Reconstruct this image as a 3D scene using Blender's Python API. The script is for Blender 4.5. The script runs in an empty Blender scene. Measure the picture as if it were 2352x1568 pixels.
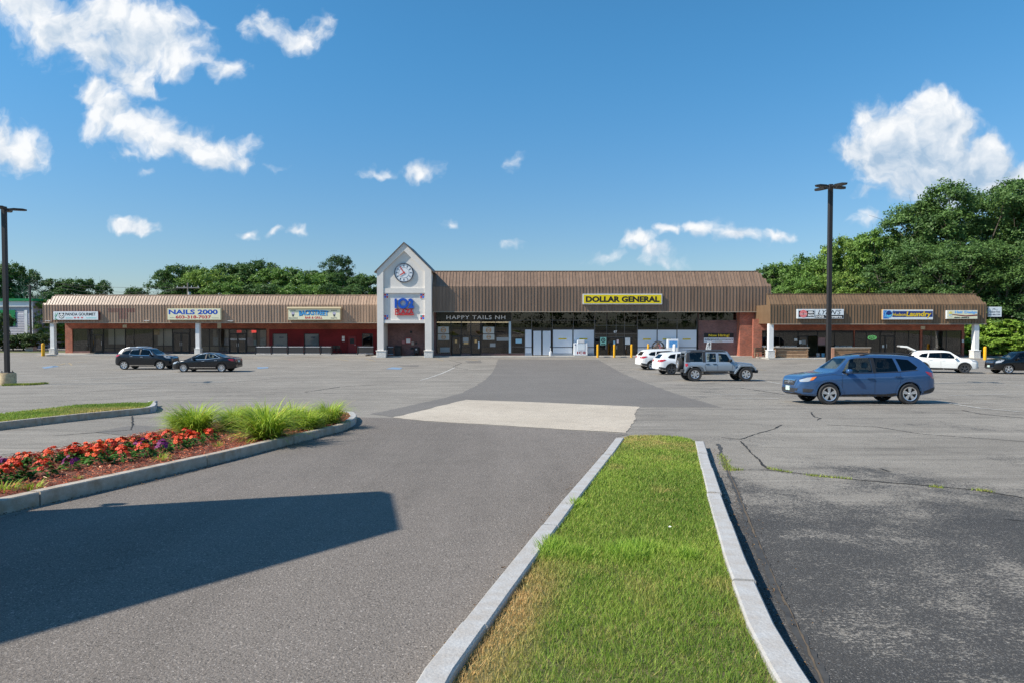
import bpy, bmesh, math, random
import numpy as np
from mathutils import Vector, Matrix
from mathutils.bvhtree import BVHTree

random.seed(7); RNG = np.random.default_rng(11)
R = math.radians
scene = bpy.context.scene
COL = scene.collection

# ------------------------------------------------------------------ camera
CAM_Z = 3.70
FPX = 1568.0                       # focal length for a 2352 px wide picture (24 mm on 36 mm)
PITCH = math.atan(42.0 / FPX)      # looking down a touch
cam_d = bpy.data.cameras.new('camera'); cam_d.sensor_width = 36.0; cam_d.lens = 24.0
cam_d.clip_start = 0.1; cam_d.clip_end = 20000
cam = bpy.data.objects.new('camera', cam_d); COL.objects.link(cam)
cam.location = (0, 0, CAM_Z); cam.rotation_euler = (R(90) - PITCH, 0, 0)
scene.camera = cam

# ------------------------------------------------------------------ exposure
scene.view_settings.view_transform = 'Standard'
scene.view_settings.look = 'None'
scene.view_settings.gamma = 1.0
scene.view_settings.exposure = 1.15
scene.view_settings.use_curve_mapping = False
scene.cycles.use_denoising = True
scene.cycles.denoising_prefilter = 'NONE'
scene.cycles.max_bounces = 8
scene.cycles.transparent_max_bounces = 24
scene.cycles.caustics_reflective = False
scene.cycles.caustics_refractive = False

# ------------------------------------------------------------------ sun
SUN_L = Vector((1.0, 0.30, -1.0)).normalized()     # direction in which the light travels
sun_d = bpy.data.lights.new('sun', 'SUN'); sun_d.energy = 2.75; sun_d.angle = R(0.53)
sun_d.color = (1.0, 0.925, 0.815)
sun = bpy.data.objects.new('sun', sun_d); COL.objects.link(sun)
sun.rotation_euler = SUN_L.to_track_quat('-Z', 'Y').to_euler()
sun.location = (-40, -12, 60)


def ray(px, py):
    c, s = math.cos(PITCH), math.sin(PITCH)
    a, b = (px - 1176.0) / FPX, (784.0 - py) / FPX
    return Vector((a, c + b * s, -s + b * c))


# ------------------------------------------------------------------ sky with cumulus clouds
def build_world():
    w = bpy.data.worlds.new('World'); scene.world = w; w.use_nodes = True
    nt = w.node_tree; nt.nodes.clear()
    N = lambda t: nt.nodes.new(t)
    L = nt.links.new
    out = N('ShaderNodeOutputWorld'); bg = N('ShaderNodeBackground')
    bg.inputs['Strength'].default_value = 0.112
    L(bg.outputs[0], out.inputs[0])
    sky = N('ShaderNodeTexSky'); sky.sky_type = 'NISHITA'; sky.sun_disc = False
    to_sun = -SUN_L
    sky.sun_elevation = math.asin(to_sun.z)
    sky.sun_rotation = math.atan2(to_sun.x, to_sun.y)
    sky.altitude = 50; sky.air_density = 1.0; sky.dust_density = 0.35; sky.ozone_density = 2.6
    tc = N('ShaderNodeTexCoord'); sep = N('ShaderNodeSeparateXYZ'); L(tc.outputs['Generated'], sep.inputs[0])

    def M(op, a, b=None, c=None, clamp=False):
        n = N('ShaderNodeMath'); n.operation = op; n.use_clamp = clamp
        for i, v in enumerate((a, b, c)):
            if v is None: continue
            if isinstance(v, (int, float)): n.inputs[i].default_value = v
            else: L(v, n.inputs[i])
        return n.outputs[0]

    def VM(op, a, b=None, c=None):
        n = N('ShaderNodeVectorMath'); n.operation = op
        for i, v in enumerate((a, b, c)):
            if v is None: continue
            if isinstance(v, (tuple, list)): n.inputs[i].default_value = v
            else: L(v, n.inputs[i])
        return n.outputs['Value'] if op == 'LENGTH' else n.outputs['Vector']

    ay = M('MAXIMUM', M('ABSOLUTE', sep.outputs['Y']), 0.08)
    u = M('DIVIDE', sep.outputs['X'], ay); v = M('DIVIDE', sep.outputs['Z'], ay)
    comb = N('ShaderNodeCombineXYZ'); L(u, comb.inputs[0]); L(v, comb.inputs[1])
    p0 = comb.outputs[0]

    def noise(vec, scale, detail, rough=0.55):
        n = N('ShaderNodeTexNoise'); n.noise_dimensions = '2D'
        n.inputs['Scale'].default_value = scale; n.inputs['Detail'].default_value = detail
        n.inputs['Roughness'].default_value = rough
        L(vec, n.inputs['Vector']); return n
    wn = noise(p0, 9.0, 4, 0.6)
    warp = VM('MULTIPLY_ADD', wn.outputs['Color'], (0.075, 0.06, 0), (-0.0375, -0.03, 0))
    p = VM('ADD', p0, warp)
    fine = noise(p, 24.0, 8, 0.56)
    lit = noise(VM('ADD', p, (-0.012, 0.016, 0)), 24.0, 5, 0.55)

    # puffs: x, y (in a 2352 x 1568 frame), half width, half height, weight
    B = [(60, 10, 90, 60, 1), (150, 60, 110, 75, 1), (250, 30, 100, 75, 1), (330, 90, 120, 85, 1.1), (400, 120, 75, 60, 1),
         (200, 120, 80, 60, .8), (285, 170, 75, 50, .8), (320, 205, 60, 32, .7),
         (215, 215, 60, 45, .9), (255, 265, 80, 55, 1), (330, 300, 90, 50, 1), (420, 330, 90, 50, 1), (500, 355, 95, 46, 1), (570, 380, 45, 24, .8),
         (30, 340, 85, 55, .9), (-30, 330, 90, 60, 1), (298, 357, 38, 22, .55), (510, 160, 46, 40, .6), (468, 130, 30, 24, .4),
         (610, 62, 60, 42, .6), (680, 90, 65, 40, .72), (735, 75, 45, 38, .5), (335, 395, 18, 14, .4),
         (285, 515, 62, 22, .8), (325, 520, 48, 24, .85), (573, 532, 30, 14, .6), (621, 532, 20, 12, .55), (675, 537, 26, 11, .5),
         (868, 394, 40, 14, .5), (968, 386, 40, 30, .85), (1182, 378, 16, 20, .4), (1014, 522, 20, 12, .35), (1178, 565, 18, 10, .35), (630, 392, 28, 20, .3),
         (1462, 558, 50, 26, .85), (1545, 538, 44, 18, .75), (1390, 590, 46, 14, .5), (1500, 588, 60, 20, .5), (1530, 610, 60, 16, .4),
         (1630, 535, 44, 26, .7), (1700, 548, 70, 22, .65), (1775, 538, 42, 20, .7),
         (2000, 262, 48, 36, .9), (2060, 300, 85, 75, 1.2), (2135, 258, 70, 52, 1.1), (2160, 305, 80, 75, 1.2), (1985, 345, 70, 50, 1), (2060, 370, 110, 70, 1.3),
         (2150, 385, 120, 75, 1.3), (2240, 385, 95, 65, 1.2), (2255, 335, 48, 40, 1), (2310, 405, 60, 45, 1), (2170, 440, 150, 45, 1.1), (2090, 420, 100, 40, 1),
         (1932, 352, 34, 24, .7), (1990, 515, 32, 20, .4), (2000, 450, 36, 16, .35), (2430, 420, 90, 80, .9), (2600, 260, 150, 70, .8), (-260, 200, 160, 80, .8)]
    acc = None
    for (x, y, rx, ry, wt) in B:
        d = ray(x, y); cu, cv = d.x / d.y, d.z / d.y
        sx, sy = FPX / (rx * 1.26), FPX / (ry * 1.26)
        q = VM('MULTIPLY_ADD', p, (sx, sy, 0), (-cu * sx, -cv * sy, 0))
        t = M('MULTIPLY_ADD', VM('LENGTH', q), -wt, wt)
        acc = t if acc is None else M('SMOOTH_MAX', acc, t, 0.12)
    dens = M('ADD', acc, M('MULTIPLY_ADD', fine.outputs['Fac'], 1.05, -0.62))
    mr = N('ShaderNodeMapRange'); mr.interpolation_type = 'SMOOTHSTEP'; L(dens, mr.inputs['Value'])
    mr.inputs['From Min'].default_value = -0.03; mr.inputs['From Max'].default_value = 0.58
    alpha = mr.outputs[0]
    # shaded undersides
    G = [(2130, 405, 190, 95, .8), (2220, 445, 230, 85, .95), (2330, 450, 110, 50, .7), (240, 110, 90, 80, .5), (170, 40, 70, 60, .35), (330, 250, 60, 20, .3),
         (470, 392, 90, 24, .5), (1470, 590, 60, 16, .45), (330, 150, 90, 24, .25), (30, 385, 80, 22, .35), (1690, 565, 80, 12, .35), (310, 536, 60, 9, .3)]
    sh = None
    for (x, y, rx, ry, wt) in G:
        d = ray(x, y); cu, cv = d.x / d.y, d.z / d.y
        sx, sy = FPX / (rx * 1.7), FPX / (ry * 1.7)
        q = VM('MULTIPLY_ADD', p, (sx, sy, 0), (-cu * sx, -cv * sy, 0))
        t = M('MULTIPLY_ADD', VM('LENGTH', q), -wt, wt)
        sh = t if sh is None else M('MAXIMUM', sh, t)
    bright = M('MULTIPLY_ADD', M('SUBTRACT', fine.outputs['Fac'], lit.outputs['Fac']), 1.5, 0.80)
    bright = M('SUBTRACT', bright, M('MULTIPLY', M('MAXIMUM', sh, 0.0), 0.85), clamp=True)
    cm = N('ShaderNodeMix'); cm.data_type = 'RGBA'
    L(bright, cm.inputs['Factor'])
    cm.inputs['A'].default_value = (1.6, 2.2, 2.9, 1); cm.inputs['B'].default_value = (4.0, 4.05, 4.1, 1)
    alpha = M('MULTIPLY', alpha, M('GREATER_THAN', sep.outputs['Z'], 0.0))
    # a slightly deeper, cleaner blue than the model's own
    zr_ = N('ShaderNodeMapRange'); L(sep.outputs['Z'], zr_.inputs['Value']); zr_.interpolation_type = 'SMOOTHSTEP'
    zr_.inputs['From Min'].default_value = -0.02; zr_.inputs['From Max'].default_value = 0.42
    tm = N('ShaderNodeMix'); tm.data_type = 'RGBA'; L(zr_.outputs[0], tm.inputs['Factor'])
    tm.inputs['A'].default_value = (0.345, 0.385, 0.44, 1); tm.inputs['B'].default_value = (0.24, 0.545, 0.65, 1)
    tint = VM('MULTIPLY', sky.outputs[0], tm.outputs['Result'])
    fin = N('ShaderNodeMix'); fin.data_type = 'RGBA'
    L(M('MULTIPLY', alpha, 0.97), fin.inputs['Factor']); L(tint, fin.inputs['A']); L(cm.outputs['Result'], fin.inputs['B'])
    L(fin.outputs['Result'], bg.inputs['Color'])
    w.cycles.sampling_method = 'MANUAL'; w.cycles.sample_map_resolution = 1024


build_world()


# ================================================================== helpers
def srgb(r, g, b):
    f = lambda c: (c / 255 / 12.92) if c <= 10.3 else ((c / 255 + 0.055) / 1.055) ** 2.4
    return (f(r), f(g), f(b))


def at(px, py, Y):
    d = ray(px, py); t = Y / d.y
    return Vector((d.x * t, Y, CAM_Z + d.z * t))


PROF = [(-60, 2.5), (-25, 2.5), (-8, 2.36), (0, 2.05), (12, 1.51), (22.2, 1.06), (31, .68), (39.4, .36), (46, .15), (52, .035), (58, 0), (70, 0), (400, 0)]
_px = np.array([p[0] for p in PROF], float); _pz = np.array([p[1] for p in PROF], float)
_dl = np.diff(_pz) / np.diff(_px)
_m = np.zeros(len(PROF))
for _i in range(1, len(PROF) - 1):
    if _dl[_i - 1] * _dl[_i] > 0: _m[_i] = 2 * _dl[_i - 1] * _dl[_i] / (_dl[_i - 1] + _dl[_i])


def gz(y):
    y = max(-60.0, min(400.0, y)); i = min(max(int(np.searchsorted(_px, y)) - 1, 0), len(PROF) - 2)
    h = _px[i + 1] - _px[i]; t = (y - _px[i]) / h
    return float((2*t**3-3*t**2+1)*_pz[i] + (t**3-2*t*t+t)*h*_m[i] + (-2*t**3+3*t*t)*_pz[i+1] + (t**3-t*t)*h*_m[i+1])


_gy = np.arange(-60, 400, 0.1); _gz = np.array([gz(y) for y in _gy])


def gzf(y): return np.interp(y, _gy, _gz)


def gnd(px, py, h=0.0):
    """point of the ground (raised by h) seen at a place of the picture"""
    d = ray(px, py); lo, hi = 0.5, 300.0
    for _ in range(50):
        m = (lo + hi) / 2; z = CAM_Z + d.z * m
        if z > gz(d.y * m) + h: lo = m
        else: hi = m
    return Vector((d.x * lo, d.y * lo, gz(d.y * lo) + h))


MATS = {}
ALB = 1.28                        # one scale for all surface reflectances, set against the exposure


def alb(c, k=ALB):
    k = min(k, .86 / max(max(c), 1e-4)); return tuple(v * k for v in c)


def mat(name, base, rough=0.7, metal=0.0, spec=0.5, var=None, bump=None, coat=0.0, emis=None, coords='Object', var2=None, sheen=0):
    """procedural material; var=(scale, other colour, amount), bump=(scale, strength)"""
    if name in MATS: return MATS[name]
    m = bpy.data.materials.new(name); m.use_nodes = True; MATS[name] = m
    base = alb(base); var = var and (var[0], alb(var[1]), var[2]); var2 = var2 and (var2[0], alb(var2[1]), var2[2])
    nt = m.node_tree; b = nt.nodes['Principled BSDF']; L = nt.links.new
    b.inputs['Base Color'].default_value = (*base, 1); b.inputs['Roughness'].default_value = rough
    b.inputs['Metallic'].default_value = metal; b.inputs['Specular IOR Level'].default_value = spec
    b.inputs['Coat Weight'].default_value = coat; b.inputs['Coat Roughness'].default_value = 0.04
    tc = nt.nodes.new('ShaderNodeTexCoord')
    prev = None
    for vv in (var, var2):
        if not vv: continue
        n = nt.nodes.new('ShaderNodeTexNoise'); n.inputs['Scale'].default_value = vv[0]; n.inputs['Detail'].default_value = 6
        n.inputs['Roughness'].default_value = .6
        L(tc.outputs[coords], n.inputs['Vector'])
        mr = nt.nodes.new('ShaderNodeMapRange'); L(n.outputs['Fac'], mr.inputs['Value'])
        mr.inputs['From Min'].default_value = .35; mr.inputs['From Max'].default_value = .68
        mr.inputs['To Max'].default_value = vv[2]
        x = nt.nodes.new('ShaderNodeMix'); x.data_type = 'RGBA'
        L(mr.outputs[0], x.inputs['Factor'])
        if prev: L(prev, x.inputs['A'])
        else: x.inputs['A'].default_value = (*base, 1)
        x.inputs['B'].default_value = (*vv[1], 1)
        prev = x.outputs['Result']
    if prev: L(prev, b.inputs['Base Color'])
    if bump:
        n = nt.nodes.new('ShaderNodeTexNoise'); n.inputs['Scale'].default_value = bump[0]; n.inputs['Detail'].default_value = 5
        L(tc.outputs[coords], n.inputs['Vector'])
        bp = nt.nodes.new('ShaderNodeBump'); bp.inputs['Strength'].default_value = bump[1]; bp.inputs['Distance'].default_value = .02
        L(n.outputs['Fac'], bp.inputs['Height']); L(bp.outputs[0], b.inputs['Normal'])
    if emis:
        b.inputs['Emission Color'].default_value = (*emis[0], 1); b.inputs['Emission Strength'].default_value = emis[1]
    return m


def glass_mat(name, tint, ior=1.6, rough=0.0):
    if name in MATS: return MATS[name]
    m = bpy.data.materials.new(name); m.use_nodes = True; MATS[name] = m
    nt = m.node_tree; nt.nodes.clear(); L = nt.links.new
    o = nt.nodes.new('ShaderNodeOutputMaterial'); t = nt.nodes.new('ShaderNodeBsdfTransparent'); g = nt.nodes.new('ShaderNodeBsdfGlossy')
    t.inputs[0].default_value = (*tint, 1); g.inputs['Roughness'].default_value = rough
    f = nt.nodes.new('ShaderNodeFresnel'); f.inputs[0].default_value = ior
    x = nt.nodes.new('ShaderNodeMixShader'); L(f.outputs[0], x.inputs[0]); L(t.outputs[0], x.inputs[1]); L(g.outputs[0], x.inputs[2]); L(x.outputs[0], o.inputs[0])
    return m


def tag(o, label=None, cat=None, group=None, kind=None):
    if label: o['label'] = label
    if cat: o['category'] = cat
    if group: o['group'] = group
    if kind: o['kind'] = kind
    return o


def empty(name, loc=(0, 0, 0), rz=0.0, parent=None):
    o = bpy.data.objects.new(name, None); COL.objects.link(o); o.location = loc; o.rotation_euler = (0, 0, rz); o.empty_display_size = .2
    if parent: o.parent = parent
    return o


def link(name, me, m=None, parent=None, loc=None):
    o = bpy.data.objects.new(name, me); COL.objects.link(o)
    if m and not me.materials: me.materials.append(m)
    if parent: o.parent = parent
    if loc is not None: o.location = loc
    return o


class MB:
    def __init__(s): s.v = []; s.f = []

    def add(s, vs, fs):
        n = len(s.v); s.v += [tuple(p) for p in vs]; s.f += [tuple(i + n for i in f) for f in fs]; return s

    def box(s, x0, x1, y0, y1, z0, z1):
        return s.add([(x0, y0, z0), (x1, y0, z0), (x1, y1, z0), (x0, y1, z0), (x0, y0, z1), (x1, y0, z1), (x1, y1, z1), (x0, y1, z1)],
                     [(0, 3, 2, 1), (4, 5, 6, 7), (0, 1, 5, 4), (1, 2, 6, 5), (2, 3, 7, 6), (3, 0, 4, 7)])

    def cbox(s, cx, cy, cz, sx, sy, sz): return s.box(cx - sx / 2, cx + sx / 2, cy - sy / 2, cy + sy / 2, cz - sz / 2, cz + sz / 2)

    def bbox(s, x0, x1, y0, y1, z0, z1, b):
        """box with chamfered edges"""
        bm = bmesh.new(); bmesh.ops.create_cube(bm, size=1)
        for v in bm.verts: v.co = Vector(((x0 + x1) / 2 + v.co.x * (x1 - x0), (y0 + y1) / 2 + v.co.y * (y1 - y0), (z0 + z1) / 2 + v.co.z * (z1 - z0)))
        bmesh.ops.bevel(bm, geom=bm.edges[:], offset=b, segments=1, affect='EDGES')
        bm.verts.index_update(); s.add([v.co for v in bm.verts], [[v.index for v in f.verts] for f in bm.faces]); bm.free(); return s

    def prism(s, poly, axis, a, b):
        """poly = 2D points; axis = extrude axis from a to b"""
        def P(u, w, t): return {'x': (t, u, w), 'y': (u, t, w), 'z': (u, w, t)}[axis]
        n = len(poly)
        return s.add([P(u, w, a) for u, w in poly] + [P(u, w, b) for u, w in poly],
                     [tuple(range(n))[::-1], tuple(range(n, 2 * n))] + [(i, (i + 1) % n, n + (i + 1) % n, n + i) for i in range(n)])

    def tube(s, pts, r, n=8, caps=True):
        pts = [Vector(p) for p in pts]; rr = r if isinstance(r, (list, tuple)) else [r] * len(pts); base = len(s.v)
        for i, p in enumerate(pts):
            t = (pts[min(i + 1, len(pts) - 1)] - pts[max(i - 1, 0)]).normalized()
            a = t.cross(Vector((0, 0, 1)) if abs(t.z) < .9 else Vector((1, 0, 0))).normalized(); b = t.cross(a)
            s.v += [tuple(p + (a * math.cos(2 * math.pi * k / n) + b * math.sin(2 * math.pi * k / n)) * rr[i]) for k in range(n)]
        for i in range(len(pts) - 1):
            for k in range(n):
                q = base + i * n; s.f.append((q + k, q + (k + 1) % n, q + n + (k + 1) % n, q + n + k))
        if caps:
            s.f.append(tuple(base + k for k in range(n))[::-1]); s.f.append(tuple(base + (len(pts) - 1) * n + k for k in range(n)))
        return s

    def lathe(s, prof, n=24, axis='z', c=(0, 0, 0), closed=False):
        base = len(s.v); m = len(prof)
        for k in range(n):
            a = 2 * math.pi * k / n
            for r, h in prof:
                u, w = r * math.cos(a), r * math.sin(a)
                s.v.append({'z': (c[0] + u, c[1] + w, c[2] + h), 'y': (c[0] + u, c[1] + h, c[2] + w), 'x': (c[0] + h, c[1] + u, c[2] + w)}[axis])
        for k in range(n):
            for i in range(m if closed else m - 1):
                j = (i + 1) % m; s.f.append((base + k * m + i, base + ((k + 1) % n) * m + i, base + ((k + 1) % n) * m + j, base + k * m + j))
        return s

    def mesh(s, name, smooth=None):
        me = bpy.data.meshes.new(name); me.from_pydata(s.v, [], s.f); me.validate(); 
        bm = bmesh.new(); bm.from_mesh(me); bmesh.ops.recalc_face_normals(bm, faces=bm.faces); bm.to_mesh(me); bm.free()
        if smooth: me.shade_smooth(); me.set_sharp_from_angle(angle=R(smooth))
        return me

    def build(s, name, m, parent=None, loc=None, smooth=None): return link(name, s.mesh(name, smooth), m, parent, loc)


def fast_mesh(name, V, F, cols=None, smooth=False):
    """V (n,3), F (m,k) numpy arrays; cols (n,3) point colours"""
    me = bpy.data.meshes.new(name); V = np.asarray(V, np.float32); F = np.asarray(F, np.int32); k = F.shape[1]
    me.vertices.add(len(V)); me.vertices.foreach_set('co', V.ravel())
    me.loops.add(F.size); me.loops.foreach_set('vertex_index', F.ravel())
    me.polygons.add(len(F)); me.polygons.foreach_set('loop_start', np.arange(len(F), dtype=np.int32) * k)
    try: me.polygons.foreach_set('loop_total', np.full(len(F), k, np.int32))
    except Exception: pass
    if smooth: me.polygons.foreach_set('use_smooth', np.ones(len(F), bool))
    if cols is not None:
        a = me.color_attributes.new('tint', 'FLOAT_COLOR', 'POINT'); c = np.ones((len(V), 4), np.float32); c[:, :3] = cols; a.data.foreach_set('color', c.ravel())
    me.update(calc_edges=True); return me


def text_mesh(body, x0, x1, z0, z1, y, bold=0.0, extrude=0.01, shear=0.0, spacing=1.0, arc=0.0):
    """flat lettering filling a box of the wall plane, front facing the viewer"""
    cu = bpy.data.curves.new('txt', 'FONT'); cu.body = body; cu.size = 1; cu.offset = bold; cu.shear = shear; cu.space_character = spacing; cu.resolution_u = 3
    o = bpy.data.objects.new('txt', cu); COL.objects.link(o); bpy.context.view_layer.update()
    me = bpy.data.meshes.new_from_object(o.evaluated_get(bpy.context.evaluated_depsgraph_get())); bpy.data.objects.remove(o); bpy.data.curves.remove(cu)
    n = len(me.vertices); co = np.empty(n * 3, np.float32); me.vertices.foreach_get('co', co); co = co.reshape(-1, 3)
    mn, mx = co.min(0), co.max(0)
    X = x0 + (co[:, 0] - mn[0]) / max(mx[0] - mn[0], 1e-6) * (x1 - x0); tz = (co[:, 1] - mn[1]) / max(mx[1] - mn[1], 1e-6)
    Z = z0 + tz * (z1 - z0) + arc * (1 - ((X - (x0 + x1) / 2) / ((x1 - x0) / 2)) ** 2) * (z1 - z0)
    F = [tuple(p.vertices) for p in me.polygons]
    V = [(X[i], y, Z[i]) for i in range(n)]
    bpy.data.meshes.remove(me)
    bm = bmesh.new(); vs = [bm.verts.new(v) for v in V]
    for f in F:
        try: bm.faces.new([vs[i] for i in f])
        except ValueError: pass
    bm.normal_update()
    for f in bm.faces:
        if f.normal.y > 0: f.normal_flip()
    r = bmesh.ops.extrude_face_region(bm, geom=bm.faces[:])
    for g in r['geom']:
        if isinstance(g, bmesh.types.BMVert): g.co.y -= extrude
    me2 = bpy.data.meshes.new('lettering'); bm.to_mesh(me2); bm.free(); return me2
# ================================================================== ground
def vcol_mat(name, rough=.8, mult=1.0, translucent=0.0, spec=.3):
    if name in MATS: return MATS[name]
    m = bpy.data.materials.new(name); m.use_nodes = True; MATS[name] = m; nt = m.node_tree; L = nt.links.new
    b = nt.nodes['Principled BSDF']; a = nt.nodes.new('ShaderNodeAttribute'); a.attribute_name = 'tint'
    vs = nt.nodes.new('ShaderNodeVectorMath'); vs.operation = 'SCALE'; vs.inputs['Scale'].default_value = ALB; L(a.outputs['Color'], vs.inputs[0])
    L(vs.outputs[0], b.inputs['Base Color']); b.inputs['Roughness'].default_value = rough; b.inputs['Specular IOR Level'].default_value = spec
    if translucent:
        t = nt.nodes.new('ShaderNodeBsdfTranslucent'); L(vs.outputs[0], t.inputs[0])
        x = nt.nodes.new('ShaderNodeMixShader'); x.inputs[0].default_value = translucent
        L(b.outputs[0], x.inputs[1]); L(t.outputs[0], x.inputs[2]); L(x.outputs[0], nt.nodes['Material Output'].inputs[0])
    return m


def asphalt(name, c_lo, c_hi, stone=(.42, .4, .37), stone_amt=.25, streak=0.0, blotch=.35, lane=0.0, seal=None, scale=1.0):
    if name in MATS: return MATS[name]
    m = bpy.data.materials.new(name); m.use_nodes = True; MATS[name] = m; nt = m.node_tree; L = nt.links.new
    b = nt.nodes['Principled BSDF']; b.inputs['Roughness'].default_value = .88; b.inputs['Specular IOR Level'].default_value = .25
    c_lo, c_hi, stone = alb(c_lo), alb(c_hi), alb(stone); seal = seal and alb(seal)
    geo = nt.nodes.new('ShaderNodeNewGeometry')

    def noise(scale, detail=4, rough=.6, vec=None):
        n = nt.nodes.new('ShaderNodeTexNoise'); n.inputs['Scale'].default_value = scale; n.inputs['Detail'].default_value = detail; n.inputs['Roughness'].default_value = rough
        L(vec or geo.outputs['Position'], n.inputs['Vector']); return n.outputs['Fac']

    def rng(v, a, c, lo=0.0, hi=1.0, smooth=False):
        n = nt.nodes.new('ShaderNodeMapRange'); n.inputs['From Min'].default_value = a; n.inputs['From Max'].default_value = c
        n.inputs['To Min'].default_value = lo; n.inputs['To Max'].default_value = hi
        if smooth: n.interpolation_type = 'SMOOTHSTEP'
        L(v, n.inputs['Value']); return n.outputs[0]

    def mix(f, a, c):
        n = nt.nodes.new('ShaderNodeMix'); n.data_type = 'RGBA'; L(f, n.inputs['Factor'])
        for k, q in (('A', a), ('B', c)):
            if isinstance(q, tuple): n.inputs[k].default_value = (*q, 1)
            else: L(q, n.inputs[k])
        return n.outputs['Result']

    def math2(op, a, c):
        n = nt.nodes.new('ShaderNodeMath'); n.operation = op
        for i, q in enumerate((a, c)):
            if isinstance(q, (int, float)): n.inputs[i].default_value = q
            else: L(q, n.inputs[i])
        return n.outputs[0]
    big = rng(noise(.33, 5), .3, .72)
    col = mix(big, c_lo, c_hi)
    med = rng(noise(2.1, 5, .65), .48, .7, 0, blotch)
    col = mix(med, col, tuple(x * .62 for x in c_lo))
    if lane:        # wheel paths and a paving joint along the drive
        mp = nt.nodes.new('ShaderNodeMapping'); mp.inputs['Rotation'].default_value = (0, 0, R(-17)); mp.inputs['Scale'].default_value = (1.1, .05, 1); L(geo.outputs['Position'], mp.inputs[0])
        col = mix(rng(noise(1.0, 4, .6, mp.outputs[0]), .45, .7, 0, lane), col, tuple(x * .72 for x in c_lo))
        mp = nt.nodes.new('ShaderNodeMapping'); mp.inputs['Rotation'].default_value = (0, 0, R(-14)); mp.inputs['Scale'].default_value = (.7, .07, 1); mp.inputs['Location'].default_value = (9, 3, 0); L(geo.outputs['Position'], mp.inputs[0])
        col = mix(rng(noise(1.0, 4, .6, mp.outputs[0]), .5, .72, 0, lane), col, tuple(x * 1.3 for x in c_hi))
    if streak:      # tyre and water streaks along the aisles
        mp = nt.nodes.new('ShaderNodeMapping'); mp.inputs['Scale'].default_value = (.12, 1.4, 1); L(geo.outputs['Position'], mp.inputs[0])
        col = mix(rng(noise(1.0, 6, .7, mp.outputs[0]), .5, .72, 0, streak), col, tuple(x * .45 for x in c_lo))
        mp2 = nt.nodes.new('ShaderNodeMapping'); mp2.inputs['Scale'].default_value = (.2, 2.6, 1); mp2.inputs['Location'].default_value = (31, 7, 0); L(geo.outputs['Position'], mp2.inputs[0])
        col = mix(rng(noise(1.0, 5, .7, mp2.outputs[0]), .54, .74, 0, .5), col, tuple(min(1, x * 1.45) for x in c_hi))
    if seal:        # worn black seal coat: dark film with bare stone showing through in patches
        sp = nt.nodes.new('ShaderNodeSeparateXYZ'); L(geo.outputs['Position'], sp.inputs[0])
        near = rng(sp.outputs['Y'], 3.0, 12.5, 1.0, 0.0, True)
        near = math2('ADD', near, rng(noise(.5, 4), .3, .7, -.38, .38))
        right = rng(sp.outputs['X'], .9, 1.3, 0, 1, True)
        mps = nt.nodes.new('ShaderNodeMapping'); mps.inputs['Scale'].default_value = (.75, 1.0, 1); L(geo.outputs['Position'], mps.inputs[0])
        speck = noise(44, 5, .85, mps.outputs[0]); patch = noise(.8, 6, .72)
        k = math2('ADD', math2('MULTIPLY', speck, .9), math2('MULTIPLY', patch, .56))
        film = rng(math2('SUBTRACT', math2('ADD', math2('MULTIPLY', near, .24), .60), k), -.035, .035, 0, 1, True)
        film = math2('MULTIPLY', film, right)
        col = mix(math2('MULTIPLY', film, .9), col, seal)
    st = noise(95 * scale, 3, .7)
    col = mix(rng(st, .58, .72, 0, stone_amt), col, stone)
    col = mix(rng(noise(42 * scale, 3, .8), .60, .72, 0, stone_amt * .75), col, stone)
    col = mix(rng(noise(60 * scale, 3, .8),   .53, .66, 0, .9), col, tuple(x * .3 for x in c_lo))
    L(col, b.inputs['Base Color'])
    bp = nt.nodes.new('ShaderNodeBump'); bp.inputs['Strength'].default_value = .9; bp.inputs['Distance'].default_value = .012
    L(noise(70 * scale, 3), bp.inputs['Height']); L(bp.outputs[0], b.inputs['Normal'])
    return m


STEP = .5


def sheet(name, poly, off, m, parent=None, maxx=None):
    """a thin pavement sheet that follows the lie of the land; poly = world x, y"""
    bm = bmesh.new(); f = bm.faces.new([bm.verts.new((p[0], p[1], 0)) for p in poly])
    if f.normal.z < 0 or True: bm.normal_update()
    if f.normal.z < 0: f.normal_flip()
    ys = [p[1] for p in poly]; k = math.ceil(min(ys) / STEP)
    while k * STEP < max(ys):
        if k * STEP < 60.5: bmesh.ops.bisect_plane(bm, geom=bm.verts[:] + bm.edges[:] + bm.faces[:], plane_co=(0, k * STEP, 0), plane_no=(0, 1, 0))
        k += 1
    bmesh.ops.triangulate(bm, faces=bm.faces[:])
    for v in bm.verts: v.co.z = gz(v.co.y) + off
    me = bpy.data.meshes.new(name); bm.to_mesh(me); bm.free()
    return link(name, me, m, parent)


G2 = lambda pts, h=0.0: [tuple(gnd(x, y, h)[:2]) for x, y in pts]

def rag(poly, amp, step=.22, seed=2):
    """break up the edges of a paving patch"""
    rn = random.Random(seed); out = []
    for a, b in zip(poly, poly[1:] + poly[:1]):
        L = math.hypot(b[0] - a[0], b[1] - a[1]); n = max(1, int(L / step)); nx, ny = -(b[1] - a[1]) / L, (b[0] - a[0]) / L; w = 0
        for i in range(n): w = .6 * w + rn.uniform(-1, 1) * amp * .7; k = w if 0 < i else 0; out.append((a[0] + (b[0] - a[0]) * i / n + nx * k, a[1] + (b[1] - a[1]) * i / n + ny * k))
    return out


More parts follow.
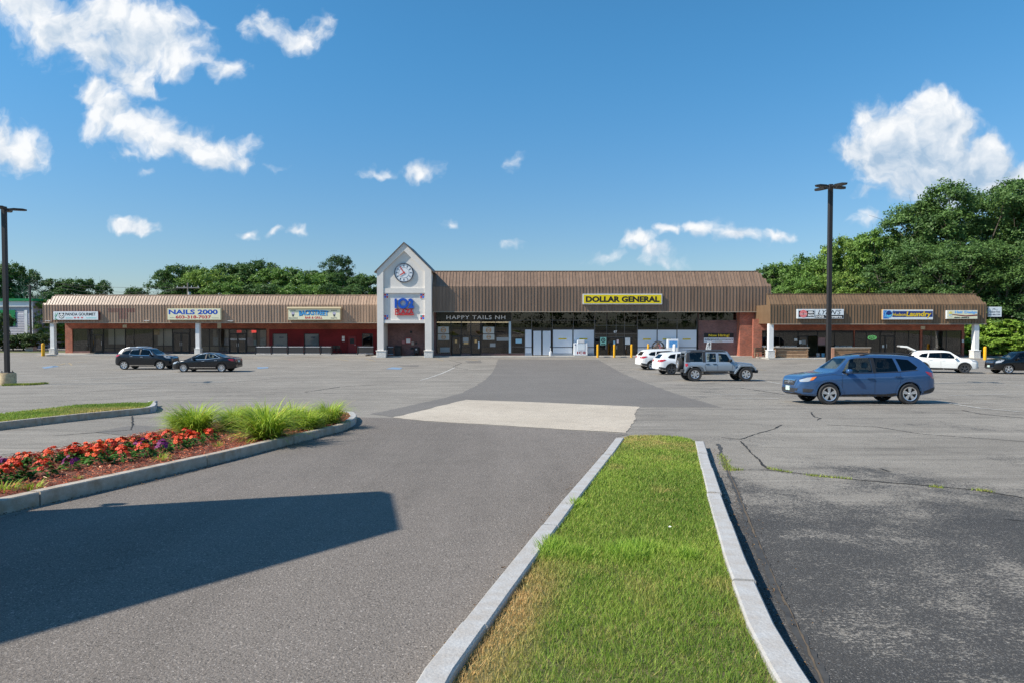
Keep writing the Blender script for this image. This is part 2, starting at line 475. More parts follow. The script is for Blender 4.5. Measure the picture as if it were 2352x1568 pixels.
m_lot = asphalt('lot_asphalt', (.182, .163, .139), (.258, .233, .200), stone_amt=.7, streak=.6, blotch=.3, seal=(.030, .0305, .032))
m_drive = asphalt('drive_asphalt', (.130, .113, .098), (.155, .135, .118), stone=(.56, .50, .45), stone_amt=.9, blotch=.25, lane=.45)
m_new = asphalt('new_asphalt', (.138, .126, .114), (.164, .150, .136), stone_amt=.3, blotch=.15)
m_conc = asphalt('pale_paving', (.38, .325, .26), (.46, .40, .325), stone=(.6, .56, .5), stone_amt=.3, blotch=.28)
m_walk = mat('walk_concrete', (.40, .375, .335), .85, var=(1.3, (.26, .24, .21), .6), bump=(40, .2))
m_granite = mat('granite', (.40, .395, .385), .75, var=(70, (.25, .245, .24), .55), var2=(7, (.27, .22, .17), .5), bump=(60, .25))
m_soil = mat('dry_turf_soil', (.075, .085, .028), .95, var=(6, (.17, .135, .06), .8), bump=(30, .6))
m_mulch_bed = mat('mulch_bed', (.10, .035, .02), .95, var=(25, (.2, .085, .05), .8), bump=(60, .9))
m_ground = mat('far_ground', (.07, .09, .03), .95, var=(.15, (.16, .14, .07), .8), bump=(4, .4))


def big_ground():
    ys = np.concatenate([np.linspace(-1800, -61, 8), np.arange(-60, 100, 2.0), np.linspace(100, 3000, 14)])
    xs = np.linspace(-2500, 2500, 21)
    V = [(x, y, gz(y) - .05) for y in ys for x in xs]; nx = len(xs)
    F = [(j * nx + i, j * nx + i + 1, (j + 1) * nx + i + 1, (j + 1) * nx + i) for j in range(len(ys) - 1) for i in range(nx - 1)]
    tag(link('ground', fast_mesh('ground', V, F), m_ground), 'grassy ground around the plaza reaching to the horizon', 'ground', kind='structure')


big_ground()
lot = tag(sheet('parking_lot', [(-80, -3), (80, -3), (80, 86), (-80, 86)], 0, m_lot), 'weathered grey asphalt parking lot in front of the shops', 'parking lot', kind='structure')
road = tag(sheet('road', [(-300, -24), (300, -24), (300, -8.5), (-300, -8.5)], .0, asphalt('road_asphalt', (.1, .1, .1), (.14, .14, .135))), 'main road behind the viewpoint', 'road', kind='structure')
side_road = tag(sheet('road', [(-300, 93), (-58, 93), (-58, 101), (-300, 101)], .004, m_lot), 'side road beyond the left end of the shops', 'road', kind='structure')

c4 = lambda pts: [(765.7 + .42321 * x, 811.6 + .42321 * y) for x, y in pts]
# newer asphalt apron up to the shop doors
ap = G2(c4([(893, 30), (878, 70), (860, 105), (825, 140), (780, 170), (735, 195), (690, 215), (590, 243), (400, 285), (200, 328), (330, 345), (720, 252), (1660, 290), (2110, 291), (1960, 246), (1850, 215), (1720, 166), (1560, 100), (1440, 33)]))
tag(sheet('asphalt_apron', rag(ap, .05), .004, m_new), 'newer dark asphalt apron fanning out towards the shop doors', 'pavement', kind='structure')
cp = G2(c4([(322, 347), (520, 300), (640, 268), (720, 250), (1200, 268), (1660, 288), (1632, 330), (1640, 358), (1610, 395), (1588, 430), (1300, 414), (900, 389), (500, 366)]))
tag(sheet('pale_paving_patch', rag(cp, .045), .008, m_conc), 'pale tan paving patch at the foot of the entrance drive', 'pavement', kind='structure')
dp = G2([(808, 957)]) + G2(c4([(330, 349), (500, 369), (900, 392), (1300, 417), (1600, 436)])) + [tuple(gnd(1418, 1003)[:2]), tuple(gnd(1289, 1152)[:2]), tuple(gnd(960, 1560)[:2]), (-.62, 1.5), (-.7, -3), (-9.5, -3), (-9.0, 2.2)] + G2([(0, 1188), (244, 1128), (513, 1063), (785, 993), (822, 972)])
tag(sheet('entrance_drive', dp, .004, m_drive), 'smooth grey asphalt entrance drive running down from the viewpoint', 'driveway', kind='structure')
c6 = lambda pts: [(.39065 * x, 857.6 + .39065 * y) for x, y in pts]
tag(sheet('asphalt_patch', G2(c6([(560, 345), (690, 318), (790, 303), (1000, 312), (1000, 370), (830, 372)])), .006, m_new), 'dark asphalt patch in the lane behind the flower bed', 'pavement', kind='structure')
tag(sheet('asphalt_patch', G2(c4([(715, 40), (800, 36), (805, 50), (730, 50)])), .006, m_new), 'small dark asphalt patch before the pet shop doors', 'pavement', kind='structure')
tag(sheet('asphalt_patch', G2(c4([(345, 62), (465, 62), (460, 70), (380, 69)])), .006, m_new), 'small dark asphalt patch before the clock tower', 'pavement', kind='structure')

# cracks: irregular ribbons
m_crack = mat('crack_dark', (.016, .015, .014), .95)
m_tar = mat('crack_tar', (.032, .031, .030), .75, var=(9, (.07, .066, .06), .8))
m_rustcrack = mat('crack_soil', (.12, .085, .055), .95, var=(12, (.06, .05, .035), .9))


def ribbon(name, pts, wd, m, off, parent, jit=.35, n=6, seed=0):
    rn = random.Random(seed or hash(name) % 999); P = []
    for i in range(len(pts) - 1):
        a, b = Vector((*pts[i], 0)), Vector((*pts[i + 1], 0)); L = (b - a).length; k = max(2, int(L / .05) if L < 6 else int(L / .25))
        for j in range(k): P.append(a.lerp(b, j / k))
    P.append(Vector((*pts[-1], 0))); V = []; F = []; wob = 0.0; wv = 0.0
    for i, p in enumerate(P):
        t = (P[min(i + 1, len(P) - 1)] - P[max(i - 1, 0)]).normalized(); nn = Vector((-t.y, t.x, 0)); w = wd * (1 + rn.uniform(-jit, jit) * 1.6) / 2
        wob = .75 * wob + rn.uniform(-1, 1) * .5; wv = .7 * wv + rn.uniform(-1, 1) * .35; w = wd * max(.12, 1 + wv * jit * 2 + rn.uniform(-.3, .3)) / 2
        o = nn * (wob * wd * jit * 1.1 + rn.uniform(-.12, .12) * wd)
        if i in (0, len(P) - 1): w *= .2
        for s in (-1, 1):
            q = p + o + nn * s * w; V.append((q.x, q.y, gz(q.y) + off))
    for i in range(len(P) - 1): F.append((2 * i, 2 * i + 2, 2 * i + 3, 2 * i + 1))
    me = bpy.data.meshes.new(name); me.from_pydata(V, [], F); bm = bmesh.new(); bm.from_mesh(me)
    for f in bm.faces:
        if f.normal.z < 0: f.normal_flip()
    bm.to_mesh(me); bm.free(); return link(name, me, m, parent)


c8 = lambda pts: G2([(1531.4 + .41413 * x, 918.8 + .41413 * y) for x, y in pts])
ribbon('tar_seam', c8([(285, 240), (330, 380), (395, 520), (450, 690), (560, 950), (620, 1060), (700, 1230), (780, 1400), (890, 1600)]), .055, m_tar, .004, lot, .35, seed=3)
ribbon('crack', c8([(300, 310), (345, 400), (400, 520), (460, 680), (580, 950), (640, 1100), (700, 1200), (780, 1370), (880, 1600)]),   .010, m_rustcrack, .007, lot, .7, seed=4)
for k, (pp, wd) in enumerate([([(345, 385), (560, 385), (700, 400), (1000, 435), (1300, 460), (1700, 495), (2050, 550)], .035),
                              ([(300, 205), (410, 215), (480, 190), (590, 160), (640, 135)], .03), ([(880, 135), (1170, 147), (1400, 185), (1982, 228), (2300, 262)], .035),
                              ([(410, 225), (480, 300), (560, 380)], .032), ([(800, 65), (815, 88), (850, 100), (830, 110)], .04), ([(1640, 55), (1740, 75), (1982, 98)], .06),
                              ([(1180, 375), (1240, 395)], .03), ([(1870, 658), (1982, 670)], .025)]):
    ribbon('crack', c8(pp), wd, m_crack, .004, lot, .5, seed=10 + k)
for k, (pp, wd) in enumerate([([(0, 1043), (120, 1036), (300, 1015), (330, 1010)], .03), ([(120, 1000), (300, 987), (305, 975), (303, 955)], .03), ([(0, 905), (150, 902), (430, 885), (640, 868)], .05),
                              ([(400, 912), (620, 905), (900, 900)], .05), ([(60, 925), (260, 915), (420, 905), (640, 893)], .04), ([(1030, 826), (1060, 833), (1040, 842), (1075, 848)], .06),
                              ([(700, 900), (780, 888), (900, 880)], .05), ([(1500, 880), (1700, 890), (1800, 905)], .05)]):
    ribbon('crack', G2(pp), wd, m_crack, .009, lot, .5, seed=30 + k)
ribbon('crack', G2([(520, 1062), (440, 1085), (360, 1105), (300, 1118)]), .012, m_crack, .009, lot, .5, seed=50)
ribbon('crack', G2([(1330, 1150), (1240, 1240), (1215, 1275)]), .008, m_crack, .009, lot, .5, seed=51)

# painted bay lines
m_white = mat('worn_white_paint', (.50, .48, .44), .8, var=(3, (.25, .24, .22), .9))
m_yellowp = mat('worn_yellow_paint', (.42, .28, .10), .8, var=(2.5, (.24, .21, .17), .95))
m_bluep = mat('worn_blue_paint', (.10, .22, .38), .8, var=(2.0, (.22, .22, .21), .9))


def line(pts, wd, m, seed=0, off=.012): return ribbon('bay_line', G2(pts), wd, m, off, lot, .12, seed=seed + 70)


for k, (pp, wd, m) in enumerate([([(110, 877), (250, 868), (480, 850)], .1, m_white), ([(965, 873), (1045, 843)], .12, m_white), ([(30, 882), (330, 882)], .1, m_white),
                                 ([(2150, 921), (2250, 937), (2352, 946)], .1, m_white), ([(1780, 925), (2090, 929), (2230, 926)], .1, m_white), ([(2160, 893), (2280, 893)], .1, m_white),
                                 ([(1735, 870), (1810, 884)], .1, m_white), ([(1620, 905), (1760, 906)], .1, m_white), ([(1680, 914), (1790, 915)], .1, m_white), ([(2180, 908), (2340, 904)], .1, m_white), ([(1750, 878), (1900, 880)], .08, m_white),
                                 ([(600, 878), (720, 876)], .08, m_white), ([(560, 865), (700, 866)], .08, m_white), ([(0, 865), (60, 861)], .1, m_white), ([(2240, 880), (2352, 884)], .08, m_white),
                                 ([(90, 836), (155, 834), (200, 830)], .12, m_yellowp), ([(120, 842), (150, 834)], .12, m_yellowp), ([(110, 818), (150, 818)], .15, m_yellowp), ([(165, 838), (158, 833)], .12, m_yellowp),
                                 ([(1480, 836), (1500, 842)], .15, m_yellowp), ([(1478, 846), (1496, 838)], .12, m_yellowp), ([(1690, 842), (1760, 850)], .12, m_yellowp), ([(640, 824), (700, 826)], .12, m_yellowp), ([(770, 823), (800, 828)], .12, m_yellowp),
                                 ([(840, 824), (862, 829)], .12, m_yellowp), ([(1070, 824), (1100, 828)], .12, m_yellowp), ([(1000, 824), (1020, 828)], .12, m_yellowp)]):
    line(pp, wd, m, k)
for pts in ([(96, 843), (128, 839), (136, 841), (102, 846)], [(590, 843), (616, 842), (616, 845), (592, 846)], [(886, 847), (900, 843), (925, 844), (918, 848)]):
    sheet('bay_symbol', G2(pts), .012, m_bluep, lot)

# ------------------------------------------------------------------ kerbs and islands
def kerb_run(parent, outer, width=.15, h=.15, stone=1.9, m=m_granite, sign=1, seed=1, gap=.008):
    """granite kerb stones along a polyline given by its outer foot; sign = side of the island"""
    rn = random.Random(seed); P = [Vector((p[0], p[1])) for p in outer]
    d = [0]
    for a, b in zip(P, P[1:]): d.append(d[-1] + (b - a).length)

    def pt(s):
        s = max(0, min(d[-1], s)); i = max(0, min(len(d) - 2, int(np.searchsorted(d, s)) - 1))
        t = (s - d[i]) / max(1e-6, d[i + 1] - d[i]); return P[i].lerp(P[i + 1], t)
    n = max(1, round(d[-1] / stone)); cuts = [k * d[-1] / n + (rn.uniform(-.15, .15) if 0 < k < n else 0) for k in range(n + 1)]
    for a, b in zip(cuts, cuts[1:]):
        k = max(2, int((b - a) / .18) + 1); V = []; F = []
        dz = rn.uniform(-.008, .008); dx = rn.uniform(-.008, .008); c = .012
        prof = [(0, -.12), (0, h - c), (c, h), (width - c, h), (width, h - c), (width, -.12)]
        for i in range(k):
            s = a + gap + (b - a - 2 * gap) * i / (k - 1); q = pt(s); t = (pt(s + .06) - pt(s - .06)).normalized(); nn = Vector((-t.y, t.x)) * sign
            for (u, z) in prof:
                e = q + nn * (u + dx); V.append((e.x, e.y, gz(e.y) + z + dz))
        m6 = len(prof)
        for i in range(k - 1):
            for j in range(m6): F.append((i * m6 + j, i * m6 + (j + 1) % m6, (i + 1) * m6 + (j + 1) % m6, (i + 1) * m6 + j))
        F += [tuple(range(m6)), tuple(range((k - 1) * m6, k * m6))[::-1]]
        mb = MB(); mb.v = V; mb.f = F; link('kerb_stone', mb.mesh('kerb_stone', 40), m, parent)


def arc_pts(p, q, r, n=8):
    """round the nose between two world points bulging away"""
    p, q = Vector(p), Vector(q); c = (p + q) / 2; a = (q - p) / 2; nn = Vector((-a.y, a.x)) * r
    return [tuple(c - a * math.cos(math.pi * i / n) + nn * math.sin(math.pi * i / n)) for i in range(n + 1)]


def fill(name, poly, off, m, parent, crown=0.0):
    return sheet(name, poly, off, m, parent)


def offset_in(poly, w):
    """shrink a closed polygon towards the inside"""
    P = [Vector(p) for p in poly]; n = len(P)
    area = sum(P[i].x * P[(i + 1) % n].y - P[(i + 1) % n].x * P[i].y for i in range(n)); s = 1 if area > 0 else -1; out = []
    for i in range(n):
        a = (P[i] - P[i - 1]).normalized(); b = (P[(i + 1) % n] - P[i]).normalized(); t = (a + b).normalized(); out.append(tuple(P[i] + Vector((-t.y, t.x)) * w * s))
    return out


# island with lawn in the foreground (outer edges at the kerb's foot)
K = .13
gi_left = [tuple(gnd(x, y, K)[:2]) for x, y in [(959, 1556), (1124, 1350), (1289, 1149), (1380, 1045), (1414, 1003)]]
gi_right = [tuple(gnd(x, y, K)[:2]) for x, y in [(1616, 1012), (1656, 1130), (1714, 1283), (1784, 1432), (1869, 1568)]]
gl0 = (gi_left[0][0] - .02, gi_left[0][1] - .0); gr0 = (1.62, -3.0)
nose = [tuple(gnd(x, y, K)[:2]) for x, y in [(1420, 999), (1436, 994.5), (1470, 993), (1520, 993.5), (1570, 997), (1600, 1003)]]
isl = tag(empty('grass_island', (0, 6, gz(6))), 'long lawn strip between granite kerbs in the foreground', 'traffic island', kind='structure')
isl.location = (0, 0, 0)
kl = [(-.52, -3.0), (-.50, 1.0), (gi_left[0][0] - .03, gi_left[0][1] - 1.2)] + gi_left
kerb_run(isl, kl, stone=2.2, sign=-1, seed=5, h=K)
kerb_run(isl, [gi_left[-1]] + nose + [gi_right[0]], stone=1.1, sign=-1, seed=6, h=.05, width=.10)
kr = gi_right + [(gi_right[-1][0] + .22, gi_right[-1][1] - 1.6), gr0]
kerb_run(isl, kr, stone=1.55, sign=-1, seed=7, h=K)
turf_poly = offset_in(kl + nose + kr, .12)
sheet('turf', turf_poly, .085, m_soil, isl)

# flower bed island
fo = [tuple(gnd(*p)[:2]) for p in [(0, 1181.8), (244, 1125), (513.7, 1060.7), (700, 1012), (785, 990.4), (806, 981)]]
ext = Vector(fo[0]) - Vector(fo[1]); e0 = Vector(fo[0]) + ext.normalized() * 5
fo = [tuple(e0)] + fo
fb = [tuple(gnd(*p)[:2]) for p in [(800, 955), (720, 953), (600, 962), (385, 995), (0, 1068)]]
e1 = Vector(fb[-1]) + (Vector(fb[-1]) - Vector(fb[-2])).normalized() * 4
fb = fb + [tuple(e1)]
tipc = [tuple(gnd(*p)[:2]) for p in [(816, 974), (819, 966), (814, 959)]]
bed = tag(empty('flower_bed', (0, 0, 0)), 'mulched flower bed island edged with long granite kerb stones', 'flower bed', kind='structure')
m_granite_b = mat('granite_weathered', (.42, .37, .31), .8, var=(70, (.27, .24, .2), .55), var2=(6, (.24, .165, .10), .75), bump=(60, .3))
kerb_run(bed, fo, stone=2.75, sign=1, seed=12, h=.155, m=m_granite_b)
kerb_run(bed, [fo[-1]] + tipc + [fb[0]], stone=1.0, sign=1, seed=13, h=.155)
kerb_run(bed, fb, stone=2.4, sign=1, seed=14, h=.10, width=.10, m=m_granite_b)
bed_poly = offset_in(fo + tipc + fb, .13)
sheet('mulch_soil', bed_poly, .115, m_mulch_bed, bed)

# lawn island further left
lo_ = [tuple(gnd(*p)[:2]) for p in [(0, 986.5), (95.7, 974.8), (200, 963), (320, 951), (345, 948)]]
lo_ = [tuple(Vector(lo_[0]) + (Vector(lo_[0]) - Vector(lo_[1])).normalized() * 8)] + lo_
lb = [tuple(gnd(*p, .15)[:2]) for p in [(335, 926), (301, 925), (168, 931), (0, 950)]]
lb = lb + [tuple(Vector(lb[-1]) + (Vector(lb[-1]) - Vector(lb[-2])).normalized() * 8)]
ltip = [tuple(gnd(*p)[:2]) for p in [(356, 945), (360, 938), (352, 931)]]
isl2 = tag(empty('grass_island', (0, 0, 0)), 'smaller lawn island with rounded granite end beyond the flower bed', 'traffic island', kind='structure')
kerb_run(isl2, lo_, stone=3.4, sign=1, seed=22, h=.17, m=m_granite_b); kerb_run(isl2, [lo_[-1]] + ltip + [lb[0]], stone=1.4, sign=1, seed=23, h=.17); kerb_run(isl2, lb, stone=3.4, sign=1, seed=24, h=.17)
turf2 = offset_in(lo_ + ltip + lb, .13)
sheet('turf', turf2, .13, m_soil, isl2)


# ------------------------------------------------------------------ grass blades
def poly_sample(poly, n, rng):
    P = np.array(poly); mn, mx = P.min(0), P.max(0); out = []
    cnt = 0
    while cnt < n:
        q = rng.uniform(mn, mx, (n * 2, 2)); inside = np.zeros(len(q), bool); j = len(P) - 1
        for i in range(len(P)):
            c = ((P[i, 1] > q[:, 1]) != (P[j, 1] > q[:, 1])) & (q[:, 0] < (P[j, 0] - P[i, 0]) * (q[:, 1] - P[i, 1]) / (P[j, 1] - P[i, 1] + 1e-12) + P[i, 0]); inside ^= c; j = i
        q = q[inside]; out.append(q); cnt += len(q)
    return np.concatenate(out)[:n]


def vnoise(xy, scale, seed=0):
    """smooth value noise in numpy"""
    r = np.random.default_rng(seed).random((64, 64)); p = xy * scale; i = np.floor(p).astype(int); f = p - i; f = f * f * (3 - 2 * f)
    g = lambda a, b: r[(i[:, 0] + a) % 64, (i[:, 1] + b) % 64]
    return (g(0, 0) * (1 - f[:, 0]) + g(1, 0) * f[:, 0]) * (1 - f[:, 1]) + (g(0, 1) * (1 - f[:, 0]) + g(1, 1) * f[:, 0]) * f[:, 1]


def blades(name, xy, z0, hgt, wid, cols, rng, lean=.5):
    n = len(xy); a = rng.uniform(0, 2 * np.pi, n); la = rng.uniform(0, 2 * np.pi, n); ln = hgt * lean * rng.uniform(.2, 1.2, n)
    z = gzf(xy[:, 1]) + z0; dx, dy = np.cos(a) * wid / 2, np.sin(a) * wid / 2
    b0 = np.stack([xy[:, 0] - dx, xy[:, 1] - dy, z], 1); b1 = np.stack([xy[:, 0] + dx, xy[:, 1] + dy, z], 1)
    t = np.stack([xy[:, 0] + np.cos(la) * ln, xy[:, 1] + np.sin(la) * ln, z + hgt], 1)
    V = np.stack([b0, b1, t], 1).reshape(-1, 3); F = np.arange(3 * n).reshape(-1, 3)
    return fast_mesh(name, V, F, np.repeat(cols, 3, 0))


m_blade = vcol_mat('grass_blade', .6, translucent=.3)


def lawn_cols(xy, rng, dryf):
    n = len(xy); g1 = np.array(srgb(92, 126, 42)); g2 = np.array(srgb(146, 170, 68)); tan = np.array(srgb(206, 172, 118))
    t = np.clip(vnoise(xy, 1.7, 5) * .7 + rng.random(n) * .5 - .1, 0, 1)[:, None]; c = g1 * (1 - t) + g2 * t
    d = np.clip(dryf + rng.normal(0, .13, n) + (rng.random(n) < .06) * .4, 0, 1)[:, None]; c = c * (1 - d) + tan * d
    return c * rng.uniform(.7, 1.15, (n, 1))


def near_lawn():
    rng = np.random.default_rng(3); P = np.array(turf_poly); parts = []
    q = poly_sample(turf_poly, 260000, rng); dist = np.maximum(q[:, 1], 2.6)
    keep = (q[:, 1] > 2.2) & (rng.random(len(q)) < np.clip(5.2 / dist, .22, 1)); q = q[keep]; dist = dist[keep]
    # dry patches: along the left kerb near the viewer, faint bands further on
    xl = np.interp(q[:, 1], [p[1] for p in gi_left], [p[0] for p in gi_left]); e = q[:, 0] - xl
    n1 = vnoise(q, 1.3, 8); n2 = vnoise(q, 3.5, 9)
    dry = np.clip(1.3 - e / .42, 0, 1) * np.clip((5.6 - q[:, 1]) / 1.2, 0, 1) * np.clip(n1 * 2.2 + n2 * 1.0 - .6, 0, 1) * 1.2
    dry += np.clip(n2 * 1.4 + n1 - 1.45, 0, .5) * .5 + np.clip((q[:, 1] - 9) / 5, 0, 1) * np.clip(n1 * 1.5 - .5, 0, .45) + .02
    lush = np.zeros(len(q))
    for (cx, cy, r) in [(1262, 1262, .26), (1330, 1272, .16), (1445, 1268, .24), (1575, 1278, .13), (1318, 1160, .16)]:
        g = gnd(cx, cy, .09); lush = np.maximum(lush, np.clip(1.25 - np.hypot(q[:, 0] - g.x, (q[:, 1] - g.y) * .9) / r + (n2 - .5) * 1.1, 0, 1))
    dry = np.clip(dry * (1 - lush), 0, .95)
    h = rng.uniform(.022, .05, len(q)) * (1 + lush * 1.3) * (1 - .3 * np.clip(dry, 0, 1)); w = np.clip(.0042 * dist / 3.2, .004, .02) * (1 + lush * .8)
    c = lawn_cols(q, rng, dry); c = c * (1 - .45 * lush[:, None]) + np.array(srgb(140, 176, 62)) * .45 * lush[:, None]
    tag(link('lawn_grass', blades('lawn_grass', q, .085, h, w, c, rng, .9), m_blade), 'mown green grass with dry tan patches on the foreground strip', 'grass', kind='stuff')
    q = poly_sample(turf2, 42000, rng); n1 = vnoise(q, .5, 12); dry = np.clip(n1 * 1.2 - .5, 0, .5) + .03
    tag(link('lawn_grass', blades('lawn_grass', q, .13, rng.uniform(.05, .09, len(q)), np.full(len(q), .03), lawn_cols(q, rng, dry), rng, .6), m_blade), 'short green grass on the smaller island at left', 'grass', kind='stuff')


near_lawn()
# ================================================================== buildings
k1 = lambda x, y: (.23438 * x, 581.9 + .23438 * y)
k2 = lambda x, y: (428.8 + .24742 * x, 551.3 + .24742 * y)
k3 = lambda x, y: (980.1 + .20184 * x, 597.2 + .20184 * y)
k4 = lambda x, y: (1286.2 + .21486 * x, 597.2 + .21486 * y)
k5 = lambda x, y: (1715.1 + .27086 * x, 627.9 + .27086 * y)
kt = lambda x, y: (842.3 + .19043 * x, 536.0 + .19043 * y)


def XW(k, x, Y): return at(*k(x, 700), Y).x
def ZW(k, y, Y): return at(*k(0, y), Y).z
def rect(k, x0, y0, x1, y1, Y):
    """picture rectangle -> x0, x1, z0, z1 on the plane Y"""
    return XW(k, x0, Y), XW(k, x1, Y), ZW(k, y1, Y), ZW(k, y0, Y)


def brick_mat(name, c1, c2, mortar, scale=1.0):
    if name in MATS: return MATS[name]
    c1, c2, mortar = alb(c1), alb(c2), alb(mortar)
    m = bpy.data.materials.new(name); m.use_nodes = True; MATS[name] = m; nt = m.node_tree; L = nt.links.new; b = nt.nodes['Principled BSDF']
    tc = nt.nodes.new('ShaderNodeNewGeometry'); sp = nt.nodes.new('ShaderNodeSeparateXYZ'); L(tc.outputs['Position'], sp.inputs[0])
    ad = nt.nodes.new('ShaderNodeMath'); L(sp.outputs[0], ad.inputs[0]); L(sp.outputs[1], ad.inputs[1])
    cb = nt.nodes.new('ShaderNodeCombineXYZ'); L(ad.outputs[0], cb.inputs[0]); L(sp.outputs[2], cb.inputs[1])
    t = nt.nodes.new('ShaderNodeTexBrick'); L(cb.outputs[0], t.inputs['Vector']); t.inputs['Scale'].default_value = 4.6 * scale
    t.inputs['Color1'].default_value = (*c1, 1); t.inputs['Color2'].default_value = (*c2, 1); t.inputs['Mortar'].default_value = (*mortar, 1)
    t.inputs['Mortar Size'].default_value = .028; t.inputs['Brick Width'].default_value = 1.0; t.inputs['Row Height'].default_value = .345; t.inputs['Bias'].default_value = -.2
    n = nt.nodes.new('ShaderNodeTexNoise'); n.inputs['Scale'].default_value = .8; n.inputs['Detail'].default_value = 5; L(tc.outputs['Position'], n.inputs['Vector'])
    mr = nt.nodes.new('ShaderNodeMapRange'); L(n.outputs['Fac'], mr.inputs[0]); mr.inputs['From Min'].default_value = .3; mr.inputs['From Max'].default_value = .7; mr.inputs['To Min'].default_value = .72; mr.inputs['To Max'].default_value = 1.18
    x = nt.nodes.new('ShaderNodeVectorMath'); x.operation = 'SCALE'; L(t.outputs['Color'], x.inputs[0]); L(mr.outputs[0], x.inputs['Scale']); L(x.outputs[0], b.inputs['Base Color'])
    b.inputs['Roughness'].default_value = .88
    bp = nt.nodes.new('ShaderNodeBump'); bp.inputs['Strength'].default_value = .5; bp.inputs['Distance'].default_value = .01; L(t.outputs['Fac'], bp.inputs['Height']); bp.invert = True; L(bp.outputs[0], b.inputs['Normal'])
    return m


def metal_mat(name, base, var):
    new = name not in MATS; m = mat(name, base, .42, spec=.5, var=(.7, var, .55), var2=(14, tuple(x * .85 for x in base), .35))
    if new:      # no two pans have weathered alike; rain streaks run down them
        nt = m.node_tree; L = nt.links.new; b = nt.nodes['Principled BSDF']; src = b.inputs['Base Color'].links[0].from_socket
        oi = nt.nodes.new('ShaderNodeObjectInfo'); mr = nt.nodes.new('ShaderNodeMapRange'); L(oi.outputs['Random'], mr.inputs[0]); mr.inputs['To Min'].default_value = .88; mr.inputs['To Max'].default_value = 1.10
        geo = nt.nodes.new('ShaderNodeNewGeometry'); mp = nt.nodes.new('ShaderNodeMapping'); mp.inputs['Scale'].default_value = (2.2, 2.2, .22); L(geo.outputs['Position'], mp.inputs[0])
        n = nt.nodes.new('ShaderNodeTexNoise'); n.inputs['Scale'].default_value = 1.6; n.inputs['Detail'].default_value = 6; L(mp.outputs[0], n.inputs['Vector'])
        m2 = nt.nodes.new('ShaderNodeMapRange'); L(n.outputs['Fac'], m2.inputs[0]); m2.inputs['From Min'].default_value = .3; m2.inputs['From Max'].default_value = .7; m2.inputs['To Min'].default_value = .84; m2.inputs['To Max'].default_value = 1.14
        mu = nt.nodes.new('ShaderNodeMath'); mu.operation = 'MULTIPLY'; L(mr.outputs[0], mu.inputs[0]); L(m2.outputs[0], mu.inputs[1])
        vs = nt.nodes.new('ShaderNodeVectorMath'); vs.operation = 'SCALE'; L(src, vs.inputs[0]); L(mu.outputs[0], vs.inputs['Scale']); L(vs.outputs[0], b.inputs['Base Color'])
    return m


m_seamL = metal_mat('seam_metal_tan', srgb(156, 131, 110), srgb(142, 119, 101))  # lighter tan than the other two roofs
m_seamM = metal_mat('seam_metal_brown', srgb(126, 104, 87), srgb(116, 96, 80))
m_seamR = metal_mat('seam_metal_dark', srgb(114, 92, 70), srgb(103, 83, 64))
m_trim = mat('bronze_trim', srgb(92, 78, 66), .5)
m_soffit = mat('soffit', srgb(150, 140, 125), .8)
m_brick = brick_mat('red_brick', srgb(165, 84, 62), srgb(125, 66, 54), srgb(165, 140, 122))
m_brick_dk = brick_mat('shade_toned_brick', srgb(118, 84, 80), srgb(92, 66, 66), srgb(140, 122, 115))  # overhang shade on the recessed store wall is mixed into this brick's colour
m_brick_red = brick_mat('painted_red_brick', srgb(126, 36, 38), srgb(112, 30, 34), srgb(100, 30, 32))
m_stucco = mat('grey_stucco', srgb(208, 203, 196), .9, var=(.9, srgb(194, 189, 182), .5), bump=(90, .12))
m_stucco_w = mat('white_column', srgb(222, 222, 220), .85, var=(1.5, srgb(196, 194, 190), .5))
m_splitface = mat('split_face_block', srgb(205, 203, 198), .95, var=(9, srgb(150, 148, 145), .7), bump=(9, 1.0))
m_frame = mat('bronze_frame', (.022, .018, .016), .45)
m_framel = mat('aluminium_frame', (.12, .105, .09), .4)
m_glass = glass_mat('shop_glass', (.52, .51, .49), 1.75)
m_glass_cl = glass_mat('clear_shop_glass', (.82, .83, .82), 1.55)
m_inside = mat('shop_interior', (.46, .40, .33), .9, var=(.6, (.22, .185, .15), .8))
m_roofdeck = mat('flat_roof', (.3, .29, .28), .95)
m_whitepanel = mat('white_window_panel', srgb(226, 230, 236), .5)
m_darkmetal = mat('dark_metal', (.02, .02, .021), .5)
m_alu = mat('brushed_aluminium', (.55, .55, .56), .35, metal=.9)
m_black = mat('black_paint', (.012, .012, .013), .5)
m_white_p = mat('white_paint', (.78, .78, .77), .5)
m_paper = mat('paper', (.72, .72, .70), .8)


def wall_grid(mb, x0, x1, z0, z1, Y, th, ops):
    xs = sorted({x0, x1, *[min(max(v, x0), x1) for o in ops for v in o[:2]]})
    for a, b in zip(xs, xs[1:]):
        if b - a < 1e-4: continue
        mid = (a + b) / 2; cuts = sorted([(o[2], o[3]) for o in ops if o[0] <= mid <= o[1]]); z = z0
        for (p, q) in cuts:
            if p > z + 1e-4: mb.box(a, b, Y, Y + th, z, p)
            z = max(z, q)
        if z < z1 - 1e-4: mb.box(a, b, Y, Y + th, z, z1)
    return mb


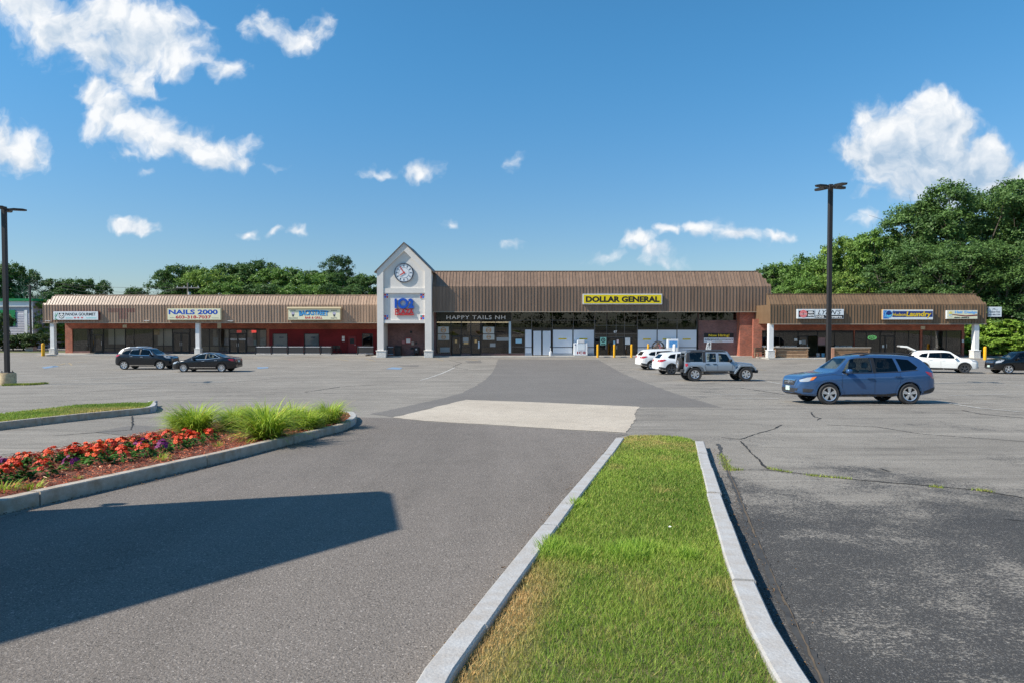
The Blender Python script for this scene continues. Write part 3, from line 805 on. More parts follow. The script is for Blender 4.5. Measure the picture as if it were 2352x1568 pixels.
def pan_mesh(name, w, h, run, m):
    """one metal pan with a standing rib at its left; from z=0 (front) to z=h, leaning back by run"""
    mb = MB(); ln = math.hypot(h, run); sn, cs = h / ln, run / ln          # along-slope direction (y=cs, z=sn); normal (y=-sn, z=cs)
    def P(x, s, o): return (x, s * cs - o * sn, s * sn + o * cs)
    def bar(xa, xb, o): mb.add([P(xa, 0, -.01), P(xb, 0, -.01), P(xb, ln, -.01), P(xa, ln, -.01), P(xa, 0, o), P(xb, 0, o), P(xb, ln, o), P(xa, ln, o)],
                               [(0, 3, 2, 1), (4, 5, 6, 7), (0, 1, 5, 4), (1, 2, 6, 5), (2, 3, 7, 6), (3, 0, 4, 7)])
    bar(.0, .045, .055); bar(.047, w - .002, .012); me = mb.mesh(name); me.materials.append(m); return me


def mansard(t, x0, x1, YF, zb, ze, run, zr, hipL, hipR, sp, m, YB):
    """vertical ribbed fascia and steep ribbed slope above it, panel by panel"""
    n = round((x1 - x0) / sp); sp = (x1 - x0) / n
    fm = pan_mesh('fascia_panel', sp, ze - zb, 0.0, m)
    rm = pan_mesh('roof_panel', sp, zr - ze, run, m)
    for i in range(n):
        xa = x0 + i * sp
        link('fascia_panel', fm, None, t, (xa, YF, zb))
        lim = 1.0
        if hipL and xa + sp / 2 - x0 < hipL: lim = (xa + sp / 2 - x0) / hipL
        if hipR and x1 - (xa + sp / 2) < hipR: lim = (x1 - (xa + sp / 2)) / hipR
        if lim >= 1: link('roof_panel', rm, None, t, (xa, YF, ze + .012))
        else: link('roof_panel', pan_mesh('roof_panel', sp, (zr - ze) * lim, run * lim, m), None, t, (xa, YF, ze + .012))
    body = MB()
    body.prism([(YF + .02, zb + .01), (YF + .02, ze - .01), (YF + run + .02, zr - .02), (YF + run + .35, zr - .02), (YF + run + .35, zb + .01)], 'x', x0 + max(hipL, .01), x1 - max(hipR, .01))
    # hipped ends
    for (s, xe, hp) in ((1, x0, hipL), (-1, x1, hipR)):
        if not hp: continue
        xi = xe + s * hp
        body.add([(xe + s * .02, YF + .03, zb + .01), (xe + s * .02, YF + .03, ze), (xi, YF + run + .02, zr - .03), (xi, YF + .03, zb + .01), (xe + s * .02, YB, zb + .01), (xe + s * .02, YB, ze), (xi, YB, zr - .03), (xi, YB, zb + .01)],
                 [(0, 1, 2, 3), (4, 5, 6, 7), (0, 1, 5, 4), (1, 2, 6, 5), (0, 3, 7, 4), (3, 2, 6, 7)])
    body.build('mansard_backing', m, t)
    tr = MB(); tr.box(x0 - .03, x1 + .03, YF - .075, YF - .005, zb - .07, zb - .004); tr.build('fascia_trim', m_soffit, t)
    rc = MB(); rc.box(x0 + hipL - .05, x1 - hipR + .05, YF + run - .06, YF + run + .3, zr + .02, zr + .10); rc.build('ridge_cap', m, t)


def columns(t, x, Y, zt, w=.46, bw=.66, bh=.78, z0=0.0):
    c = MB().bbox(x - w / 2, x + w / 2, Y, Y + w, z0 + bh, zt, .02).build('column', m_stucco_w, t)
    b = MB().bbox(x - bw / 2, x + bw / 2, Y - .1, Y - .1 + bw, z0, z0 + bh - .06, .03); b.build('column_base', m_splitface, c)
    MB().bbox(x - bw / 2 - .03, x + bw / 2 + .03, Y - .13, Y - .07 + bw, z0 + bh - .058, z0 + bh + .004, .015).build('column_cap', m_stucco_w, c)


def pane(t, r, Y, m=None, name='window_pane', th=.012):
    return MB().box(r[0], r[1], Y, Y + th, r[2], r[3]).build(name, m or m_glass, t)


def bay(t, k, xs, ys, Y, frame=None, skip=(), fw=.055, m=None, per=None):
    """storefront glazing: verticals xs and rails ys (picture coordinates, top to bottom)"""
    fr = frame or m_frame; X = [XW(k, x, Y) for x in xs]; Z = [ZW(k, y, Y) for y in ys]
    for i, x in enumerate(X): MB().box(x - fw / 2, x + fw / 2, Y - .04, Y + .06, Z[-1], Z[0]).build('mullion', fr, t)
    for i in range(len(X) - 1):
        for j, z in enumerate(Z): MB().box(X[i] + fw / 2 + .001, X[i + 1] - fw / 2 - .001, Y - .03, Y + .05, z - fw / 2, z + fw / 2).build('rail', fr, t)
        for j in range(len(Z) - 1):
            if (i, j) in skip: continue
            mm = (per or {}).get((i, j)); pane(t, (X[i] + fw / 2, X[i + 1] - fw / 2, Z[j + 1] + fw / 2, Z[j] - fw / 2), Y, mm or m)


def glass_door(t, k, x0, y0, x1, y1, Y, leaves=1, frame=None, hs=1):
    fr = frame or m_frame; a, b, z0, z1 = rect(k, x0, y0, x1, y1, Y); w = (b - a) / leaves
    for i in range(leaves):
        p, q = a + i * w + .005, a + (i + 1) * w - .005; d = MB()
        d.box(p, p + .09, Y - .05, Y + .01, z0, z1); d.box(q - .09, q, Y - .05, Y + .01, z0, z1); d.box(p + .092, q - .092, Y - .05, Y + .01, z1 - .1, z1); d.box(p + .092, q - .092, Y - .05, Y + .01, z0, z0 + .25)
        o = d.build('door', fr, t); pane(o, (p + .09, q - .09, z0 + .25, z1 - .1), Y - .02, name='door_pane')
        hx = (q - .1) if (i == 0 and (leaves == 2 or hs > 0)) else (p + .1)
        MB().tube([(hx, Y - .12, z0 + .9), (hx, Y - .12, z0 + 1.3)], .018, 6).box(hx - .01, hx + .01, Y - .115, Y - .05, z0 + .95, z0 + .97).box(hx - .01, hx + .01, Y - .115, Y - .05, z0 + 1.23, z0 + 1.25).build('handle', m_alu, o)


def room(t, x0, x1, Y, z1, depth=7.0):
    r = MB(); r.box(x0 + .05, x1 - .05, Y + .3, Y + depth, .0, .06); r.box(x0 + .05, x1 - .05, Y + depth + .002, Y + depth + .12, .0, z1); r.box(x0 + .05, x1 - .05, Y + .3, Y + depth, z1 + .002, z1 + .1)
    r.box(x0 + .05, x0 + .15, Y + .3, Y + depth - .004, .062, z1 - .002); r.box(x1 - .15, x1 - .05, Y + .3, Y + depth - .004, .062, z1 - .002); r.build('shop_interior', m_inside, t)


def curtain(t, r, Y, m, n=14, amp=.03, name='curtain'):
    V = []; F = []; k = n * 4
    for i in range(k + 1):
        x = r[0] + (r[1] - r[0]) * i / k; y = Y + amp * math.sin(i / 4 * 2 * math.pi)
        V += [(x, y, r[2]), (x, y, r[3])]
    for i in range(k): F.append((2 * i, 2 * i + 2, 2 * i + 3, 2 * i + 1))
    mb = MB(); mb.v = V; mb.f = F; return link(name, mb.mesh(name, 60), m, t)


# ------------------------------------------------------------------ left wing
YL, YLW = 78.2, 81.8
xl0, xl1 = at(98.6, 700, YL).x, at(866, 700, YL).x
zb = at(0, 741.0, YL).z; ze = at(0, 701, YL).z; zr = at(0, 679.5, YL + .8).z
bl = tag(empty('shop_building', (0, 0, 0)), 'long low left wing with pale tan ribbed metal mansard', 'building')
mansard(bl, xl0, xl1, YL, zb, ze, .8, zr, .9, 0, .33, m_seamL, 100)
MB().box(xl0 + .1, xl1 - .1, YL + .05, YLW + .3, zb + .012, zb + .06).build('soffit', m_soffit, bl)
MB().box(xl0 + 1.2, xl1, YL + 1.2, 100, ze - .4, ze - .2).build('flat_roof', m_roofdeck, bl)
xw0 = XW(k1, 636, YLW); xp0 = XW(k1, 706, YLW); xp1 = XW(k2, 740, YLW); xr0 = XW(k2, 764, YLW); xr1 = xl1 + .6
zh = ZW(k1, 738, YLW)
wl = MB(); wall_grid(wl, xw0, xr0, .0, zb + .5, YLW, .3, [(xp0, xp1, 0, zh)]); wl.box(xr0, xr1, YLW, YLW + .3, ZW(k2, 830, YLW), zb + .5)
wl.box(xw0, xw0 + .3, YLW + .302, 99.9, 0, ze - .5); wl.box(xw0 + .302, xr1, 99.6, 99.9, 0, ze - .5); wl.build('brick_wall', m_brick, bl)
zred = ZW(k2, 828, YLW) - .002
wins = [rect(k2, 795, 868, 935, 995, YLW), rect(k2, 1088, 868, 1228, 995, YLW), rect(k2, 1628, 868, 1728, 998, YLW)]
rdoor = rect(k2, 1490, 885, 1577, 1066, YLW); rdoor = (rdoor[0], rdoor[1], 0.1, rdoor[3])
wr = MB(); wall_grid(wr, xr0 + .002, xr1, 0, zred, YLW, .3, wins + [rdoor]); wr.build('painted_brick_wall', m_brick_red, bl)
m_blind = mat('white_blinds', (.85, .86, .87), .7)
for i, w in enumerate(wins):
    f = MB(); a, b, c, d = w
    for q in ((a, a + .06, c, d), (b - .06, b, c, d), (a + .062, b - .062, c, c + .06), (a + .062, b - .062, d - .06, d)): f.box(q[0], q[1], YLW - .03, YLW + .08, q[2], q[3])
    o = f.build('window', m_frame, bl); pane(o, (a + .06, b - .06, c + .06, d - .06), YLW + .03, m_glass_cl if i < 2 else m_glass, 'window_pane')
    if i < 2:
        curtain(o, (a + .08, b - .08, c + .12, d - .07), YLW + .16, m_blind, 13, .025, 'blind')
        MB().bbox(a + .75, a + 1.35, YLW + .09, YLW + .11, d - .62, d - .3, .008).build('lottery_sign', m_whitepanel, o)
        tm = text_mesh('KENO', a + .8, a + 1.3, d - .56, d - .38, YLW + .088, bold=.03, extrude=.006); link('lettering', tm, mat('letter_blue', srgb(45, 80, 120), .6), o)
    MB().box(a - .05, b + .05, YLW - .06, YLW - .002, c - .08, c - .005).build('window_sill', m_frame, o)
fr = MB(); a, b, c, d = rdoor
fr.box(a, a + .08, YLW - .03, YLW + .1, c, d); fr.box(b - .08, b, YLW - .03, YLW + .1, c, d); fr.box(a + .082, b - .082, YLW - .03, YLW + .1, d - .1, d)
o = MB().bbox(a + .09, b - .09, YLW + .0, YLW + .06, c + .02, d - .11, .01).build('door', mat('red_door', srgb(120, 30, 32), .5), bl)
fr.build('door_frame', m_brick_red, o); pane(o, (a + .3, b - .3, c + 1.15, d - .35), YLW - .012, m_black, 'door_pane'); MB().cbox(b - .2, YLW - .03, c + 1.0, .04, .06, .12).build('handle', m_alu, o)
for (x0, y0, x1, y1) in ((1440, 892, 1465, 915), (1440, 918, 1465, 940)):
    r = rect(k2, x0, y0, x1, y1, YLW); MB().box(r[0], r[1], YLW - .012, YLW - .002, r[2], r[3]).build('wall_notice', m_paper, bl)
# glazing
zs = ZW(k1, 952, YLW); Lx = lambda x: (x - .0) 
bay(bl, k1, [708, 876], [740, 895, 955], YLW + .1, per={})
bay(bl, k1, [1014, 1122, 1226], [740, 925, 958], YLW + .1, m=m_glass_cl)
bay(bl, k1, [1228, 1312, 1497], [740, 920, 958], YLW + .1)
bay(bl, k1, [1499, 1600, 1688], [740, 905, 958], YLW + .1, m=m_glass_cl)
bay(bl, k1, [1862, 1960, 2050, 2145, 2243], [740, 905, 958], YLW + .1, m=m_glass_cl)
bay(bl, k2, [555, 648, 738], [832, 985, 1032], YLW + .1, m=m_glass_cl)
bay(bl, k1, [878, 1012], [740, 798], YLW + .1); glass_door(bl, k1, 925, 800, 1006, 972, YLW + .1); bay(bl, k1, [880, 922], [800, 972], YLW + .1)
bay(bl, k1, [1690, 1860], [740, 780], YLW + .1); glass_door(bl, k1, 1694, 782, 1856, 976, YLW + .1, 2)
bay(bl, k2, [393, 553], [832, 868], YLW + .1); glass_door(bl, k2, 397, 870, 550, 1056, YLW + .1, 2)
pl = MB()
for (k, x0, x1, y) in ((k1, 708, 876, 956), (k1, 1012, 1690, 959), (k1, 1862, 2243, 959), (k2, 555, 740, 1033)): pl.box(XW(k, x0, YLW), XW(k, x1, YLW), YLW + .02, YLW + .25, 0, ZW(k, y, YLW))
pl.build('brick_plinth', m_brick_dk, bl)
room(bl, xp0, xp1, YLW, zh + .3)
m_drape = mat('beige_drapes', (.72, .63, .52), .9, var=(3, (.55, .47, .38), .6)); m_vert = mat('vertical_blinds', (.7, .64, .55), .8)
curtain(bl, rect(k1, 1045, 745, 1220, 888, YLW), YLW + .35, m_vert, 22, .02, 'blind'); curtain(bl, rect(k1, 1530, 742, 1686, 900, YLW), YLW + .35, m_vert, 16, .02, 'blind')
curtain(bl, rect(k1, 720, 745, 870, 880, YLW), YLW + .5, mat('grey_blinds', (.45, .43, .4), .9), 18, .02, 'blind')
for (x0, x1) in ((232, 262), (340, 392), (560, 600), (672, 730)): curtain(bl, rect(k2, x0, 834, x1, 930, YLW), YLW + .35, m_drape, 5, .05, 'curtain')
m_counter = mat('wood_counter', (.5, .36, .24), .7, var=(2, (.36, .25, .16), .6))
r = rect(k2, 130, 985, 392, 1032, YLW); MB().box(r[0], r[1], YLW + .3, YLW + .9, r[2], r[3]).build('display_counter', m_counter, bl)
r = rect(k2, 556, 985, 738, 1032, YLW); MB().box(r[0], r[1], YLW + .3, YLW + .9, r[2], r[3]).build('display_counter', m_counter, bl)
for (k, x0, y0, x1, y1, c) in ((k2, 240, 905, 285, 975, (.5, .5, .48)), (k2, 345, 910, 390, 975, (.55, .5, .52)), (k2, 558, 905, 615, 975, (.5, .38, .4)), (k2, 618, 930, 650, 975, (.35, .5, .5)), (k2, 680, 905, 728, 978, (.58, .56, .52)), (k2, 305, 990, 390, 1030, (.42, .36, .34)),
                            (k1, 1272, 855, 1302, 875, (.8, .85, .9)), (k1, 1505, 750, 1560, 800, (.7, .45, .2)), (k1, 1790, 755, 1835, 772, (.5, .5, .5))):
    r = rect(k, x0, y0, x1, y1, YLW + .1); MB().box(r[0], r[1], YLW + .125, YLW + .132, r[2], r[3]).build('window_poster', mat('poster_%d_%d' % (x0, y0), c, .7, var=(5, tuple(v * .5 for v in c), .7)), bl)
for (txt, x0, x1) in (('NAILS &', 402, 462), ('WAXING', 480, 543)):
    r = rect(k2, x0, 913, x1, 930, YLW); link('lettering', text_mesh(txt, *r, YLW + .03, bold=.04, extrude=.004), m_white_p, bl)
for x in (480, 618):
    r = rect(k2, x - 22, 838, x + 22, 862, YLW); MB().bbox(r[0], r[1], YLW + .15, YLW + .2, r[2], r[3], .02).build('neon_sign', mat('neon_red', (.5, .05, .05), .4, emis=((1, .08, .06), .5)), bl)
# walk, columns, notices, lamps
wk = tag(MB().box(xl0 - .6, at(866, 700, YL).x - 1.2, YL - .75, YLW - .002, -.2, .13).build('walkway', m_walk), 'concrete walkway under the left wing canopy', 'pavement', kind='structure')
for px in (117.5, 452.0): columns(bl, at(px, 700, YL).x, YL + .05, zb - .005, z0=.13, bh=.68)
for (k, x0, y0, x1, y1) in ((k1, 1203, 700, 1242, 730), (k1, 2130, 685, 2168, 735)):
    r = rect(k, x0, y0, x1, y1, YLW); MB().box(r[0], r[1], YLW - .03, YLW - .002, r[2], r[3]).build('wall_notice', mat('cream_notice', (.6, .57, .45), .7, var=(8, (.3, .28, .22), .6)), bl)
def wall_lamp(t, k, x, y, Y):
    p = at(*k(x, y), Y); MB().box(p.x - .3, p.x + .3, Y - .45, Y - .2, p.z - .02, p.z + .05).box(p.x - .12, p.x + .12, Y - .2, Y - .06, p.z - .1, p.z + .02).build('flood_lamp', mat('lamp_grey', (.5, .49, .47), .6), t)
for (k, x, y) in ((k1, 1455, 662), (k1, 2272, 664), (k1, 492, 664)): wall_lamp(bl, k, x, y, YL)
# unpainted ghost of an old sign
m_ghost = mat('old_sign_ghost', srgb(112, 72, 66), .6, var=(3, srgb(125, 98, 84), .6))
for (x0, y0, x1, y1) in ((1060, 540, 1330, 580), (1168, 582, 1255, 645)):
    r = rect(k1, x0, y0, x1, y1, YL); n = max(1, round((r[1] - r[0]) / .33)); w = (r[1] - r[0]) / n
    gm = MB()
    for i in range(n): gm.box(r[0] + i * w + .03, r[0] + (i + 1) * w - .03, YL - .017, YL - .0135, r[2], r[3])
    gm.build('paint_ghost', m_ghost, bl)

# ------------------------------------------------------------------ clock tower
YT, YTR, YTB = 73.8, 74.02, 76.6
tw = tag(empty('clock_tower', (0, 0, 0)), 'grey stucco gabled clock tower between the two long shop wings', 'tower')
T = lambda x, y, Y=YT: at(*kt(x, y), Y)
tx0, tx1 = T(120, 0).x, T(778, 0).x; ix0, ix1 = T(196, 0).x, T(698, 0).x; txc = (tx0 + tx1) / 2
zap = T(0, 118).z; zev = T(0, 447).z; zop = T(0, 1086).z; zbase = T(0, 1412).z
zin = T(0, 458).z; zia = T(0, 212).z
pil = MB()
for (a, b) in ((tx0, ix0), (ix1, tx1)): pil.box(a, b, YT, YTB, zbase, zin)
for o in (pil,): o.build('pilaster', m_stucco, tw)
g = MB()   # gable frame around the recess
g.prism([(tx0, zin + .002), (ix0, zin + .002), (txc, zia), (ix1, zin + .002), (tx1, zin + .002), (tx1, zev), (txc, zap), (tx0, zev)], 'y', YT, YTB)
g.build('gable_frame', m_stucco, tw)
rw = MB(); rw.prism([(ix0 + .002, zop), (ix1 - .002, zop), (ix1 - .002, zin), (txc, zia - .002), (ix0 + .002, zin)], 'y', YTR, YTB - .3); rw.build('recessed_wall', m_stucco, tw)
for (y0, y1) in ((663, 722), (1050, 1085)):
    MB().box(ix0 + .001, ix1 - .001, YT + .06, YTR - .002, T(0, y1).z, T(0, y0).z).build('cornice_band', m_stucco, tw)
for x0, x1 in ((104, 232), (684, 800)):
    MB().bbox(T(x0 + 6, 0).x, T(x1 - 6, 0).x, YT - .12, YT + .8, 0.0, zbase - .06, .02).build('stone_base', m_splitface, tw)
    MB().bbox(T(x0, 0).x, T(x1, 0).x, YT - .16, YT + .84, zbase - .058, zbase + .03, .02).build('base_cap', m_stucco, tw)
# roof of the gable: two slopes running back
ro = MB(); sl = (zap - zev) / (txc - tx0)
for s in (-1, 1):
    e = .28; xe = txc + s * ((txc - tx0) + e); ze2 = zev - e * sl
    ro.prism([(txc, zap + .004), (xe, ze2 + .004), (xe, ze2 + .10), (txc, zap + .10)], 'y', YT - .12, YTB + 4.5)
ro.build('gable_roof', m_trim, tw)
MB().box(tx0 + .1, tx1 - .1, YTB + .002, YTB + 4.4, 4.0, zev - .3).build('tower_body', m_stucco, tw)
al = MB(); al.box(ix0 - .6, ix1 + .6, YTB - .28, YTB - .02, 0, zop + .3); al.build('brick_alcove', m_brick_dk, tw)
MB().box(tx0 + .1, tx1 - .1, YT + .1, YTB - .3, zop + .0, zop + .03).build('alcove_soffit', m_soffit, tw)
# clock
cc = T(449, 478, YTR); rc = (T(566, 0, YTR).x - T(334, 0, YTR).x) / 2
ck = MB().lathe([(0, -.10), (rc * .93, -.10), (rc * .93, 0.0)], 48, 'y', (cc.x, YTR, cc.z)).build('clock', mat('clock_face', srgb(232, 236, 240), .4), tw, smooth=30)
MB().lathe([(rc * .92, -.02), (rc * .92, -.15), (rc * .955, -.17), (rc, -.15), (rc, -.0)], 48, 'y', (cc.x, YTR, cc.z)).build('clock_ring', mat('clock_navy', srgb(28, 40, 58), .4), ck, smooth=30)
num = MB()
for i in range(60):
    a = 2 * math.pi * i / 60; big = i % 5 == 0; r0, r1, w = ((.62, .84, .045) if big else (.86, .9, .018))
    ca, sa = math.cos(a), math.sin(a)
    for off in ((-.035, .035) if big else (0,)):
        q = [(r0, off - w / 3), (r1, off - w / 3), (r1, off + w / 3), (r0, off + w / 3)]
        pts = [(cc.x + rc * (u * sa + v * ca), cc.z + rc * (u * ca - v * sa)) for u, v in q]; num.prism(pts, 'y', YTR - .112, YTR - .101)
num.build('numerals', mat('clock_navy', (0, 0, 0)), ck)
MB().lathe([(rc * .53, -.112), (rc * .545, -.112), (rc * .545, -.101), (rc * .53, -.101)], 40, 'y', (cc.x, YTR, cc.z), True).build('inner_ring', MATS['clock_navy'], ck)
m_hand = mat('clock_hand_red', srgb(190, 58, 50), .4)
for (ang, ln, nm, w) in ((-32, .78, 'minute_hand', .045), (-122, .52, 'hour_hand', .055)):
    a = R(ang); pts = [(-.14, -w), (ln * .8, -w), (ln, 0), (ln * .8, w), (-.14, w)]
    MB().prism([(cc.x + rc * (u * math.sin(a) + v * math.cos(a)), cc.z + rc * (u * math.cos(a) - v * math.sin(a))) for u, v in pts], 'y', YTR - (.135 if nm[0] == 'm' else .15), YTR - (.120 if nm[0] == 'm' else .137)).build(nm, m_hand, ck)
# blue and red squares
m_sqr, m_sqb, m_sqt = mat('tile_red', srgb(186, 38, 52), .5), mat('tile_blue', srgb(40, 92, 190), .5), mat('tile_teal', srgb(60, 150, 160), .5)
for (x0, y0, cols) in ((205, 728, (m_sqr, m_sqb, m_sqb, m_sqr)), (640, 728, (m_sqb, m_sqr, m_sqr, m_sqb)), (205, 985, (m_sqr, m_sqb, m_sqb, m_sqr)), (640, 985, (m_sqt, m_sqr, m_sqr, m_sqb))):
    r = (T(x0, 0, YTR).x, T(x0 + 54, 0, YTR).x, T(0, y0 + 58, YTR).z, T(0, y0, YTR).z)
    sq = MB().box(r[0], r[1], YTR - .05, YTR - .002, r[2], r[3]).build('tile_panel', m_white_p, tw); w = (r[1] - r[0] - .12) / 2; h = (r[3] - r[2] - .12) / 2
    for i in range(2):
        for j in range(2): MB().box(r[0] + .04 + i * (w + .04), r[0] + .04 + i * (w + .04) + w, YTR - .065, YTR - .051, r[2] + .04 + j * (h + .04), r[2] + .04 + j * (h + .04) + h).build('tile', cols[(1 - j) * 2 + i], sq)

# things on the alcove wall
YA = YTB - .28
for (x0, y0, x1, y1, m, nm) in ((472, 1270, 522, 1318, m_paper, 'red_framed_notice'), (535, 1305, 566, 1345, mat('box_tan', (.35, .3, .26), .7), 'meter_box'), (582, 1308, 604, 1335, m_darkmetal, 'meter_box'), (525, 1370, 558, 1395, m_darkmetal, 'meter_box'), (420, 1290, 455, 1330, mat('box_pink', (.4, .16, .16), .7), 'meter_box'), (520, 1178, 542, 1205, m_darkmetal, 'alarm_bell')):
    r = (T(x0, 0, YA).x, T(x1, 0, YA).x, T(0, y1, YA).z, T(0, y0, YA).z); MB().bbox(r[0], r[1], YA - .14, YA - .001, r[2], r[3], .01).build(nm, m, tw)
    if nm == 'red_framed_notice': MB().box(r[0] - .1, r[1] + .1, YA - .02, YA - .0012, r[2] - .1, r[3] + .1).build('notice_frame', mat('frame_red', (.32, .05, .05), .6), tw)
r = (T(570, 0, YA).x, T(632, 0, YA).x, 0.13, T(0, 1368, YA).z)
gr = tag(MB().bbox(r[0], r[1], YA - .6, YA - .05, r[2] + .25, r[3], .06).build('utility_cabinet', m_darkmetal), 'black cabinet with pale panel inside the clock tower alcove', 'cabinet')
MB().box(r[0] + .22, r[1] - .22, YA - .62, YA - .602, r[2] + .6, r[3] - .15).build('front_panel', mat('pale_panel', (.5, .52, .54), .5), gr)
for s in (r[0] + .05, r[1] - .1): MB().box(s, s + .05, YA - .55, YA - .1, r[2], r[2] + .25).build('leg', m_darkmetal, gr)

# ------------------------------------------------------------------ main building
YM, YMW = 74.6, 76.0
xm0, xm1 = tx1 + .02, at(1771, 700, YM).x
zmb = at(0, 716, YM).z; zme = at(0, 659, YM).z; zmr = at(0, 624.5, YM + 1.2).z
bmn = tag(empty('shop_building', (0, 0, 0)), 'tall central shop building with brown metal mansard over full-height glazing', 'building')
mansard(bmn, xm0, xm1, YM, zmb, zme, 1.2, zmr, 0, 1.0, .355, m_seamM, 104)
MB().box(xm0 + .02, xm1 - .1, YM + .05, YMW + .3, zmb + .012, zmb + .06).build('soffit', m_soffit, bmn)
MB().box(xm0, xm1 - 1.2, YM + 1.6, 104, zme, zme + .2).build('flat_roof', m_roofdeck, bmn)
xb0 = XW(k4, 1480, YMW); xb1 = XW(k4, 1890, YMW)
hw = rect(k4, 1480, 556, 1886, 646, YMW)
wm = MB(); wm.box(xm0 - 1.2, XW(k3, 108, YMW), YMW, YMW + .3, 0, zmb); wm.box(xm0 - 1.2, xb0, YMW + .35, YMW + .5, zmb - .02, zmr - .6)
wall_grid(wm, xb0, xb1, 0, zmb, YMW, .3, [(hw[0] + .01, hw[1], hw[2], zmb)]); wm.build('brick_wall', m_brick_dk, bmn)
wm2 = MB(); wm2.box(xb1 + .002, xm1 - .05, YM + .35, YMW + .3, 0, zmb); wm2.box(xm1 - .3, xm1 - .05, YMW + .302, 103.8, 0, zme - .3); wm2.box(xm0, xm1 - .302, 103.5, 103.8, 0, zme - .3); wm2.build('brick_wall', m_brick, bmn)
MB().box(xm0 - 1.0, xm1 - .5, YMW + 6.9, YMW + 7.0, 0, zmb + 1).build('inner_wall', m_inside, bmn)
room(bmn, xm0 - .5, xb0, YMW, zmb + .1, 6.5)
# pet shop glazing
zkick = 1058
bay(bmn, k3, [112, 960], [592, 690], YMW, m=mat('black_glass', (.01, .01, .011), .12, spec=.6))
bay(bmn, k3, [112, 275], [692, 985, zkick], YMW); bay(bmn, k3, [395, 500], [692, 865, 985, zkick], YMW); bay(bmn, k3, [620, 785, 930], [692, 985, zkick], YMW)
bay(bmn, k3, [278, 392], [692, 865], YMW); glass_door(bmn, k3, 286, 868, 388, 1085, YMW); bay(bmn, k3, [504, 616], [692, 865], YMW); glass_door(bmn, k3, 508, 868, 612, 1085, YMW)
r = rect(k3, 934, 700, 958, 1055, YMW); MB().box(r[0], r[1], YMW - .02, YMW + .05, r[2], r[3]).build('pale_jamb', mat('pale_jamb', (.45, .55, .6), .5), bmn)
kick = MB()
for a, b in ((108, 278), (392, 503), (617, 1117)): kick.box(XW(k3, a, YMW), XW(k3, b, YMW), YMW - .03, YMW + .25, 0, ZW(k3, zkick, YMW) - .03)
kick.build('brick_plinth', m_brick_dk, bmn)
r = rect(k3, 115, 706, 950, 714, YMW + .8); MB().box(r[0], r[1], YMW + .6, YMW + .7, r[2], r[3]).build('strip_light', mat('tube_light', (.8, .75, .6), .5, emis=((1, .88, .62), 1.1)), bmn)
r = rect(k3, 225, 632, 895, 676, YMW - .05); 
link('lettering', text_mesh('HAPPY TAILS NH', *r, YMW - .045, bold=.01, extrude=.03, spacing=1.15), mat('letter_silver', (.8, .8, .8), .5), bmn)
# general store glazing
bay(bmn, k3, [965, 1195, 1430, 1668, 1908], [592, 687, 790], YMW, m_framel)
bay(bmn, k3, [965, 1117], [792, 985, zkick], YMW, m_framel)
def wpanel(k, x0, y0, x1, y1): 
    r = rect(k, x0, y0, x1, y1, YMW); MB().box(r[0], r[1], YMW - .005, YMW + .02, r[2], r[3]).build('white_panel', m_whitepanel, bmn)
fpl = MB()
for (k, xs, y0, ym, y1, yb) in ((k3, [(1120, 1193)], 793, 990, 1056, 1094), (k3, [(1436, 1658), (1670, 1904)], 795, 990, 1056, 1094), (k4, [(831, 1034), (1043, 1246), (1254, 1460)], 747, 932, 994, 1034)):
    for a, b in xs:
        wpanel(k, a, y0, b, ym - 3); wpanel(k, a, ym + 4, b, y1)
        r = rect(k, a - 5, ym - 3, b + 5, ym + 4, YMW); MB().box(r[0], r[1], YMW - .03, YMW + .03, r[2], r[3]).build('rail', m_frame, bmn)
        r = rect(k, a - 5, y1, b + 5, yb, YMW); MB().box(r[0], r[1], YMW - .03, YMW + .05, 0, r[3]).build('grey_kick_plate', mat('kick_grey', (.3, .33, .37), .6), bmn)
        for q in (a - 4, b + 1): r = rect(k, q, y0, q + 4, y1, YMW); MB().box(r[0], r[1], YMW - .035, YMW + .035, r[2], r[3]).build('mullion', m_frame, bmn)
for i, (a, b) in enumerate(((1210, 1306), (1317, 1415))):
    r = rect(k3, a, 803, b, 1078, YMW); o = MB().bbox(r[0] + .03, r[1] - .03, YMW - .02, YMW + .03, r[2], r[3] - .03, .01).build('white_door', m_whitepanel, bmn)
    f = MB(); f.box(r[0] - .03, r[0] + .027, YMW - .035, YMW + .045, .0, r[3] + .04); f.box(r[1] - .027, r[1] + .03, YMW - .035, YMW + .045, .0, r[3] + .04); f.box(r[0] + .028, r[1] - .028, YMW - .035, YMW + .045, r[3] - .028, r[3] + .04); f.box(r[0] + .028, r[1] - .028, YMW - .035, YMW + .045, 0, r[2] - .005); f.build('door_frame', m_frame, o)
m_yel = mat('sticker_yellow', srgb(235, 205, 30), .5)
for (k, x0, x1, y0, y1) in ((k3, 1500, 1592, 890, 905), (k3, 1738, 1830, 890, 905), (k4, 888, 972, 838, 853), (k4, 1098, 1186, 838, 853), (k4, 1312, 1398, 838, 853)):
    r = rect(k, x0, y0, x1, y1, YMW); o = MB().box(r[0], r[1], YMW - .012, YMW - .006, r[2], r[3]).build('window_sticker', m_yel, bmn)
    link('lettering', text_mesh('DOLLAR GENERAL', r[0] + .05, r[1] - .05, r[2] + .06, r[3] - .06, YMW - .013, extrude=.003), m_black, o)
bay(bmn, k4, [828, 1040, 1252, 1465], [556, 644, 744], YMW, m_framel); bay(bmn, k4, [1482, 1540, 1682, 1884], [556, 646], YMW + .1, m_framel)
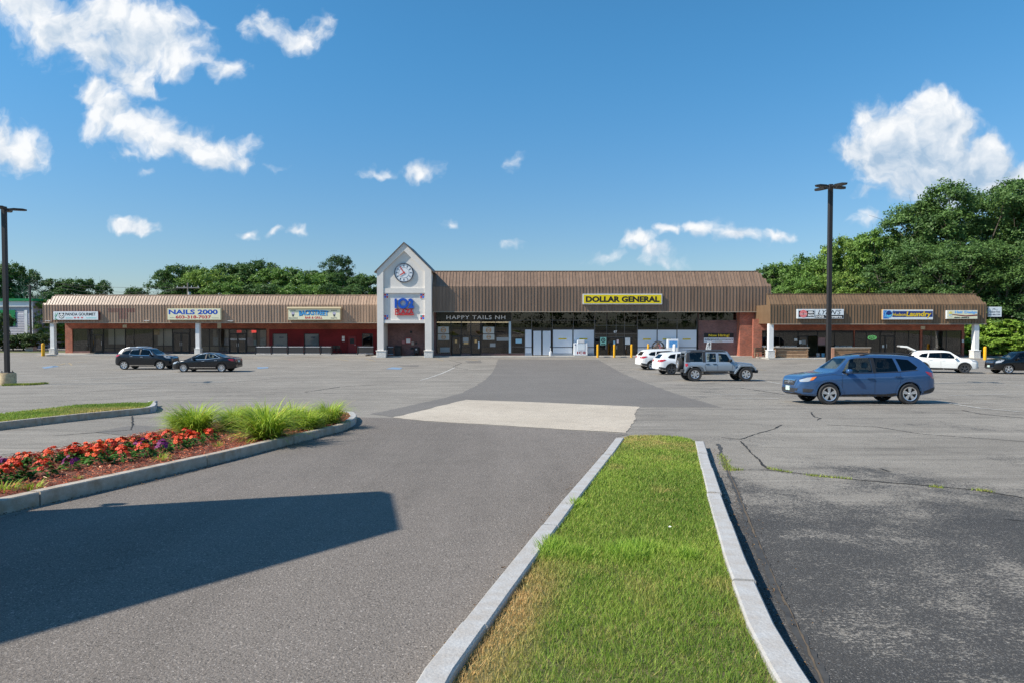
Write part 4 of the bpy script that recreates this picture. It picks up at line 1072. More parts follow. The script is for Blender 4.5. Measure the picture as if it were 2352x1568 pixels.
# entrance vestibule
bay(bmn, k4, [372, 500, 600, 690, 825], [556, 700, 790, 822], YMW, m_framel); 
glass_door(bmn, k4, 420, 824, 500, 1036, YMW, hs=1); glass_door(bmn, k4, 502, 824, 690, 1036, YMW, 2); glass_door(bmn, k4, 692, 824, 768, 1036, YMW, hs=-1)
bay(bmn, k4, [375, 418], [824, 1036], YMW); bay(bmn, k4, [770, 824], [824, 1036], YMW)
r = rect(k4, 575, 755, 612, 780, YMW - .05); link('lettering', text_mesh('87', *r, YMW - .04, bold=.03, extrude=.008), m_white_p, bmn)
m_mint = mat('mint_poster', srgb(150, 205, 185), .6)
for (k, x0, y0, x1, y1, m) in ((k4, 430, 826, 495, 906, m_mint), (k4, 696, 830, 750, 902, m_paper), (k4, 570, 862, 590, 905, mat('blue_notice', (.3, .5, .6), .6)), (k4, 606, 850, 628, 885, mat('pink_notice', (.7, .55, .55), .6)),
                            (k3, 128, 760, 252, 836, mat('menu_board', (.42, .41, .37), .7)), (k3, 128, 846, 256, 910, MATS['menu_board']), (k3, 640, 762, 768, 838, MATS['menu_board']), (k3, 640, 846, 770, 908, MATS['menu_board']),
                            (k3, 320, 905, 346, 942, mat('orange_notice', (.6, .36, .14), .7)), (k3, 545, 905, 570, 942, MATS['orange_notice']), (k3, 412, 882, 476, 932, mat('grey_notice', (.28, .28, .27), .7)), (k3, 422, 934, 474, 956, MATS['orange_notice']), (k3, 585, 928, 600, 1005, mat('pale_blue_notice', (.5, .58, .64), .7)),
                            (k3, 1012, 897, 1082, 945, MATS['blue_notice']), (k3, 795, 880, 935, 920, MATS['grey_notice']), (k3, 720, 945, 782, 985, MATS['grey_notice']), (k3, 152, 990, 262, 1045, MATS['grey_notice'])):
    r = rect(k, x0, y0, x1, y1, YMW - .03); o = MB().box(r[0], r[1], YMW - .066, YMW - .058, r[2], r[3]).build('window_poster', m, bmn)
    w = r[1] - r[0]; cx = (r[0] + r[1]) / 2; cz = (r[2] + r[3]) / 2; h = r[3] - r[2]
    if m is m_mint: MB().lathe([(w * .20, -.072), (w * .36, -.072), (w * .36, -.067), (w * .20, -.067)], 20, 'y', (cx, YMW, cz + h * .12), True).lathe([(0, -.072), (w * .12, -.072), (w * .12, -.067)], 12, 'y', (cx, YMW, cz + h * .12)).box(r[0] + .15 * w, r[1] - .15 * w, YMW - .072, YMW - .067, r[2] + .06 * h, r[2] + .18 * h).build('printed_emblem', mat('ink_dark', (.03, .06, .05), .6), o)
    if m.name == 'menu_board': MB().lathe([(h * .28, -.072), (h * .4, -.072), (h * .4, -.067), (h * .28, -.067)], 20, 'y', (cx, YMW, cz), True).box(cx - w * .18, cx + w * .18, YMW - .072, YMW - .067, cz - .05, cz + .05).build('printed_emblem', mat('ink_orange', (.42, .2, .06), .6), o)
tag(MB().box(tx0 - .8, XW(k4, 2120, YMW) + 2.0, YM - .25, YMW - .035, -.2, .12).build('walkway', m_walk), 'concrete walkway along the central shop front', 'pavement', kind='structure')
rb = rect(k4, 1540, 784, 1856, 880, YMW - .05)
bn = tag(MB().box(rb[0], rb[1], YMW - .06, YMW - .03, rb[2], rb[3]).build('hiring_banner', m_whitepanel), 'black and white hiring banner hung on the shaded brick', 'banner')
zm = rb[2] + (rb[3] - rb[2]) * .52
MB().box(rb[0] - .002, rb[1] + .002, YMW - .068, YMW - .0605, zm, rb[3] + .002).build('black_band', m_black, bn)
link('lettering', text_mesh('Now Hiring!', *rect(k4, 1590, 792, 1812, 828, YMW - .06), YMW - .07, bold=.03, extrude=.004), m_yel, bn)
link('lettering', text_mesh('dollargeneral.com/careers', *rect(k4, 1548, 838, 1850, 862, YMW - .06), YMW - .062, bold=.01, extrude=.004), m_black, bn)
link('lettering', text_mesh('DOLLAR GENERAL', *rect(k4, 1662, 864, 1738, 874, YMW - .06), YMW - .062, bold=.01, extrude=.004), mat('ink_mustard', srgb(150, 130, 30), .6), bn)

# ------------------------------------------------------------------ right wing
YR, YRW = 70.6, 73.8
xq0, xq1 = at(*k5(200, 300), YR).x, at(*k5(2033, 300), YR).x
zqb = ZW(k5, 428, YR); zqe = ZW(k5, 268, YR); zqr = ZW(k5, 181, YR + .8)
brt = tag(empty('shop_building', (0, 0, 0)), 'low right wing with dark brown ribbed mansard before the big trees', 'building')
mansard(brt, xq0, xq1, YR, zqb, zqe, .8, zqr, 0, .6, .305, m_seamR, 100)
rt = MB(); rt.box(xq0 - .015, xq0 + .02, YR - .0, YM + .3, zqb, zqe); rt.build('fascia_return', m_seamR, brt)
MB().box(xq0 + .1, xq1 - .1, YR + .05, YRW + .3, zqb + .012, zqb + .06).build('soffit', m_soffit, brt)
MB().box(xq0 + .02, xq1 - 1, YR + 1.2, 100, zqe - .4, zqe - .2).build('flat_roof', m_roofdeck, brt)
xg0 = XW(k5, 128, YRW); xg1 = XW(k5, 1822, YRW); xe1 = XW(k5, 1842, YRW); zgh = ZW(k5, 484, YRW)
wq = MB(); wall_grid(wq, xq0 - .6, xe1, 0, zqb + .5, YRW, .3, [(xg0, xg1, 0, zgh)]); wq.box(xe1 - .3, xe1, YRW + .302, 99.9, 0, zqe - .5); wq.box(xq0 + .02, xe1 - .302, 99.6, 99.9, 0, zqe - .5); wq.build('brick_wall', m_brick, brt)
room(brt, xg0, xg1, YRW, zgh + .3)
bay(brt, k5, [130, 276, 432], [486, 690], YRW + .1); bay(brt, k5, [600, 745, 905], [486, 690], YRW + .1); bay(brt, k5, [915, 1012, 1128], [486, 690], YRW + .1)
bay(brt, k5, [1256, 1370, 1468], [486, 690], YRW + .1); bay(brt, k5, [1488, 1562, 1690, 1818], [486, 655, 690], YRW + .1)
bay(brt, k5, [434, 596], [486, 530], YRW + .1); glass_door(brt, k5, 438, 532, 516, 700, YRW + .1); bay(brt, k5, [1130, 1254], [486, 530], YRW + .1); glass_door(brt, k5, 1172, 532, 1252, 700, YRW + .1, hs=-1); bay(brt, k5, [1132, 1170], [532, 695], YRW + .1)
for a_, b_ in ((906, 914), (1469, 1487)): MB().box(XW(k5, a_, YRW), XW(k5, b_, YRW), YRW, YRW + .3, 0, zgh).build('brick_pier', m_brick, brt)
pq = MB()
for a, b in ((130, 434), (598, 905), (916, 1130), (1256, 1468), (1489, 1820)): pq.box(XW(k5, a, YRW), XW(k5, b, YRW), YRW + .02, YRW + .28, 0, ZW(k5, 690, YRW))
pq.build('brick_plinth', m_brick_dk, brt)
for (txt, x0, x1) in (('PIZZA - BURGERS - KENO - LIVE ENTERTAINMENT', 132, 425), ('KENO-LOTTERY-GAMES', 750, 893)):
    r = rect(k5, x0, 612, x1, 624, YRW); link('lettering', text_mesh(txt, *r, YRW + .045, bold=.02, extrude=.004), m_white_p, brt)
r = rect(k5, 1030, 528, 1102, 561, YRW + .1); cx, cz = (r[0] + r[1]) / 2, (r[2] + r[3]) / 2
m_neon = mat('neon_green', (.1, .4, .12), .4, emis=((.25, 1, .35), .9))
ne = MB(); ne.tube([(cx + (r[1] - r[0]) / 2 * math.cos(a), YRW + .2, cz + (r[3] - r[2]) / 2 * math.sin(a)) for a in np.linspace(0, 2 * math.pi, 33)], .03, 6, False); o = ne.build('open_neon', m_neon, brt)
link('lettering', text_mesh('OPEN', cx - .42, cx + .42, cz - .13, cz + .13, YRW + .2, extrude=.02, shear=.2), m_neon, o)
for (k, x0, y0, x1, y1, m) in ((k5, 1472, 448, 1508, 475, MATS['cream_notice']), (k5, 1822, 560, 1838, 585, m_paper)):
    r = rect(k, x0, y0, x1, y1, YRW); MB().box(r[0], r[1], YRW - .03, YRW - .002, r[2], r[3]).build('wall_notice', m, brt)
for (x0, y0, x1, y1, m) in ((402, 552, 428, 572, m_paper), (445, 570, 465, 595, m_paper), (468, 565, 500, 600, MATS['grey_notice']), (605, 545, 665, 605, mat('rose_notice', (.35, .2, .19), .7)), (1148, 605, 1165, 628, m_paper)):
    r = rect(k5, x0, y0, x1, y1, YRW); MB().box(r[0], r[1], YRW + .02, YRW + .028, r[2], r[3]).build('window_poster', m, brt)
tag(MB().box(xq0 - .3, xq1 + .6, YR - .6, YRW - .002, -.2, .11).build('walkway', m_walk), 'concrete walkway under the right wing canopy', 'pavement', kind='structure')
for px in (k5(213, 0)[0], k5(1960, 0)[0]): columns(brt, at(px, 700, YR).x, YR + .05, zqb - .005, w=.5, bw=.74, bh=.8, z0=.11)
MB().box(at(*k5(2030, 0), YR).x + .05, at(*k5(2030, 0), YR).x + .5, YR + .3, YR + .36, ZW(k5, 300, YR), ZW(k5, 292, YR)).build('sign_bracket', m_darkmetal, brt)


# ------------------------------------------------------------------ signs on the fascias
def sign(label, k, x0, y0, x1, y1, YF, depth, face, frame, name='shop_sign', rim=.06):
    Y = YF - .06 - depth; r = rect(k, x0, y0, x1, y1, Y)
    o = tag(MB().bbox(r[0], r[1], Y, YF - .058, r[2], r[3], .015).build(name, frame), label, 'sign')
    MB().box(r[0] + rim, r[1] - rim, Y - .012, Y - .002, r[2] + rim, r[3] - rim).build('sign_face', face, o)
    for xx in (r[0] + .4, r[1] - .4): MB().box(xx - .04, xx + .04, Y + .02, YF - .002, r[3] + .001, r[3] + .05).build('bracket', m_darkmetal, o)

    def txt(body, a, b, c, d, m, dep=.014, **kw): return link('lettering', text_mesh(body, *rect(k, a, b, c, d, Y), Y - dep, extrude=.004, **kw), m, o)

    def shape(poly, m, dep=.016, nm='printed_shape'):
        P = [(XW(k, x, Y), ZW(k, y, Y)) for x, y in poly]; return MB().prism(P, 'y', Y - dep - .004, Y - dep).build(nm, m, o)

    def disc(cx, cy, rr, m, dep=.016, nm='printed_shape', sx=1.0, r0=0):
        P = [(cx + rr * sx * math.cos(a), cy + rr * math.sin(a)) for a in np.linspace(0, 2 * math.pi, 25)[:-1]]; return shape(P, m, dep, nm)
    return o, txt, shape, disc


ink = lambda n, r, g, b: mat('ink_' + n, srgb(r, g, b), .5)
i_black, i_blue, i_red, i_white, i_navy = ink('black', 25, 25, 28), ink('blue', 8, 72, 165), ink('red', 176, 28, 38), ink('white', 235, 235, 232), ink('navy', 22, 48, 110)
f_cream, f_white, f_yellow = mat('sign_cream', srgb(226, 222, 190), .5), mat('sign_white', srgb(222, 228, 230), .5), mat('sign_yellow', srgb(240, 214, 20), .45)
fr_red, fr_tan, fr_alu = mat('sign_frame_maroon', srgb(110, 40, 44), .5), mat('sign_frame_tan', srgb(165, 150, 120), .5), mat('sign_frame_silver', srgb(190, 195, 198), .4)
fr_dkred = mat('sign_side_brown', srgb(70, 48, 42), .5)

o, t, s, d = sign('white sign with panda face and bamboo leaves at the left end of the left wing', k1, 522, 568, 965, 655, YL, .3, f_white, fr_red, rim=.03)
i_green, i_pale = ink('green', 40, 140, 90), ink('pale_teal', 150, 195, 195)
s([(538, 640), (548, 612), (572, 580), (560, 612)], i_green); s([(535, 642), (550, 640), (568, 652), (550, 652)], i_green); s([(535, 620), (542, 600), (548, 580), (545, 605)], i_green)
t('PANDA GOURMET', 643, 584, 940, 612, i_black, bold=.02); s([(645, 630), (712, 630), (712, 640), (645, 640)], i_pale, .013); s([(845, 628), (945, 628), (945, 640), (845, 640)], i_pale, .013)
for cx in (735, 768, 805): s([(cx - 13, 628), (cx, 624), (cx + 13, 628), (cx + 4, 640), (cx - 4, 640)], ink('rose', 190, 90, 100))
for cx in (586, 624): d(cx, 593, 8, i_black, .016)
d(605, 614, 27, i_black, .017); d(605, 613, 22, i_white, .022)
for cx in (596, 614): d(cx, 612, 5.5, i_black, .027, sx=.8)
d(605, 622, 3, i_black, .027)

o, t, s, d = sign('cream sign with blue nail salon name and red phone number', k1, 1642, 542, 2165, 655, YL, .35, f_cream, mat('sign_frame_cream', srgb(196, 190, 160), .5), rim=.05)
t('NAILS 2000', 1655, 553, 2135, 600, i_blue, bold=.035); t('603-318-7037', 1722, 610, 2070, 642, i_red, bold=.03); s([(1665, 632), (1712, 632), (1712, 634), (1665, 634)], i_black); s([(2078, 634), (2145, 634), (2145, 636), (2078, 636)], i_black)

o, t, s, d = sign('cream bar and grill sign with blue lettering and small hood', k2, 940, 636, 1428, 745, YL, .42, f_cream, fr_tan, rim=.06)
MB().prism([(YL - .62, ZW(k2, 640, YL - .5)), (YL - .62, ZW(k2, 634, YL - .5)), (YL - .4, ZW(k2, 622, YL - .5)), (YL - .065, ZW(k2, 622, YL - .5)), (YL - .065, ZW(k2, 635, YL - .5))], 'x', XW(k2, 933, YL - .5), XW(k2, 1434, YL - .5)).build('sign_hood', fr_tan, o)
t('BACKSTREET', 1046, 663, 1318, 710, ink('deep_blue', 22, 60, 110), .014, bold=.05, arc=.18); t('BACKSTREET', 1043, 659, 1314, 706, ink('sky_blue', 60, 150, 205), .02, bold=.025, arc=.18); t('BAR & GRILL', 1100, 712, 1260, 733, i_red, bold=.03)
for txt_, a, b, c, e in (('FOOD', 968, 650, 1012, 660), ('BILLIARDS', 948, 722, 1030, 731), ('SPIRITS', 1340, 652, 1398, 661), ('DARTS', 1338, 722, 1395, 731)): t(txt_, a, b, c, e, i_black, bold=.03)
for cx in (987, 1370):
    d(cx, 684, 15, ink('violet_grey', 175, 172, 190), .016)
    for q in (-8, 0, 8): s([(cx + q - 2, 690), (cx + q + 2, 690), (cx + q * .5 + 2, 712), (cx + q * .5 - 2, 712)], i_black, .021)

o, t, s, d = sign('long yellow sign with black store name on the central building', k4, 243, 364, 1092, 476, YM, .2, f_yellow, fr_alu, rim=.1)
t('DOLLAR GENERAL', 275, 390, 1062, 452, i_black, .016, bold=.045)

o, t, s, d = sign('white tavern sign with red round drink emblem behind the lamp post', k5, 425, 305, 820, 386, YR, .25, f_white, fr_alu, rim=.03)
s([(436, 318), (568, 318), (568, 372), (436, 372)], i_black, .013); d(476, 344, 33, ink('coke_red', 214, 118, 118), .018); d(476, 344, 10, ink('cola', 120, 50, 50), .022, sx=.6)
t('Coca-Cola', 447, 338, 505, 352, i_white, .026, shear=.2); t('880-', 516, 322, 566, 342, i_white, .018, bold=.05); t('8676', 514, 347, 566, 367, i_white, .018, bold=.05)
s([(572, 310), (575, 310), (575, 383), (572, 383)], i_black, .013); t("LYNN'S", 598, 311, 796, 350, i_black, .014, shear=.35); s([(580, 355), (816, 355), (816, 381), (580, 381)], i_black, .013); t('102 Tavern', 586, 359, 802, 378, i_white, .018, bold=.05)

o, t, s, d = sign('blue and white laundry sign with yellow lettering and washer emblem', k5, 1148, 308, 1575, 393, YR, .25, f_white, mat('sign_frame_sand', srgb(176, 150, 110), .5), rim=.02)
s([(1230, 322), (1570, 322), (1570, 372), (1230, 372)], i_navy, .014); s([(1152, 316), (1190, 316), (1200, 385), (1152, 385)], ink('mid_blue', 40, 110, 180), .0135)
d(1200, 346, 32, ink('ring_blue', 110, 170, 215), .018); d(1200, 346, 26, i_navy, .022); s([(1176, 350), (1200, 358), (1226, 348), (1216, 366), (1200, 372), (1184, 366)], ink('water', 90, 190, 225), .027)
for cx, cy, rr in ((1160, 330, 5), (1168, 365, 6), (1158, 350, 4), (1240, 316, 4), (1250, 322, 3)): d(cx, cy, rr, ink('ring_blue', 0, 0, 0), .02)
i_yel = ink('sun_yellow', 250, 212, 30); t('Hudson', 1230, 337, 1342, 364, i_yel, .022, bold=.02, shear=.15); t('Laundry', 1346, 325, 1560, 380, i_yel, .022, bold=.035, shear=.15)

o, t, s, d = sign('cream hair salon sign with pale blue letters and maroon swoosh', k5, 1692, 315, 1952, 388, YR, .25, f_cream, fr_alu, rim=.03)
t('Hair Design', 1758, 319, 1946, 348, ink('powder_blue', 110, 165, 215), .014, bold=.05); s([(1735, 348), (1780, 351), (1850, 358), (1948, 350), (1948, 362), (1850, 368), (1780, 360), (1735, 354)], ink('maroon', 120, 50, 45), .014)
t('880-8882', 1752, 371, 1880, 382, i_black, .014, bold=.03, shear=.2); d(1722, 338, 13, ink('pale_yellow', 215, 200, 110), .015); d(1722, 352, 16, ink('powder_blue', 0, 0, 0), .014, sx=.7); d(1726, 362, 7, f_cream, .02)

r = rect(k5, 2037, 286, 2150, 371, YR + .3)
so = tag(MB().bbox(r[0], r[1], YR + .2, YR + .42, r[2], r[3], .015).build('projecting_sign', fr_alu), 'small white square sign projecting past the right end of the right wing', 'sign')
MB().box(r[0] + .03, r[1] - .03, YR + .188, YR + .198, r[2] + .03, r[3] - .03).build('sign_face', f_white, so)
q = lambda a, b, c, e: rect(k5, a, b, c, e, YR + .2)
link('lettering', text_mesh('Hudson Pool', *q(2046, 318, 2140, 336), YR + .186, extrude=.004, shear=.2), i_black, so); link('lettering', text_mesh('603-880-7799', *q(2046, 345, 2142, 358), YR + .186, bold=.02, extrude=.004), ink('steel', 80, 85, 95), so)
MB().prism([(XW(k5, x, YR + .2), ZW(k5, y, YR + .2)) for x, y in ((2070, 306), (2092, 298), (2100, 304), (2125, 308), (2100, 308))], 'y', YR + .182, YR + .186).build('printed_shape', ink('steel', 0, 0, 0), so)

# big letters on the tower
ps = tag(empty('plaza_sign', (txc, YTR, T(0, 990).z)), 'blue 102 numerals over red PLAZA letters on the clock tower', 'sign'); bpy.context.view_layer.update(); inv = ps.matrix_world.inverted()
def tl(nm, me, m): o = link(nm, me, m, ps); o.matrix_parent_inverse = inv; return o
Q = lambda a, b, c, e: (T(a, 0, YTR).x, T(c, 0, YTR).x, T(0, e, YTR).z, T(0, b, YTR).z)
r = Q(336, 790, 362, 905); tl('numeral', MB().box(r[0], r[1], YTR - .2, YTR - .05, r[2], r[3]).mesh('numeral'), i_blue)
r = Q(372, 786, 500, 908); cx, cz, ra = (r[0] + r[1]) / 2, (r[2] + r[3]) / 2, (r[3] - r[2]) / 2
tl('numeral', MB().lathe([(ra * .56, -.2), (ra * 1.03, -.2), (ra * 1.03, -.05), (ra * .56, -.05)], 40, 'y', (cx, YTR, cz), True).mesh('numeral', 30), i_blue)
r = Q(500, 788, 566, 905); tl('numeral', text_mesh('2', *r, YTR - .05, bold=.06, extrude=.15), i_blue)
r = Q(338, 918, 566, 982); tl('lettering', text_mesh('PLAZA', r[0] + .03, r[1] - .03, r[2] + .06, r[3], YTR - .05, bold=.015, extrude=.1), i_red)
tl('underline_bar', MB().box(r[0], r[1], YTR - .16, YTR - .05, r[2] - .06, r[2] + .04).mesh('underline_bar'), i_red)
tl('letter_rail', MB().box(r[0], r[1], YTR - .14, YTR - .05, r[3] + .0, r[3] + .04).mesh('letter_rail'), i_red)
tl('mounting_rail', MB().box(r[0] + .05, r[1] - .05, YTR - .049, YTR - .003, r[2] + .3, r[2] + .36).mesh('mounting_rail'), m_stucco)
# ================================================================== street furniture
m_conc_base = mat('lamp_base_concrete', srgb(196, 176, 140), .95, var=(7, srgb(140, 118, 92), .8), bump=(18, .7))
m_bollard = mat('bollard_yellow', srgb(236, 176, 20), .5, var=(3, srgb(214, 150, 14), .6))


def lamp_post(label, px, d, ztop, base=True, w=.2, arms=4, rot=22):
    g = gz(d); x = at(px, 800, d).x; t = tag(empty('lamp_post', (x, d, g)), label, 'lamp post'); h = ztop - g; bh = .62 if base else .02
    if base: MB().lathe([(0, -.1), (.40, -.1), (.40, bh - .04), (.37, bh), (0, bh)], 24, 'z').build('concrete_base', m_conc_base, t, smooth=40)
    MB().bbox(-w / 2, w / 2, -w / 2, w / 2, bh, h, .015).build('pole', mat('post_bronze', (.020, .017, .016), .5), t)
    MB().bbox(-.22, .22, -.22, .22, bh + .002, bh + .04, .008).build('base_plate', MATS['post_bronze'], t)
    for i in range(4): MB().tube([(.16 * (1, 1, -1, -1)[i], .16 * (1, -1, 1, -1)[i], bh + .04), (.16 * (1, 1, -1, -1)[i], .16 * (1, -1, 1, -1)[i], bh + .12)], .02, 6).build('anchor_bolt', m_darkmetal, t)
    for i in range(arms):
        a = R(rot + 360 / arms * i); ca, sa = math.cos(a), math.sin(a)
        arm = MB().tube([(ca * .08, sa * .08, h - .12), (ca * .34, sa * .34, h - .10)], .035, 6).build('lamp_arm', m_darkmetal, t)
        hd = MB(); P = [(.30, -.16), (.46, -.2), (.86, -.17), (1.0, -.06), (1.0, .06), (.86, .17), (.46, .2), (.30, .16)]
        zt = [(h - .1 + .035 * math.sin((u - .3) / .7 * math.pi), h - .17) for u, v in P]
        V = [(ca * u - sa * v, sa * u + ca * v, z[0]) for (u, v), z in zip(P, zt)] + [(ca * u * .98 - sa * v * .9, sa * u * .98 + ca * v * .9, z[1]) for (u, v), z in zip(P, zt)]; n = len(P)
        hd.add(V, [tuple(range(n)), tuple(range(n, 2 * n))[::-1]] + [(i, (i + 1) % n, n + (i + 1) % n, n + i) for i in range(n)]); hd.build('lamp_head', m_darkmetal, arm)
    return t


lamp_post('tall dark lamp post on a round concrete base at the left edge', 15.5, 35.7, 9.75)
lamp_post('tall dark lamp post rising behind the blue car', 1903.0, 35.0, at(0, 424, 35.0).z)
lp = lamp_post('thin distant lamp post by the green trimmed building', 71.5, 92.0, at(0, 655, 92).z, base=False, arms=1, rot=180)
bpx = at(73, 800, 90).x
MB().box(-.5, .5, -.4, .4, 0, .5).build('concrete_base', m_walk, lp)


def bollard(label, px, pyb, d, h=1.25, m=None, r=.085, z0=None):
    x = at(px, 800, d).x; z = gz(d) if z0 is None else z0
    o = MB().lathe([(0, h + r * .35), (r * .5, h + r * .3), (r * .87, h + r * .05), (r, h - .06), (r, 0)], 16, 'z', (0, 0, 0)).build('bollard', m or m_bollard, None, (x, d, z), smooth=40)
    tag(o, label, 'bollard', 'bollards along the shop fronts'); return o


bollard('yellow bollard left of the general store doors', k4(403, 0)[0], 0, 74.0, 1.38, r=.12)
bollard('yellow bollard in front of the middle of the general store doors', k4(581, 0)[0], 0, 74.0, 1.38, r=.12)
bollard('yellow bollard right of the general store doors', k4(765, 0)[0], 0, 74.0, 1.38, r=.12)
bollard('yellow bollard with only its top showing above the rear white car', k4(943, 0)[0], 0, 74.0, 1.42, r=.12)
bollard('yellow bollard beside the first column of the left wing', k1(422, 0)[0], 0, 77.2, 1.38, r=.17)
bollard('yellow bollard next to the last column of the right wing', k5(2021, 0)[0], 0, 69.2, 1.3, r=.15)
bollard('white bollard beside the blue posted cabinet behind the gray off-roader', k4(1222, 0)[0], 0, 73.9, 1.38, m_white_p, r=.17)
# white marker boards behind the jeep
for (lb, x, tilt, w) in (('leaning white marker board before the shaded brick', 1566, 12, .16), ('upright white marker board before the shaded brick', 1613, 0, .12)):
    p = at(*k4(x, 940), 74.2); o = tag(empty('marker_board', (p.x - .1, 74.2, 0)), lb, 'sign'); o.rotation_euler = (0, R(tilt), 0)
    MB().box(-w, w, -.02, .02, .1, 1.65).build('board', m_white_p, o); MB().box(-.025, .025, .021, .05, 0, 1.6).build('stake', m_darkmetal, o)
    for z in (.95, 1.1, 1.28, 1.42): MB().box(-w * .4, w * .4, -.026, -.0205, z, z + .06).build('printed_mark', i_black, o)

# ice merchandiser
r = rect(k3, 1674, 945, 1828, 1094, 75.3); YI = 75.0
ib = tag(empty('ice_freezer', ((r[0] + r[1]) / 2, YI, .12)), 'white ice freezer box with red lettering by the store doors', 'freezer'); w = (r[1] - r[0]) / 2
m_icew = mat('freezer_white', srgb(224, 228, 232), .4)
MB().bbox(-w, w, 0, .8, .06, 1.38, .03).build('cabinet', m_icew, ib); MB().box(-w + .05, w - .05, .03, .75, 0, .058).build('plinth', m_darkmetal, ib)
MB().bbox(-w * .5, w * .55, -.05, .5, 1.382, 1.72, .02).build('header_board', m_icew, ib)
MB().box(-w * .42, w * .48, -.056, -.051, 1.42, 1.68).build('header_print', mat('ice_print', (.35, .37, .4), .6, var=(12, (.7, .7, .7), .9)), ib)
MB().bbox(-w * .45, w * .6, -.03, -.001, .62, 1.3, .01).build('door', mat('freezer_door', srgb(196, 204, 210), .35), ib)
for z0 in (1.18,): MB().box(-w * .9, -w * .7, -.01, -.001, z0, z0 + .1).build('emblem', i_navy, ib)
link('lettering', text_mesh('ICE', -w * .55, w * .75, .22, .5, -.004, bold=.05, extrude=.006, spacing=1.2), mat('ink_crimson', srgb(130, 30, 45), .5), ib)
# second cabinet with a blue poster, and a ring rack
r = rect(k4, 1145, 845, 1262, 966, 75.2); kb = tag(empty('vending_cabinet', ((r[0] + r[1]) / 2, 74.9, .12)), 'white cabinet with a blue poster before the store window', 'cabinet'); w = (r[1] - r[0]) / 2
MB().bbox(-w, w, 0, .75, 0, r[3] - .12, .03).build('cabinet', m_icew, kb); MB().box(-w * .72, w * .78, -.012, -.001, .95, r[3] - .3).build('blue_poster', mat('poster_blue', srgb(40, 110, 180), .5, var=(4, srgb(120, 180, 220), .8)), kb)
MB().tube([(w * .8, -.06, .5), (w * .8, -.06, .95)], .02, 6).build('handle', m_alu, kb)
p = at(*k4(1053, 905), 74.9); rr = tag(empty('firewood_rack', (p.x, 74.9, .12)), 'round black hoop rack with stacked bundles by the store window', 'rack'); cz = .95
MB().tube([(.62 * math.cos(a), 0, cz + .62 * math.sin(a)) for a in np.linspace(0, 2 * math.pi, 25)], .045, 8, False).tube([(.62 * math.cos(a), .35, cz + .62 * math.sin(a)) for a in np.linspace(0, 2 * math.pi, 25)], .045, 8, False).build('hoop', m_black, rr)
MB().box(-.45, -.39, -.05, .4, 0, .45).box(.39, .45, -.05, .4, 0, .45).build('stand', m_black, rr)
rn = random.Random(4)
for i, (u, v) in enumerate(((-.3, .62), (0, .58), (.3, .64), (-.38, .88), (-.1, .86), (.2, .9), (.42, .9), (-.2, 1.12), (.1, 1.15), (0, 1.36))):
    MB().bbox(u - .13, u + .13, -.1, .4, v - .1, v + .12, .03).build('bundle', mat('bundle_%d' % (i % 3), ((.10, .07, .05), (.16, .12, .1), (.3, .12, .12))[i % 3], .8), rr)
p = at(*k3(1410, 1050), 75.2); ash = tag(empty('ash_bin', (p.x, 75.2, .12)), 'grey ash bin beside the white double doors', 'bin')
MB().lathe([(0, 0), (.17, 0), (.19, .4), (.12, .5), (.05, .55), (.04, .95), (0, .96)], 16, 'z').build('bin_body', mat('bin_grey', (.42, .43, .44), .7), ash, smooth=40); MB().tube([(0, 0, .9), (0, 0, 1.05)], .06, 8).build('cap', m_darkmetal, ash)

# patio railing before the red wall
def rail_panel(label, xa, xb, Y, z0):
    t = tag(empty('patio_barrier', (xa, Y, z0)), label, 'barrier', 'black patio barriers'); L = xb - xa
    MB().tube([(0, 0, .05), (0, 0, 1.08)], .06, 8).tube([(0, 0, 1.07), (0, 0, 1.13)], .08, 8).build('post', m_black, t)
    MB().lathe([(0, 0), (.22, 0), (.2, .04), (.08, .09), (0, .09)], 16).build('foot', m_darkmetal, t)
    MB().tube([(.06, 0, .98), (L - .1, 0, .98)], .028, 6).build('top_rail', m_alu, t); MB().tube([(.06, 0, .2), (L - .1, 0, .2)], .025, 6).build('bottom_rail', m_alu, t)
    MB().box(.08, L - .12, -.012, .012, .23, .95).build('screen', mat('barrier_mesh', (.02, .02, .022), .7, var=(30, (.05, .05, .05), .6)), t)


YP = 78.1
P_ = [635, 785, 935, 1088, 1240, 1345]
ords = ['first', 'second', 'third', 'fourth', 'fifth']
for i in range(5): rail_panel('%s black patio barrier panel from the left before the red wall' % ords[i], XW(k2, P_[i], YP), XW(k2, P_[i + 1], YP), YP, .02)
rail_panel('lone black patio barrier panel right of the red door', XW(k2, 1585, YP), XW(k2, 1740, YP), YP, .02)
rail_panel('short black barrier panel inside the clock tower alcove', XW(k2, 1862, 74.6), XW(k2, 1925, 74.6), 74.6, .12)
o = tag(empty('patio_barrier', (XW(k2, 1345, YP), YP, .02)), 'end post of the barrier row left of the red door', 'barrier', 'black patio barriers')
MB().tube([(0, 0, .05), (0, 0, 1.08)], .06, 8).build('post', m_black, o); MB().lathe([(0, 0), (.22, 0), (.2, .04), (.08, .09), (0, .09)], 16).build('foot', m_darkmetal, o)
r = rect(k2, 1935, 990, 1980, 1075, 75.4); o = tag(empty('storage_bin', ((r[0] + r[1]) / 2, 75.3, .12)), 'black storage bin against the alcove brick behind the short barrier', 'bin'); MB().bbox(-.35, .35, 0, .6, 0, 1.0, .03).build('bin_body', m_black, o); MB().bbox(-.38, .38, -.03, .63, 1.002, 1.07, .02).build('lid', m_darkmetal, o)
